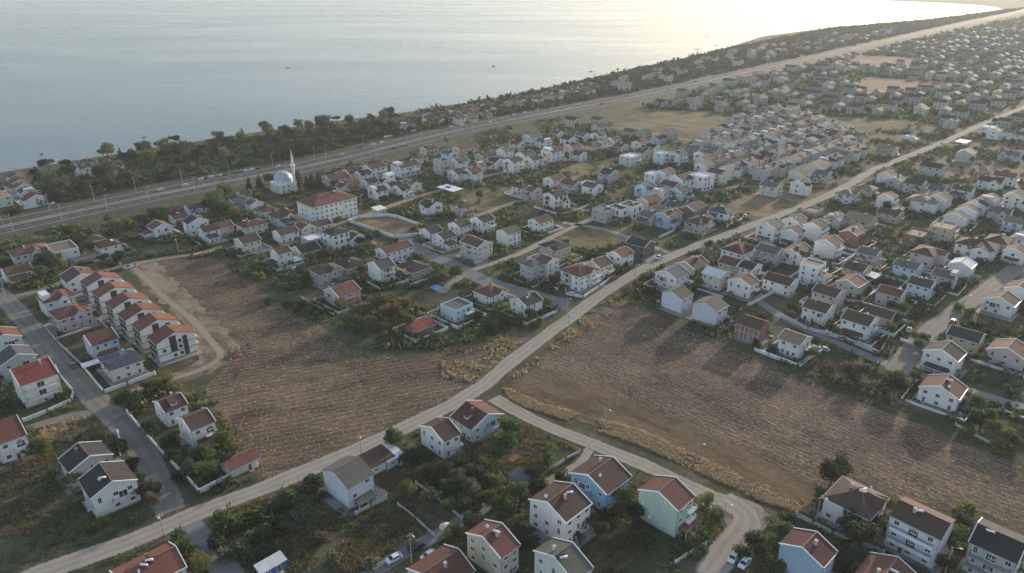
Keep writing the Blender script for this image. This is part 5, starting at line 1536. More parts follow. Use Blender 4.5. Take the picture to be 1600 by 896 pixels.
# low walls round the plots of the houses, where there is room for one
def plot_walls(phrase, test, n, seed):
    rs = random.Random(seed)
    cand = [h for h in HOUSES if len(h) > 3 and test(*PIX((h[0], h[1], 0)))]
    rs.shuffle(cand)
    made = []
    for h in cand:
        if len(made) >= n:
            break
        x, y, r, w, d, rz = h
        ca, sa = math.cos(rz), math.sin(rz)
        a, b = w / 2 + rs.uniform(3, 4.5), d / 2 + rs.uniform(3.2, 5)
        cor = [(-a, -b), (a, -b), (a, b), (-a, b)]
        W = [Vector((x + p * ca - q * sa, y + p * sa + q * ca, 0)) for p, q in cor]
        free = []
        for i in range(4):
            p, q = W[i], W[(i + 1) % 4]
            ok = True
            for k in range(7):
                m = p.lerp(q, k / 6)
                if any(seg_dist(m.x, m.y, s[0], s[1]) < s[2] / 2 + .4 for s in ROAD_SEGS if abs(s[0].x - m.x) < 60 and abs(s[0].y - m.y) < 60) or any(o is not h and math.hypot(o[0] - m.x, o[1] - m.y) < o[2] * .95 for o in HOUSES) or in_poly(m.x, m.y, FIELD_R) or in_poly(m.x, m.y, FIELD_L):
                    ok = False
            free.append(ok)
        if sum(free[:2]) == 0 or sum(free) < 2:
            continue
        made.append((PIX((x, y, 0))[0], W, free))
    made.sort(key=lambda m: m[0])
    for k, (_, W, free) in enumerate(made):
        c = W[0]
        col = rs.choice([M_whitewall, M_whitewall, M_stain])
        t = thing('garden_wall', 'low %s plot wall round a house, %s from left %s' % ('white' if col is M_whitewall else 'grey', ordinal(k + 1), phrase), 'wall', tuple(c), 0, 'plot walls ' + phrase)
        t['kind'] = 'thing'
        h = rs.uniform(.8, 1.3)
        for i in range(4):
            if free[i]:
                p, q = W[i] - c, W[(i + 1) % 4] - c
                e = (q - p).normalized() * .09
                mb = MB(); mb.bar((p.x - e.x, p.y - e.y, h / 2), (q.x + e.x, q.y + e.y, h / 2), .2, h); mb.build('wall_panel', col, t)
                mb = MB(); mb.bar((p.x - e.x, p.y - e.y, h + .04), (q.x + e.x, q.y + e.y, h + .04), .28, .075); mb.build('coping', M_trim if col is M_whitewall else M_concrete, t)
plot_walls('in the middle quarters', lambda x, y: 300 < y < 520 and x < 960, 30, 91)
plot_walls('right of the dirt road', lambda x, y: 330 < y < 640 and x > 1010 and (y < 450 or x > 1235), 30, 92)

def pole(label, px, h=8.0, lamp=True, group=None, steel=False):
    b = P(*px)
    t = thing('utility_pole' if not steel else 'street_lamp', label, 'pole' if not steel else 'street lamp', tuple(b), R.uniform(.2, 1.2), group)
    mb = MB(); mb.lathe([(.17, 0), (.10, h)], 8); mb.build('shaft', M_metal if steel else M_pole, t)
    if not steel:
        mb = MB(); mb.box(-.9, .9, -.06, .06, h - .7, h - .56); mb.build('crossarm', M_pole, t)
        for x in (-.75, 0, .75):
            mb = MB(); mb.lathe([(.06, h - .56), (.07, h - .42), (.03, h - .36)], 6, (x, 0)); mb.build('insulator', M_trim, t)
    if lamp:
        mb = MB(); mb.tube([(0, 0, h - .4), (0, -.7, h + .1), (0, -1.4, h + .2)], .05); ar = mb.build('lamp_arm', M_metal, t)
        mb = MB(); mb.box(-.16, .16, -2.0, -1.35, h + .12, h + .27); mb.build('lamp_head', M_trim, ar)
    return t
for lab, px, h in [
    ('utility pole on the grass strip near the dirt road junction', (818, 612), 8.5), ('utility pole rising from the dry grass opposite the blue house', (945, 673), 8.0), ('short lamp pole on the dry grass opposite the mint house', (1088, 722), 6.5),
    ('utility pole at the ploughed field corner facing the paver street', (888, 522), 8.5), ('utility pole on the dirt road before the grey patched roof', (992, 440), 8.5), ('utility pole at the paver street mouth', (886, 492), 7.5),
    ('utility pole next to the moss grey roofed house', (565, 713), 7.5), ('utility pole beside the parked white car on the concrete lane', (643, 876), 8.5), ('utility pole in the hedge below the two white cars', (1129, 822), 7.5),
    ('utility pole at the broken red roof house', (759, 420), 9.0), ('utility pole by the lawn beyond the ploughed field', (279, 397), 8.0), ('utility pole at the fence of the big hipped field-corner house', (1275, 813), 8.0),
    ('utility pole at the picture edge by the worn street', (8, 462), 9.0), ('utility pole where the sandy lane meets the weedy lots', (739, 298), 8.0), ('utility pole at the hall road', (565, 325), 8.0),
    ('utility pole by the dirt road beside the large maroon-roofed house', (1096, 388), 8.5), ('utility pole by the pink house lot', (986, 366), 8.5), ('utility pole behind the tall lilac-white house', (1476, 896), 8.0),
    ('utility pole along the worn street near the field-edge trees', (1502, 488), 8.0), ('utility pole beside the worn street of the bright red-roofed house', (60, 588), 8.0), ('pole at the dirt road shoulder near the long orange roof', (257, 838), 7.0)]:
    pole(lab, px, h)
hp = []
for dd, xs in ((-14.8, range(0, 900, 70)), (13.0, range(20, 900, 70))):
    for x in xs:
        ln_ = offset(HWY, dd)
        best = None
        for a, b in zip(ln_[:-1], ln_[1:]):
            pa, pb = PIX(a), PIX(b)
            if pa[0] <= x < pb[0]:
                best = a.lerp(b, (x - pa[0]) / (pb[0] - pa[0]))
        if best is not None:
            hp.append((x, PIX(best), dd))
cnt = {}
for x, p, dd in hp:
    cnt[dd] = cnt.get(dd, 0) + 1
    pole('thin highway lamp, %s from the picture edge on the %s side' % (ordinal(cnt[dd]), 'sea' if dd < 0 else 'town'), p, 10.0, True, 'highway lamps', True)

PAINT = {k: plain('car_paint_' + k, c, .3, .03) for k, c in dict(white=(.72, .72, .72), silver=(.42, .43, .45), dark=(.03, .032, .036), grey=(.16, .165, .17), red=(.30, .03, .03), blue=(.04, .09, .22)).items()}
M_tyre = plain('rubber', (.02, .02, .02), .8)
M_lamp = plain('lamp_glass', (.7, .7, .68), .2, .02)
M_red = plain('tail_lamp', (.35, .02, .02), .3, .02)
def car_meshes():
    prof = [(-2.1, .35), (-2.15, .75), (-1.95, .92), (-1.35, .98), (-.75, 1.0), (1.25, 1.0), (1.75, .96), (2.05, .85), (2.1, .5), (2.05, .3)]
    mb = MB()
    def loft(pr, ys):
        n = len(pr)
        for y, s in ys:
            for x, z in pr:
                mb.v.append((x * (s if abs(x) > 1.9 else 1), y, z))
        base = len(mb.v) - n * len(ys)
        for j in range(len(ys) - 1):
            for k in range(n):
                k2 = (k + 1) % n
                mb.f.append((base + j * n + k, base + j * n + k2, base + (j + 1) * n + k2, base + (j + 1) * n + k)[::-1]); mb.m.append(0)
        mb.f.append(tuple(base + k for k in range(n))); mb.m.append(0)
        mb.f.append(tuple(base + (len(ys) - 1) * n + k for k in reversed(range(n)))); mb.m.append(0)
    loft(prof, [(-.88, .9), (-.8, 1), (.8, 1), (.88, .9)])
    body = mb.mesh('body', [PAINT['white']])
    mb = MB()
    def frus(x0, x1, X0, X1, z0, z1, y0, y1, m=0):
        a = [(x0, -y0, z0), (x1, -y0, z0), (x1, y0, z0), (x0, y0, z0)]
        b = [(X0, -y1, z1), (X1, -y1, z1), (X1, y1, z1), (X0, y1, z1)]
        for k in range(4):
            k2 = (k + 1) % 4
            mb.face([a[k], a[k2], b[k2], b[k]], m)
        mb.face(b, m)
    frus(-1.25, 1.75, -.45, 1.15, .985, 1.42, .78, .66)
    glass = mb.mesh('windows', [M_glass])
    mb = MB()
    frus(-.52, 1.22, -.42, 1.1, 1.422, 1.48, .69, .64)
    for sx, X in ((-.62, -.36), (1.28, 1.08)):
        for sy in (-1, 1):
            mb.bar((sx - (.55 if sx < 0 else -.42), sy * .765, 1.0), (sx + .1 * (1 if sx < 0 else -1), sy * .68, 1.43), .07, .07)
    roof = mb.mesh('car_roof', [PAINT['white']])
    mb = MB(); mb.lathe([(.33, -.11), (.33, .11)], 14); mb.f.append(tuple(reversed(range(14)))); mb.m.append(0)
    ty = mb.mesh('tyre', [M_tyre]); ty.transform(Matrix.Rotation(rad(90), 4, 'X'))
    mb = MB(); mb.lathe([(.2, -.115), (.2, .118)], 10)
    rm_ = mb.mesh('rim', [M_metal]); rm_.transform(Matrix.Rotation(rad(90), 4, 'X'))
    mb = MB(); mb.box(-2.13, -2.0, -.16, .16, .66, .8); hl = mb.mesh('headlight', [M_lamp])
    mb = MB(); mb.box(2.0, 2.10, -.13, .13, .7, .9); tl = mb.mesh('tail_light', [M_red])
    return body, glass, roof, ty, rm_, hl, tl
CM = car_meshes()
def car(label, px, ang, paint, group=None, pos=None, van=False):
    b = pos if pos is not None else P(*px)
    t = thing('parked_car' if group != 'cars driving on the highway' else 'car', label, 'car' if not van else 'van', (b.x, b.y, .09), ang, group)
    pm = PAINT[paint]
    link('body', CM[0], t, mat=pm); link('windows', CM[1], t); link('car_roof', CM[2], t, mat=pm)
    for x in (-1.3, 1.3):
        for y in (-.78, .78):
            ty = link('wheel', CM[3], t, (x, y, .33)); link('rim', CM[4], ty)
    for y in (-.6, .6):
        link('headlight', CM[5], t, (0, y, 0)); link('tail_light', CM[6], t, (0, y, 0))
    if van:
        t.scale = (1.12, 1.1, 1.3)
    return t
AU, AV_ = rad(45), rad(-45)
car('white car, farther up the dirt lane of the two parked side by side', (1146, 874), AU + .1, 'white')
car('silver-white car, closer to the hedge of the two parked side by side', (1163, 883), AU + .05, 'white')
car('white car parked on the concrete lane below the dry grass', (616, 876), AU - .1, 'white')
car('dark car parked behind the white one on the concrete lane', (652, 858), AU - .05, 'dark')
car('small white car under the utility pole beside the low rust-red roof', (670, 871), AU, 'white')
car('dark grey-green car parked by the worn street wall', (115, 573), AV_, 'grey')
car('white car by the white corner wall of the paver street', (893, 462), AV_ + .1, 'white')
car('dark car in front of the slate-roofed garage', (829, 446), AV_, 'dark')
car('white van parked beside the dirt road near the dark brown modern house', (1029, 405), AU, 'white', van=True)
car('silver car on the worn street beside the trees', (1420, 518), AU + .2, 'silver')
car('dark car on the worn street by the dark green roof', (1488, 505), AU, 'dark')
car('white car near the small house with blank wall at the field top', (460, 422), AV_, 'white')
car('silver car on the lower street near the stone fence', (1296, 545) if False else (1287, 548), AV_, 'silver')
car('white car on the central lane by the green garden', (866, 336), AV_, 'white')
car('silver car at the estate front road', (1123, 284), AU, 'silver')
car('white van at the dirt road crossroads beside the lot', (1165, 341), AU, 'white', van=True)
car('white car on the far dirt road', (1403, 244), AU, 'white')
car('white car by the weedy lot near the white market canopy', (828, 277), AU * .6, 'white')
car('white van next to the white car by the weedy lot', (838, 274), AU * .6, 'white', van=True)
for k, (x, y, cc) in enumerate([(838, 262, 'silver'), (853, 259, 'white'), (860, 258, 'dark'), (884, 252, 'white'), (1030, 404 - 9, 'silver')][:4]):
    car('%s car, %s from left in the parking strip of the white houses' % (cc, ordinal(k + 1)), (x, y), AU, cc, 'cars at the white houses')
rs = random.Random(8)
ln_ = offset(HWY, -16.0)
k = 0
for x0, x1, st in ((308, 345, 6.2), (358, 395, 9), (555, 600, 16), (690, 720, 15), (800, 860, 18)):
    x = x0
    while x < x1:
        for a, b in zip(ln_[:-1], ln_[1:]):
            pa, pb = PIX(a), PIX(b)
            if pa[0] <= x < pb[0]:
                q = a.lerp(b, (x - pa[0]) / (pb[0] - pa[0]))
                k += 1
                cc = rs.choice(['white', 'white', 'silver', 'dark', 'grey', 'white'])
                car('%s car, %s from left parked on the sea side of the highway' % (cc, ordinal(k)), None, math.atan2((b - a).y, (b - a).x), cc, 'cars parked along the highway', pos=q)
        x += st * rs.uniform(.8, 1.3)
k = 0
for x, dd, cc in ((250, -9, 'white'), (285, -8, 'white'), (430, -11, 'white'), (530, -6, 'silver'), (608, 8, 'dark'), (625, 8, 'grey'), (762, -6, 'white'), (780, -9, 'silver'), (900, -8, 'white'), (935, 5, 'dark'), (985, -8, 'white'), (1040, 6, 'silver'), (1080, -8, 'dark'), (1130, 5, 'white'), (1180, -7, 'white')):
    l2 = offset(HWY, dd)
    for a, b in zip(l2[:-1], l2[1:]):
        pa, pb = PIX(a), PIX(b)
        if pa[0] <= x < pb[0]:
            q = a.lerp(b, (x - pa[0]) / (pb[0] - pa[0]))
            k += 1
            car('%s car driving on the highway, %s from left' % (cc, ordinal(k)), None, math.atan2((b - a).y, (b - a).x) + (math.pi if dd > 0 else 0), cc, 'cars driving on the highway', pos=q)

def yard_cars(phrase, test, n, seed):
    rs = random.Random(seed)
    cand = [h for h in HOUSES if test(*PIX((h[0], h[1], 0)))]
    rs.shuffle(cand)
    got = []
    for h in cand:
        if len(got) >= n:
            break
        x, y, r, w, d, rz = h
        o2 = -d / 2 - rs.uniform(2.6, 4.2)
        px = rs.uniform(-.3, .3) * w
        X, Y = x + px * math.cos(rz) - o2 * math.sin(rz), y + px * math.sin(rz) + o2 * math.cos(rz)
        if any(o is not h and math.hypot(o[0] - X, o[1] - Y) < o[2] + 1.5 for o in HOUSES) or in_poly(X, Y, FIELD_R) or in_poly(X, Y, FIELD_L):
            continue
        got.append((PIX((X, Y, 0))[0], X, Y, rz + rs.uniform(-.1, .1)))
    got.sort()
    for k, (_, X, Y, rz) in enumerate(got):
        cc = rs.choice(['white', 'white', 'silver', 'dark', 'grey', 'red', 'blue'])
        car('%s car parked before a house, %s from left %s' % (cc, ordinal(k + 1), phrase), None, rz, cc, 'cars parked before houses', pos=Vector((X, Y, 0)))
yard_cars('in the middle quarters', lambda x, y: 300 < y < 520 and x < 960, 16, 5)
yard_cars('right of the dirt road', lambda x, y: 330 < y < 640 and x > 1010, 20, 6)
# two walkers on the dirt road
def person(label, px, rz, top, legs, skin=(.42, .27, .2), hair=(.02, .015, .012)):
    b = P(*px)
    t = thing('person', label, 'person', (b.x, b.y, .085), rz)
    m_skin, m_top, m_leg, m_hair = plain('skin', skin, .6, .05), plain('shirt', top, .8, .1), plain('trousers', legs, .8, .1), plain('hair', hair, .7, .1)
    J = dict(p=(0, 0, .95, .125), s=(0, 0, 1.2, .14), c=(0, .01, 1.4, .15), n=(0, .02, 1.52, .055), h=(0, .04, 1.66, .1), ht=(0, .03, 1.74, .085),
             hl=(.1, 0, .9, .1), kl=(.11, .16, .5, .07), al=(.11, .02, .1, .045), fl=(.11, .2, .04, .04), hr=(-.1, 0, .9, .1), kr=(-.11, -.04, .5, .07), ar=(-.11, -.28, .13, .045), fr=(-.11, -.12, .03, .04),
             sl=(.2, 0, 1.42, .06), el=(.26, -.1, 1.13, .045), wl=(.25, .02, .9, .032), ml=(.25, .06, .82, .035), sr=(-.2, 0, 1.42, .06), er=(-.26, .06, 1.14, .045), wr=(-.25, .2, .93, .032), mr=(-.25, .25, .86, .035))
    E_ = 'p-s s-c c-n n-h h-ht p-hl hl-kl kl-al al-fl p-hr hr-kr kr-ar ar-fr c-sl sl-el el-wl wl-ml c-sr sr-er er-wr wr-mr'.split()
    ks = list(J)
    me = bpy.data.meshes.new('body')
    me.from_pydata([J[k][:3] for k in ks], [tuple(ks.index(q) for q in e.split('-')) for e in E_], [])
    o = link('body', me, t)
    me.materials.append(m_skin)
    o.modifiers.new('skin', 'SKIN')
    for k, v in zip(ks, me.skin_vertices[0].data):
        v.radius = (J[k][3], J[k][3] * .85)
        v.use_root = k == 'p'
    o.modifiers.new('sub', 'SUBSURF').levels = 1
    o.modifiers['sub'].render_levels = 2
    def cloth(name, chains, mat, extra):
        for nm_i, ch in enumerate(chains):
            mb = MB(); mb.tube([J[k][:3] for k in ch], [J[k][3] + extra for k in ch], 10); mb.build(name, mat, t, True)
    cloth('shirt', [['p', 's', 'c', 'n']], m_top, .022)
    cloth('sleeve', [['sl', 'el', 'wl'], ['sr', 'er', 'wr']], m_top, .014)
    cloth('trouser_leg', [['p', 'hl', 'kl', 'al'], ['p', 'hr', 'kr', 'ar']], m_leg, .018)
    cloth('shoe', [['al', 'fl'], ['ar', 'fr']], m_hair, .015)
    mb = MB(); mb.lathe([(.07, 1.63), (.112, 1.68), (.11, 1.74), (.07, 1.80), (.01, 1.825)], 12, (0, .015)); mb.build('hair', m_hair, t, True)
    return t
person('walker in dark clothes on the dirt road, nearer the long orange roof', (356, 796), rad(-45) + 2.2, (.03, .03, .035), (.04, .04, .05))
person('walker in a dark red-brown top on the dirt road, nearer the bushes', (360, 793), rad(-45) + 2.0, (.10, .03, .025), (.05, .045, .05))

# parasol, motorbike, bags, heap of debris, rocks, boats
b = P(697, 833)
t = thing('parasol', 'round pinkish-white parasol at the end of the bare plot', 'parasol', tuple(b))
mb = MB(); mb.lathe([(.04, 0), (.04, 2.6)], 8); mb.build('pole', M_metal, t)
mb = MB(); mb.lathe([(1.75, 2.05), (1.3, 2.4), (.7, 2.62), (.05, 2.75)], 10); mb.build('canopy', plain('pink_cloth', (.62, .45, .40), .8, .08), t)
mb = MB(); mb.lathe([(.4, 0), (.4, .12), (.1, .16)], 12); mb.build('base', M_concrete, t)
b = P(997, 739)
t = thing('motorbike', 'small dark motorbike at the lane side between the blue and mint houses', 'motorbike', tuple(b), .9)
for x in (-.65, .65):
    mb = MB(); mb.lathe([(.3, -.06), (.3, .06)], 14); mb.f.append(tuple(reversed(range(14)))); mb.m.append(0)
    me = mb.mesh('wheel', [M_tyre]); me.transform(Matrix.Rotation(rad(90), 4, 'X')); link('wheel', me, t, (x, 0, .3))
mb = MB(); mb.bar((-.5, 0, .5), (.45, 0, .6), .22, .3); mb.bar((-.7, 0, .3), (-.35, 0, .75), .08, .08); mb.bar((.65, 0, .3), (.42, 0, 1.0), .08, .08); mb.build('frame', M_rail, t)
mb = MB(); mb.box(-.65, .1, -.14, .14, .74, .86); mb.build('seat', M_black, t)
mb = MB(); mb.bar((.4, -.35, 1.02), (.4, .35, 1.02), .05, .05); mb.build('handlebar', M_metal, t)
mb = MB(); mb.box(.1, .42, -.13, .13, .66, .9); mb.build('fuel_tank', plain('dark_red_paint', (.12, .02, .02), .3), t)
mb = MB(); mb.box(-.95, -.6, -.2, .2, .86, 1.15); mb.build('top_box', M_black, t)
for k, (x, y, lab) in enumerate([(1100, 790, 'white sack on the weedy verge closer to the mint house'), (1109, 795, 'white sack on the weedy verge closer to the utility pole')]):
    b = P(x, y)
    mb = MB(); mb.lathe([(.35, 0), (.55, .2), (.52, .6), (.3, .85), (.12, .95)], 10)
    o = mb.build('sack', M_trim, None, True); o.location = b; o.rotation_euler = (0, .12 * (k * 2 - 1), k); tag(o, lab, 'sack')
b = P(372, 552)
mb = MB()
rs = random.Random(5)
for k in range(260):
    a, r = rs.uniform(0, 6.3), abs(rs.gauss(0, 4.0))
    x, y = b.x + r * math.cos(a) * .6, b.y + r * math.sin(a)
    s = rs.uniform(.2, .8)
    p = [Vector((rs.uniform(-s, s), rs.uniform(-s, s), rs.uniform(-s * .4, s))) for _ in range(4)]
    z = max(0, 1.1 - r * .25)
    c4 = [Vector((x, y, z)) + q for q in p]
    for f in ((0, 1, 2), (0, 2, 3), (0, 3, 1), (1, 3, 2)):
        mb.face([c4[q] for q in f], k % 3)
o = mb.build('rubble', [plain('orange_debris', (.55, .20, .08), .8, .2), M_concrete, plain('earth', (.17, .11, .07), .95, .2)]); o['kind'] = 'stuff'
for k, (x, y, w) in enumerate([(840, 141, 5), (846, 139, 3), (923, 112, 9), (929, 116, 3), (836, 144, 3), (1105, 58, 14), (1118, 71, 12), (1090, 77, 16), (822, 146, 4), (817, 149, 3), (65, 256 - 15, 4), (225, 215, 5)]):
    b = P(x, y, -2.2)
    rs = random.Random(k)
    me = bpy.data.meshes.new('rock')
    bm = bmesh.new(); bmesh.ops.create_icosphere(bm, subdivisions=2, radius=1)
    for v in bm.verts:
        v.co *= rs.uniform(.75, 1.15)
    bm.to_mesh(me); bm.free()
    me.materials.append(M_concrete if k == 99 else plain('wet_rock', (.06, .055, .05), .6) if k == 0 else bpy.data.materials['wet_rock'])
    o = link('rock', me, None, (b.x, b.y, -2.3)); o.scale = (w * .5, w * .35, .8); o.rotation_euler = (0, 0, rs.uniform(0, 3))
    tag(o, '%s dark rock showing above the water, %s from left along the shore' % ('long' if w > 8 else 'small', ordinal(k + 1)), 'rock', 'rocks in the shallows') if False else None
    tag(o, 'dark wave-washed rock in the shallow sea, one of several off the shore', 'rock', 'rocks in the shallows')
for x, y, lab in ((450, 106, 'tiny dark motorboat far out, ahead of its white wake'), (771, 104, 'tiny dark fishing boat lying still out on the sea')):
    b = P(x, y, -2.2)
    t = thing('boat', lab, 'boat', (b.x, b.y, -2.25), 2.9)
    mb = MB()
    ring = [(-2.6, 0, .9), (-1.8, .8, .75), (0, 1.0, .65), (2.4, .9, .65), (2.4, -.9, .65), (0, -1.0, .65), (-1.8, -.8, .75)]
    low = [(p[0] * .85, p[1] * .6, 0) for p in ring]
    mb.face(ring); mb.face(low[::-1])
    for k in range(7):
        k2 = (k + 1) % 7
        mb.face([low[k], low[k2], ring[k2], ring[k]])
    mb.build('hull', M_rail, t)
    mb = MB(); mb.box(-.3, 1.2, -.6, .6, .66, 1.7); mb.build('cabin', M_stain, t)
b = P(455, 107, -2.2); e = P(600, 116, -2.2)
# ------------------------------------------------------------------ trees and other plants
def see_through(nt, b, c, k):
    """thin leaves and blades pass some of the light that falls on their far side"""
    t = nt.nodes.new('ShaderNodeBsdfTranslucent')
    t.inputs['Color'].default_value = lin(c)
    mx = nt.nodes.new('ShaderNodeMixShader')
    mx.inputs[0].default_value = k
    nt.links.new(b.outputs[0], mx.inputs[1]); nt.links.new(t.outputs[0], mx.inputs[2])
    nt.links.new(mx.outputs[0], nt.nodes['Material Output'].inputs['Surface'])
def leaf_mat(name, c, var=.35):
    m, nt, b = nodes_of(name)
    oi = nt.nodes.new('ShaderNodeObjectInfo')
    f = noise_fac(nt, .9, 3)
    a = ramp(nt, f, [(.3, sc(c, 1 - var)), (.7, sc(c, 1 + var))])
    nt.links.new(obj_var(nt, a, .28), b.inputs['Base Color'])
    b.inputs['Roughness'].default_value = .7
    b.inputs['Specular IOR Level'].default_value = .25
    see_through(nt, b, sc(c, 2.0), .3)
    return m
LEAF = dict(dark=[leaf_mat('leaf_dark_a', (.028, .040, .018)), leaf_mat('leaf_dark_b', (.045, .060, .027))],
            mid=[leaf_mat('leaf_mid_a', (.060, .088, .026)), leaf_mat('leaf_mid_b', (.10, .138, .042))],
            yellow=[leaf_mat('leaf_yellow_a', (.10, .11, .030)), leaf_mat('leaf_yellow_b', (.17, .175, .055))],
            olive=[leaf_mat('leaf_olive_a', (.075, .085, .052)), leaf_mat('leaf_olive_b', (.13, .14, .09))],
            rust=[leaf_mat('leaf_rust_a', (.085, .065, .03)), leaf_mat('leaf_rust_b', (.14, .10, .045))],
            conifer=[leaf_mat('leaf_conifer_a', (.014, .022, .013)), leaf_mat('leaf_conifer_b', (.024, .034, .018))])
M_bark = plain('bark', (.11, .085, .065), .9, .25, 2.0, bmp=.05)

def leaf_quad(mb, p, s, rs, m, up=.35):
    n = Vector((rs.gauss(0, 1), rs.gauss(0, 1), rs.gauss(0, 1) + up)).normalized()
    a = n.orthogonal().normalized()
    a = (Matrix.Rotation(rs.uniform(0, 6.28), 3, n) @ a)
    b = n.cross(a)
    s1, s2 = s * rs.uniform(.7, 1.3), s * rs.uniform(.45, .9)
    mb.face([p + a * s1, p + b * s2 + n * (s * .2), p - a * s1, p - b * s2 + n * (s * .2)], m)

def crown(kind, seed, n, leaf):
    """unit tree: height 1, crown made of leaf clumps spread through uneven lobes"""
    rs = random.Random(seed)
    mb = MB()
    lobes = []
    if kind == 'round':
        lobes = [(Vector((0, 0, .62)), .26)] + [(Vector((math.cos(a) * rs.uniform(.14, .24), math.sin(a) * rs.uniform(.14, .24), rs.uniform(.42, .8))), rs.uniform(.13, .22)) for a in [rs.uniform(0, 6.28) for _ in range(9)]]
    elif kind == 'pine':
        lobes = [(Vector((math.cos(a) * rs.uniform(.1, .3), math.sin(a) * rs.uniform(.1, .3), rs.uniform(.7, .86))), rs.uniform(.12, .17)) for a in [rs.uniform(0, 6.28) for _ in range(11)]]
    elif kind == 'cypress':
        lobes = [(Vector((rs.uniform(-.02, .02), rs.uniform(-.02, .02), .08 + .86 * k / 9)), .115 * math.sin(.5 + 2.55 * (1 - k / 9.5)) + .02) for k in range(10)]
    elif kind == 'spire':
        lobes = [(Vector((rs.uniform(-.03, .03), rs.uniform(-.03, .03), .14 + .8 * k / 9)), .21 * (1 - k / 9.5) + .03) for k in range(10)]
    else:                                                           # bush
        lobes = [(Vector((math.cos(a) * rs.uniform(.1, .5), math.sin(a) * rs.uniform(.1, .5), rs.uniform(.2, .6))), rs.uniform(.25, .42)) for a in [rs.uniform(0, 6.28) for _ in range(8)]]
    wts = [r ** 2 for _, r in lobes]
    for k in range(n):
        c, r = rs.choices(lobes, wts)[0]
        d = Vector((rs.gauss(0, 1), rs.gauss(0, 1), rs.gauss(0, 1))).normalized()
        q = r * (rs.random() ** .35) * rs.uniform(.85, 1.12)
        p = c + Vector((d.x, d.y, d.z * (.85 if kind != 'pine' else .6))) * q
        if p.z < .03:
            continue
        leaf_quad(mb, p, leaf, rs, 1 if rs.random() < .42 else 0)
    return mb
def trunk(kind, seed):
    rs = random.Random(seed)
    mb = MB()
    top = .62 if kind == 'round' else .8
    pts = [Vector((0, 0, -.01)), Vector((rs.uniform(-.01, .01), rs.uniform(-.01, .01), top * .4)), Vector((rs.uniform(-.03, .03), rs.uniform(-.03, .03), top))]
    mb.tube(pts, [.028, .02, .008], 7)
    if kind in ('round', 'pine'):
        for k in range(5):
            a = rs.uniform(0, 6.28)
            s = pts[1].lerp(pts[2], rs.uniform(0, .6))
            e = s + Vector((math.cos(a) * .2, math.sin(a) * .2, rs.uniform(.08, .2)))
            mb.tube([s, s.lerp(e, .5) + Vector((0, 0, .02)), e], [.011, .008, .004], 5)
    return mb
PROTO = {}
def tree_meshes(kind, pal, var):
    k = (kind, pal, var)
    if k not in PROTO:
        n, lf = {'round': (1250, .034), 'pine': (950, .034), 'cypress': (800, .022), 'spire': (1000, .03), 'bush': (420, .10)}[kind]
        PROTO[k] = (crown(kind, var * 17 + 5, n, lf).mesh('crown', LEAF[pal]), trunk(kind, var * 17 + 6).mesh('trunk', [M_bark]))
    return PROTO[k]
TREES = []
def tree(label, p, kind, pal, h, group=None, spread=1.0, rs=R):
    cm, tm = tree_meshes(kind, pal, rs.randrange(4 if kind in ('round', 'bush') else 2))
    nm = {'round': 'tree', 'pine': 'pine_tree', 'cypress': 'cypress_tree', 'spire': 'conifer_tree', 'bush': 'bush'}[kind]
    t = thing(nm, label, 'bush' if kind == 'bush' else 'tree', (p.x, p.y, 0), rs.uniform(0, 6.28), group)
    h = h * 1.22
    s = h * spread
    t.scale = (s * rs.uniform(.9, 1.12), s * rs.uniform(.9, 1.12), h)
    link('crown', cm, t)
    if kind != 'bush':
        link('trunk', tm, t)
    TREES.append((p.x, p.y, h * .3))
    return t
KN = {'round': 'round-crowned tree', 'pine': 'umbrella-shaped pine', 'cypress': 'slim cypress', 'spire': 'pointed conifer', 'bush': 'bush'}
PN = dict(dark='dark green', mid='green', yellow='yellow-green', olive='pale olive', rust='brownish', conifer='blackish green')
def grove(phrase, group, lst):
    """(x, y of the crown in the photograph, kind, leaf, height)"""
    lst = sorted(lst)
    for k, (x, y, kind, pal, h) in enumerate(lst):
        tree('%s %s, %s from left %s' % (PN[pal], KN[kind], ordinal(k + 1), phrase), P(x, y, h * .62), kind, pal, h, group, 1.3 if kind == 'round' else 1.1)
r_, b__ = 'round', 'bush'
grove('around the bottom corner street', 'trees around the bottom corner street', [
    (191, 626, r_, 'dark', 6.5), (212, 632, r_, 'dark', 5.5), (243, 600, r_, 'yellow', 5), (262, 594, r_, 'yellow', 4.5), (228, 604, r_, 'rust', 4), (236, 672, r_, 'dark', 5), (264, 690, r_, 'dark', 5.5), (292, 735, r_, 'olive', 5), (326, 733, r_, 'mid', 5),
    (347, 684, r_, 'mid', 5.5), (318, 712, r_, 'mid', 5.5), (300, 716, r_, 'dark', 5), (355, 720, r_, 'dark', 4.5), (270, 716, r_, 'dark', 4.5), (280, 742, b__, 'dark', 3), (66, 698, r_, 'yellow', 6), (54, 706, r_, 'mid', 5), (116, 748, r_, 'yellow', 5), (160, 690, r_, 'dark', 5.5),
    (177, 700, b__, 'dark', 3.5), (222, 768, r_, 'dark', 4.5), (242, 764, r_, 'dark', 4.5), (236, 788, r_, 'rust', 4), (205, 720, b__, 'dark', 3), (85, 735, b__, 'yellow', 2.5), (40, 672, b__, 'mid', 3), (284, 855, r_, 'mid', 4.5), (310, 880, r_, 'yellow', 5), (276, 836, b__, 'mid', 3),
    (300, 866, b__, 'dark', 3), (160, 815, b__, 'yellow', 2), (140, 822, b__, 'mid', 2.2), (215, 745, b__, 'mid', 2.6)])
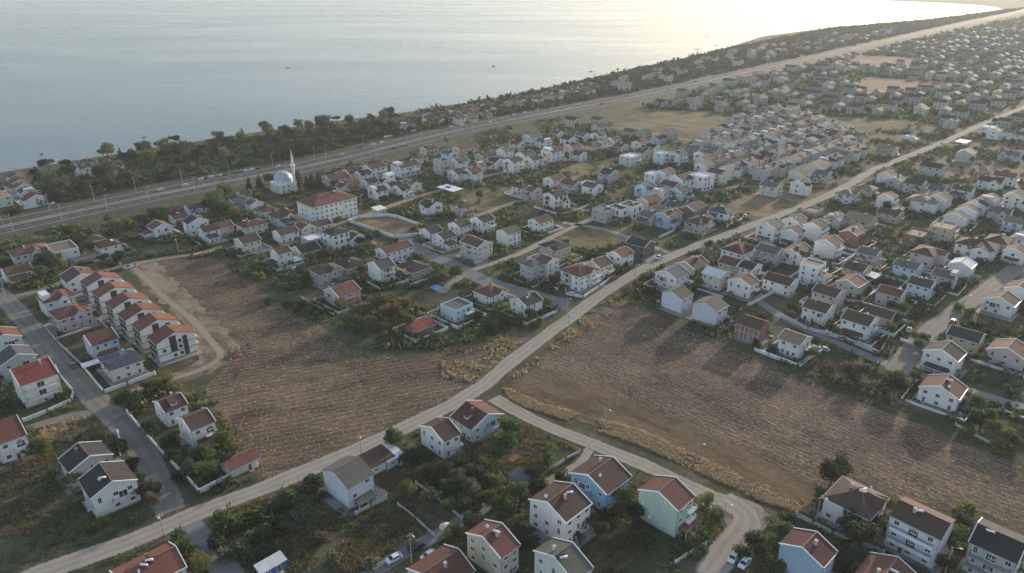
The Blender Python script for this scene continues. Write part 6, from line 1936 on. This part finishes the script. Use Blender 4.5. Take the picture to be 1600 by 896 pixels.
grove('on the dark plot below the dirt road', 'plants on the dark plot below the dirt road', [
    (350, 826, b__, 'dark', 3.6), (372, 812, b__, 'mid', 3.6), (398, 802, b__, 'mid', 3.4), (428, 788, b__, 'dark', 3.4), (440, 818, b__, 'dark', 3.8), (402, 836, b__, 'mid', 4), (362, 856, b__, 'olive', 3.6), (386, 866, b__, 'mid', 3), (345, 805, b__, 'mid', 3), (468, 776, b__, 'mid', 3.6),
    (450, 765, b__, 'olive', 2.8), (420, 862, b__, 'dark', 3), (470, 800, b__, 'olive', 3.2), (486, 760, b__, 'dark', 4), (340, 843, b__, 'dark', 3.2), (520, 870, b__, 'olive', 2.6), (580, 880, b__, 'olive', 3), (645, 850, b__, 'olive', 2.4), (500, 838, b__, 'rust', 2.4)])
grove('in central gardens by dirt lane', 'trees in the central gardens', [
    (618, 684, r_, 'mid', 6.5), (640, 716, r_, 'dark', 5.5), (662, 738, r_, 'dark', 5), (690, 735, r_, 'dark', 5.5), (716, 720, r_, 'dark', 5), (745, 738, r_, 'dark', 5), (700, 760, r_, 'mid', 4.5), (735, 765, r_, 'olive', 5), (716, 748, r_, 'olive', 5), (760, 722, r_, 'yellow', 4.5), (788, 692, r_, 'mid', 6),
    (800, 668, r_, 'mid', 7), (772, 705, r_, 'mid', 5), (810, 768, r_, 'mid', 5), (832, 738, r_, 'dark', 4), (857, 720, r_, 'mid', 4.5), (862, 704, b__, 'mid', 3), (768, 782, r_, 'mid', 5), (795, 772, r_, 'yellow', 4.5), (745, 792, r_, 'dark', 4.5), (636, 766, r_, 'yellow', 4.5), (675, 778, r_, 'olive', 4.5),
    (700, 790, r_, 'mid', 4), (775, 755, r_, 'yellow', 4), (800, 790, r_, 'mid', 4.5), (724, 780, b__, 'yellow', 3), (705, 832, r_, 'mid', 4), (740, 815, r_, 'dark', 4.5), (655, 715, b__, 'dark', 3), (680, 752, b__, 'dark', 3), (842, 752, b__, 'mid', 3), (760, 745, b__, 'mid', 3),
    (978, 784, r_, 'mid', 6), (995, 800, r_, 'dark', 5), (985, 762, b__, 'rust', 3), (912, 815, r_, 'dark', 5), (935, 826, r_, 'dark', 4.5), (810, 832, r_, 'dark', 5), (822, 850, r_, 'dark', 4.5), (950, 808, b__, 'dark', 3), (895, 836, b__, 'dark', 3), (1000, 835, b__, 'dark', 3), (960, 850, b__, 'rust', 2.2),
    (1102, 782, r_, 'yellow', 4.5), (1120, 806, r_, 'mid', 4.5), (1112, 826, r_, 'yellow', 3.5), (1082, 842, b__, 'yellow', 2.6), (1092, 862, b__, 'mid', 2.4), (848, 784 - 22, b__, 'dark', 2.4), (880, 742, b__, 'dark', 2.6)])
grove('at the bottom by the big ploughed field', 'trees at the bottom by the big field', [
    (1176, 842, r_, 'dark', 5), (1200, 850, r_, 'mid', 5), (1216, 828, r_, 'mid', 5), (1190, 868, r_, 'dark', 5), (1230, 812, r_, 'dark', 4.5), (1302, 738, r_, 'dark', 7), (1318, 730, r_, 'dark', 6), (1350, 836, r_, 'dark', 7.5), (1332, 822, r_, 'dark', 6.5), (1372, 822, r_, 'dark', 6), (1386, 790, r_, 'mid', 5),
    (1290, 862, r_, 'dark', 4.5), (1312, 874, r_, 'dark', 4.5), (1345, 866, r_, 'olive', 4.5), (1300, 850, b__, 'mid', 3), (1490, 835, r_, 'mid', 6), (1505, 815, r_, 'dark', 5), (1498, 860, r_, 'mid', 5.5), (1512, 792, b__, 'yellow', 3.5), (1390, 812, b__, 'rust', 2.6), (1285, 775, b__, 'mid', 3), (1160, 860, b__, 'mid', 3),
    (1210, 885, b__, 'yellow', 3), (1480, 880, r_, 'dark', 4.5), (1325, 892, b__, 'dark', 3)])
grove('along the lower right street', 'trees along the lower right street', [
    (1346, 578, r_, 'olive', 6.5), (1330, 572, b__, 'rust', 3.5), (1388, 598, r_, 'dark', 6), (1408, 600, r_, 'dark', 6), (1398, 592, r_, 'mid', 5.5), (1432, 588, r_, 'mid', 4), (1526, 634, r_, 'mid', 6), (1538, 650, r_, 'mid', 6), (1524, 655, r_, 'dark', 5), (1552, 668, r_, 'mid', 5), (1572, 678, r_, 'yellow', 4.5),
    (1590, 690, r_, 'mid', 4), (1510, 672, b__, 'mid', 3), (1560, 690, b__, 'yellow', 3), (1414, 484, r_, 'mid', 5.5), (1402, 498, r_, 'dark', 5), (1392, 512, r_, 'mid', 4.5), (1445, 452, r_, 'mid', 5), (1462, 454, r_, 'dark', 5), (1476, 448, r_, 'dark', 4.5), (1440, 540, r_, 'mid', 5), (1430, 525, r_, 'yellow', 4),
    (1452, 556, r_, 'dark', 4.5), (1446, 530, r_, 'dark', 4.5), (1500, 478, b__, 'mid', 3), (1515, 484, b__, 'mid', 3), (1535, 560, r_, 'mid', 4), (1272, 552, r_, 'mid', 4), (1262, 548, b__, 'yellow', 3), (1295, 574, b__, 'rust', 3), (1310, 590, b__, 'olive', 3), (1208, 542, b__, 'dark', 3), (1186, 538, b__, 'dark', 3),
    (1395, 478, r_, 'dark', 4.5), (1410, 462, b__, 'mid', 3), (1525, 505, b__, 'dark', 3), (1545, 520, b__, 'rust', 2.5), (1576, 700, b__, 'mid', 3), (1300, 512, b__, 'dark', 2.6), (1376, 530, b__, 'dark', 2.6)])
grove('beside the left ploughed field', 'trees beside the left ploughed field', [
    (565, 486, r_, 'yellow', 7.5), (590, 474, r_, 'rust', 8.5), (612, 488, r_, 'rust', 8), (628, 478, r_, 'rust', 7), (546, 498, r_, 'mid', 6.5), (638, 500, r_, 'mid', 6), (532, 476, r_, 'yellow', 5), (580, 504, r_, 'mid', 6.5), (600, 512, r_, 'dark', 5.5), (560, 510, b__, 'dark', 3.5), (696, 432, r_, 'yellow', 6), (712, 424, r_, 'mid', 6),
    (682, 426, r_, 'mid', 5.5), (745, 498, r_, 'dark', 5), (770, 510, r_, 'dark', 5), (790, 500, r_, 'dark', 5), (830, 492, r_, 'dark', 4.5), (856, 472, r_, 'yellow', 5), (812, 496, b__, 'olive', 3.5), (840, 504, b__, 'mid', 3), (442, 448, r_, 'olive', 4.5), (420, 470, b__, 'dark', 3), (452, 472, b__, 'dark', 3.5), (474, 476, b__, 'dark', 3.5),
    (500, 398, r_, 'dark', 5.5), (512, 394, r_, 'mid', 5), (386, 424, b__, 'mid', 3.5), (402, 430, b__, 'yellow', 3.5), (412, 420, b__, 'mid', 3), (560, 376, r_, 'dark', 5.5), (578, 372, r_, 'dark', 5.5), (572, 386, r_, 'mid', 5), (480, 438, r_, 'dark', 5), (470, 424, r_, 'dark', 5), (555, 432, r_, 'mid', 5), (565, 424, r_, 'dark', 5),
    (540, 440, b__, 'olive', 3), (720, 478, b__, 'mid', 3.5), (735, 470, b__, 'mid', 3), (876, 430, r_, 'dark', 5), (864, 436, r_, 'dark', 5), (850, 442, b__, 'dark', 3), (960, 420, r_, 'dark', 4.5), (975, 412, b__, 'mid', 3), (1108, 383, r_, 'dark', 5), (1090, 440, r_, 'mid', 4.5), (1082, 446, b__, 'mid', 3), (1018, 452, b__, 'dark', 3.5), (1000, 446, b__, 'dark', 3)])
grove('between highway and the left fields', 'trees between the highway and the left fields', [
    (68, 404, r_, 'dark', 8), (86, 408, r_, 'dark', 8), (62, 424, r_, 'mid', 6.5), (100, 414, r_, 'yellow', 5), (104, 362, r_, 'dark', 7), (122, 376, r_, 'dark', 7.5), (140, 386, r_, 'dark', 6.5), (172, 342, r_, 'yellow', 6), (184, 350, r_, 'yellow', 5), (242, 336, r_, 'dark', 8.5), (224, 346, r_, 'dark', 7), (258, 334, r_, 'mid', 6.5),
    (336, 312, r_, 'mid', 10), (352, 300, r_, 'mid', 11), (348, 322, r_, 'mid', 8), (366, 330, r_, 'yellow', 6.5), (326, 322, r_, 'dark', 8), (388, 286, 'spire', 'conifer', 8), (405, 284, 'spire', 'conifer', 9), (422, 280, r_, 'conifer', 8), (467, 286, 'cypress', 'conifer', 13), (478, 284, 'spire', 'conifer', 9), (486, 282, 'spire', 'conifer', 10),
    (497, 280, 'spire', 'conifer', 11), (412, 300, r_, 'mid', 6), (395, 332, b__, 'yellow', 4), (376, 362, b__, 'yellow', 3.5), (390, 360, b__, 'yellow', 3.5), (160, 404, r_, 'dark', 5), (172, 414, r_, 'dark', 5), (184, 400, b__, 'dark', 3.5), (555, 308, r_, 'mid', 6), (200, 390, b__, 'mid', 3), (290, 372, b__, 'dark', 3),
    (345, 390, b__, 'mid', 3.2), (368, 394, b__, 'mid', 3.2), (600, 308, b__, 'dark', 3), (30, 330, r_, 'mid', 7), (14, 334, r_, 'dark', 7)])

def auto_grove(phrase, group, pl, n, kinds, seed, hmin, hmax, gap=4.5):
    rs = random.Random(seed)
    xs = [p[0] for p in pl]; ys = [p[1] for p in pl]
    got = []
    tries = 0
    while len(got) < n and tries < 20000:
        tries += 1
        x, y = rs.uniform(min(xs), max(xs)), rs.uniform(min(ys), max(ys))
        if in_poly(x, y, pl) and not in_poly(x, y, VIEW_GAP) and all(math.hypot(x - q[0], y - q[1]) > gap for q in got) and not any(math.hypot(x - h[0], y - h[1]) < h[2] for h in HOUSES) and not any(seg_dist(x, y, s[0], s[1]) < s[2] / 2 + 2 for s in ROAD_SEGS if abs(s[0].x - x) < 120):
            got.append((x, y))
    got.sort(key=lambda g: PIX((g[0], g[1], 0))[0])
    for k, (x, y) in enumerate(got):
        kind, pal = rs.choice(kinds)
        tree('%s %s, %s from left %s' % (PN[pal], KN[kind], ordinal(k + 1), phrase), Vector((x, y, 0)), kind, pal, rs.uniform(hmin, hmax) * (.9 if kind == 'bush' else 1), group, 1.1, rs)
BELT = poly((40, 305), (60, 282), (110, 258), (250, 236), (400, 214), (520, 197), (600, 186), (660, 184), (655, 205), (600, 214), (500, 240), (440, 252), (380, 262), (300, 277), (250, 285), (190, 298), (120, 316), (70, 326))
VIEW_GAP = poly((104, 258), (205, 252), (206, 272), (112, 280))
auto_grove('in the tree belt between highway and sea', 'trees in the belt between highway and sea', BELT, 92, [('round', 'dark'), ('round', 'dark'), ('round', 'mid'), ('round', 'dark'), ('pine', 'conifer'), ('round', 'yellow'), ('round', 'olive'), ('spire', 'conifer')], 31, 7, 12.5, 6.0)

# ---- plants nobody would count: far trees, garden scrub, dry grass
def blocked(x, y, extra=1.2, fields=True):
    if any(abs(h[0] - x) < h[2] + 1 and abs(h[1] - y) < h[2] + 1 and math.hypot(h[0] - x, h[1] - y) < h[2] * .92 for h in HOUSES):
        return True
    if fields and any(in_poly(x, y, f) for f in (FIELD_L, FIELD_R, LOT_FENCED, EARTH)):
        return True
    return any(seg_dist(x, y, s[0], s[1]) < s[2] / 2 + extra for s in ROAD_SEGS if abs(s[0].x - x) < 60 and abs(s[0].y - y) < 60)

def scrub(name, pl, n, seed, size, quads, leaf, mats, avoid=(), dens=None, check=True, flat=.8, label=None):
    rs = random.Random(seed)
    mb = MB()
    xs = [p[0] for p in pl]; ys = [p[1] for p in pl]
    k = 0
    tries = 0
    from mathutils import noise as mn_
    while k < n and tries < n * 8:
        tries += 1
        x, y = rs.uniform(min(xs), max(xs)), rs.uniform(min(ys), max(ys))
        if not in_poly(x, y, pl) or any(in_poly(x, y, a) for a in avoid):
            continue
        if dens is not None and mn_.noise(Vector((x * dens, y * dens, seed))) < rs.uniform(-.25, .35):
            continue
        if check and blocked(x, y, size[1] * .6):
            continue
        s = rs.uniform(*size)
        m0 = 2 * rs.randrange(len(mats) // 2)
        for q in range(quads):
            d = Vector((rs.gauss(0, .5), rs.gauss(0, .5), abs(rs.gauss(0, .5)) * flat))
            if d.length > 1.1:
                d = d * (1.1 / d.length)
            leaf_quad(mb, Vector((x, y, .05)) + d * s, leaf * s, rs, m0 + (rs.random() < .4))
        k += 1
    o = mb.build(name, mats)
    o['kind'] = 'stuff'
    if label:
        o['label'] = label
    return o
GR = LEAF['dark'] + LEAF['mid'] + LEAF['yellow'] + LEAF['olive'] + LEAF['rust']
NEAR = poly((-40, 640), (150, 640), (260, 720), (330, 760), (560, 690), (760, 620), (1160, 800), (1300, 790), (1640, 850), (1640, 930), (-120, 930))
scrub('undergrowth', NEAR, 1900, 41, (.4, 1.4), 22, .26, LEAF['dark'] + LEAF['mid'] + LEAF['mid'] + LEAF['yellow'] + LEAF['olive'] + LEAF['olive'], dens=.10, flat=.6, label='tangle of weeds and shrubs round the nearest houses')
MIDL = poly((-60, 640), (-60, 380), (260, 325), (420, 300), (640, 300), (900, 330), (1010, 400), (960, 440), (880, 480), (820, 520), (700, 545), (540, 545), (340, 402), (210, 410), (150, 440), (60, 470), (180, 620), (260, 600), (330, 600), (400, 745), (340, 770), (200, 640))
scrub('garden_scrub', MIDL, 5200, 42, (.7, 2.6), 18, .34, LEAF['dark'] + LEAF['mid'] + LEAF['dark'] + LEAF['yellow'], dens=.05, avoid=[LOT_W, LOT_M], label='patchy green scrub in the gardens of the middle quarters')
MIDR = poly((960, 470), (1010, 425), (1070, 400), (1290, 315), (1400, 255), (1640, 190), (1640, 720), (1400, 640), (1200, 560), (1100, 525), (1010, 476))
scrub('garden_scrub', MIDR, 6500, 43, (.7, 2.7), 18, .34, LEAF['dark'] + LEAF['mid'] + LEAF['dark'] + LEAF['olive'], dens=.05, avoid=FARF, label='patchy green scrub in the gardens of the right-hand quarters')
FARB = poly((430, 260), (560, 245), (700, 215), (860, 185), (960, 195), (1060, 225), (1200, 210), (1400, 185), (1640, 120), (1640, 190), (1400, 255), (1290, 312), (1070, 395), (900, 330), (640, 300))
scrub('town_greenery', FARB, 6000, 44, (1.2, 3.8), 12, .38, LEAF['dark'] + LEAF['mid'] + LEAF['dark'] + LEAF['olive'], dens=.03, avoid=[MEADOW, LOT_OCHRE, LOT_E, LOT_W] + FARF, label='hazy greenery between the farther houses')
FARW = poly((1000, 170), (1150, 128), (1300, 95), (1420, 70), (1640, 30), (1700, 30), (1700, 130), (1640, 125), (1400, 185), (1200, 205), (1110, 176))
scrub('far_woods', FARW, 9000, 45, (2.5, 6), 11, .42, LEAF['dark'] + LEAF['mid'], check=False, avoid=FARF + [MEADOW], label='far trees merging into haze')
COASTW = poly((655, 176), (760, 157), (860, 139), (950, 119), (1050, 97), (1150, 74), (1300, 45), (1450, 32), (1545, 20), (1600, 13), (1590, 17), (1500, 34), (1400, 56), (1300, 78), (1150, 110), (1000, 142), (850, 169), (700, 196), (660, 203))
scrub('coast_woods', COASTW, 12000, 46, (2.6, 6.2), 11, .42, LEAF['dark'] + LEAF['conifer'] + LEAF['conifer'], check=False, label='wooded shore strip running into the haze')
scrub('shore_scrub', BELT, 2200, 47, (1.0, 2.6), 16, .36, LEAF['dark'] + LEAF['mid'], label='low scrub under the shore trees')

M_straw = [plain('dry_straw_a', (.54, .43, .28), .9, .2), plain('dry_straw_b', (.33, .24, .125), .9, .2), plain('dry_straw_c', (.13, .115, .06), .9, .2)]
for m_, c_ in zip(M_straw, ((.60, .47, .30), (.38, .29, .17), (.20, .18, .08))):
    see_through(m_.node_tree, m_.node_tree.nodes['Principled BSDF'], c_, .5)
def dry_grass(name, pl, n, seed, h=(.4, 1.0), cols=(0, 1), dens=.12):
    from mathutils import noise as mn_
    rs = random.Random(seed)
    mb = MB()
    xs = [p[0] for p in pl]; ys = [p[1] for p in pl]
    k = tries = 0
    while k < n and tries < n * 8:
        tries += 1
        x, y = rs.uniform(min(xs), max(xs)), rs.uniform(min(ys), max(ys))
        if not in_poly(x, y, pl) or mn_.noise(Vector((x * dens, y * dens, seed))) < rs.uniform(-.3, .3):
            continue
        if any(seg_dist(x, y, s[0], s[1]) < s[2] / 2 + .4 for s in ROAD_SEGS if abs(s[0].x - x) < 40 and abs(s[0].y - y) < 40):
            continue
        m = rs.choice(cols)
        for q in range(7):
            a = rs.uniform(0, 6.28)
            hh = rs.uniform(*h); l = rs.uniform(.15, .5)
            bx, by = x + rs.gauss(0, .25), y + rs.gauss(0, .25)
            tx, ty = bx + math.cos(a) * l, by + math.sin(a) * l
            wx, wy = -math.sin(a) * .09, math.cos(a) * .09
            mb.face([(bx - wx, by - wy, 0.02), (bx + wx, by + wy, 0.02), (tx + wx * .5, ty + wy * .5, hh), (tx - wx * .5, ty - wy * .5, hh)], m)
        k += 1
    o = mb.build(name, M_straw)
    o['kind'] = 'stuff'
    return o
dry_grass('dry_grass', poly((786, 606), (800, 610), (850, 632), (1000, 672), (1120, 726), (1275, 790), (1262, 805), (1200, 788), (1100, 742), (1000, 697), (900, 662), (800, 630)), 11000, 51, (.12, .48), (0, 0, 1), .10)
dry_grass('dry_grass', poly((60, 668), (110, 650), (140, 646), (150, 664), (110, 690), (70, 690)), 500, 52)
dry_grass('dry_grass', poly((905, 500), (960, 452), (1000, 446), (1010, 472), (965, 482), (935, 510), (880, 540), (820, 585), (790, 600)), 1500, 53, (.3, .8), cols=(0, 1, 2))
dry_grass('dry_grass', poly((480, 890), (560, 850), (610, 800), (650, 790), (650, 830), (610, 860), (560, 896)), 1100, 54, (.3, .8), cols=(1, 2, 2))
dry_grass('dry_grass', poly((380, 765), (440, 740), (600, 672), (740, 600), (760, 590), (760, 604), (600, 690), (440, 758), (385, 775)), 1600, 55, cols=(1, 2, 0))
dry_grass('dry_grass', poly((690, 545), (800, 520), (840, 530), (800, 565), (740, 600), (690, 590)), 900, 56, (.3, .8), cols=(1, 2, 0))
dry_grass('dry_grass', poly((1245, 575), (1290, 560), (1330, 590), (1385, 620), (1380, 640), (1300, 610)), 500, 57, (.3, .8), cols=(1, 2))
dry_grass('weeds', poly((0, 690), (150, 660), (200, 760), (130, 830), (0, 840)), 3600, 58, (.2, .6), (2, 2, 2, 1))
dry_grass('weeds', poly((340, 800), (480, 760), (600, 800), (640, 780), (560, 880), (340, 900)), 2200, 59, (.3, .8), (2, 2, 2, 1))
dry_grass('weeds', poly((560, 760), (800, 640), (900, 700), (1000, 760), (1060, 860), (900, 896), (760, 790)), 2600, 60, (.3, .7), (2,))

scrub('seaside_trees', poly((590, 196), (700, 178), (800, 160), (930, 134), (930, 156), (800, 180), (700, 202), (620, 214)), 650, 61, (2.2, 4.2), 26, .36, LEAF['dark'] + LEAF['conifer'] + LEAF['mid'], flat=1.3, label='dark trees crowding the seaside strip')
# clods and straw lying on the ploughed land
def clods(name, pl, n, seed, mats, avoid=()):
    rs = random.Random(seed)
    mb = MB()
    xs = [p[0] for p in pl]; ys = [p[1] for p in pl]
    k = 0
    while k < n:
        x, y = rs.uniform(min(xs), max(xs)), rs.uniform(min(ys), max(ys))
        if not in_poly(x, y, pl) or any(in_poly(x, y, a) for a in avoid):
            continue
        s = rs.uniform(.12, .42)
        a = rs.gauss(-.78, .5)
        c, d = math.cos(a) * s, math.sin(a) * s
        h = s * rs.uniform(.15, .45)
        k2 = rs.uniform(.35, .7)
        b = [(x - c, y - d, .02), (x + d * k2, y - c * k2, .02), (x + c, y + d, .02), (x - d * k2, y + c * k2, .02)]
        t = (x + rs.uniform(-.3, .3) * s, y + rs.uniform(-.3, .3) * s, .02 + h)
        m = 0 if rs.random() < .2 else rs.choice((1, 2))
        for q in range(4):
            mb.face([b[q], b[(q + 1) % 4], t], m)
        k += 1
    o = mb.build(name, mats)
    o['kind'] = 'stuff'
M_clod = [plain('earth_clod', (.13, .09, .06), .95, .3), plain('straw_bits', (.42, .31, .20), .9, .3), plain('pale_clod', (.24, .17, .115), .95, .3)]
clods('field_clods', FIELD_R, 9000, 71, M_clod, [STRIP])
clods('field_clods', FIELD_L, 8000, 72, M_clod)
print('trees', len([o for o in bpy.data.objects if o.get('category') == 'tree']), 'bush', len([o for o in bpy.data.objects if o.get('category') == 'bush']), 'houses', {c: len([o for o in bpy.data.objects if o.get('category') == c]) for c in ('house', 'estate house', 'seaside house', 'car')})

TOWN_L = poly((420, 310), (560, 250), (700, 222), (860, 190), (960, 200), (1010, 260), (1100, 330), (1050, 390), (900, 420), (840, 490), (700, 480), (540, 480), (420, 420), (300, 380), (300, 330))
auto_grove('in the gardens of the middle quarters', 'garden trees of the middle quarters', TOWN_L, 30, [('round', 'dark'), ('round', 'mid'), ('round', 'mid'), ('round', 'yellow'), ('round', 'dark')], 81, 3.5, 6, 7.0)
TOWN_R = poly((1010, 425), (1070, 400), (1290, 315), (1400, 255), (1620, 200), (1620, 600), (1500, 590), (1420, 560), (1200, 470), (1120, 470))
auto_grove('in the gardens right of the dirt road', 'garden trees right of the dirt road', TOWN_R, 30, [('round', 'dark'), ('round', 'mid'), ('round', 'mid'), ('round', 'yellow'), ('round', 'olive')], 82, 3.5, 6, 7.0)
scrub('garden_trees', TOWN_L, 260, 83, (1.5, 2.6), 30, .30, LEAF['dark'] + LEAF['mid'] + LEAF['mid'] + LEAF['yellow'], flat=1.4, label='rounded garden greenery of the middle quarters')
scrub('garden_trees', TOWN_R, 300, 84, (1.5, 2.6), 30, .30, LEAF['dark'] + LEAF['mid'] + LEAF['mid'] + LEAF['olive'], flat=1.4, label='rounded garden greenery right of the dirt road')
scrub('belt_trees', BELT, 420, 85, (2.2, 4.0), 30, .34, LEAF['dark'] + LEAF['dark'] + LEAF['mid'] + LEAF['conifer'], flat=1.5, avoid=[VIEW_GAP], label='massed green crowns between highway and sea')


scrub('far_woods', poly((1400, 70), (1500, 48), (1590, 28), (1650, 14), (1900, 8), (1900, 44), (1640, 38), (1420, 76)), 2600, 48, (3.5, 8), 11, .42, LEAF['dark'] + LEAF['mid'], check=False, label='last far trees beyond the town, lost in haze')
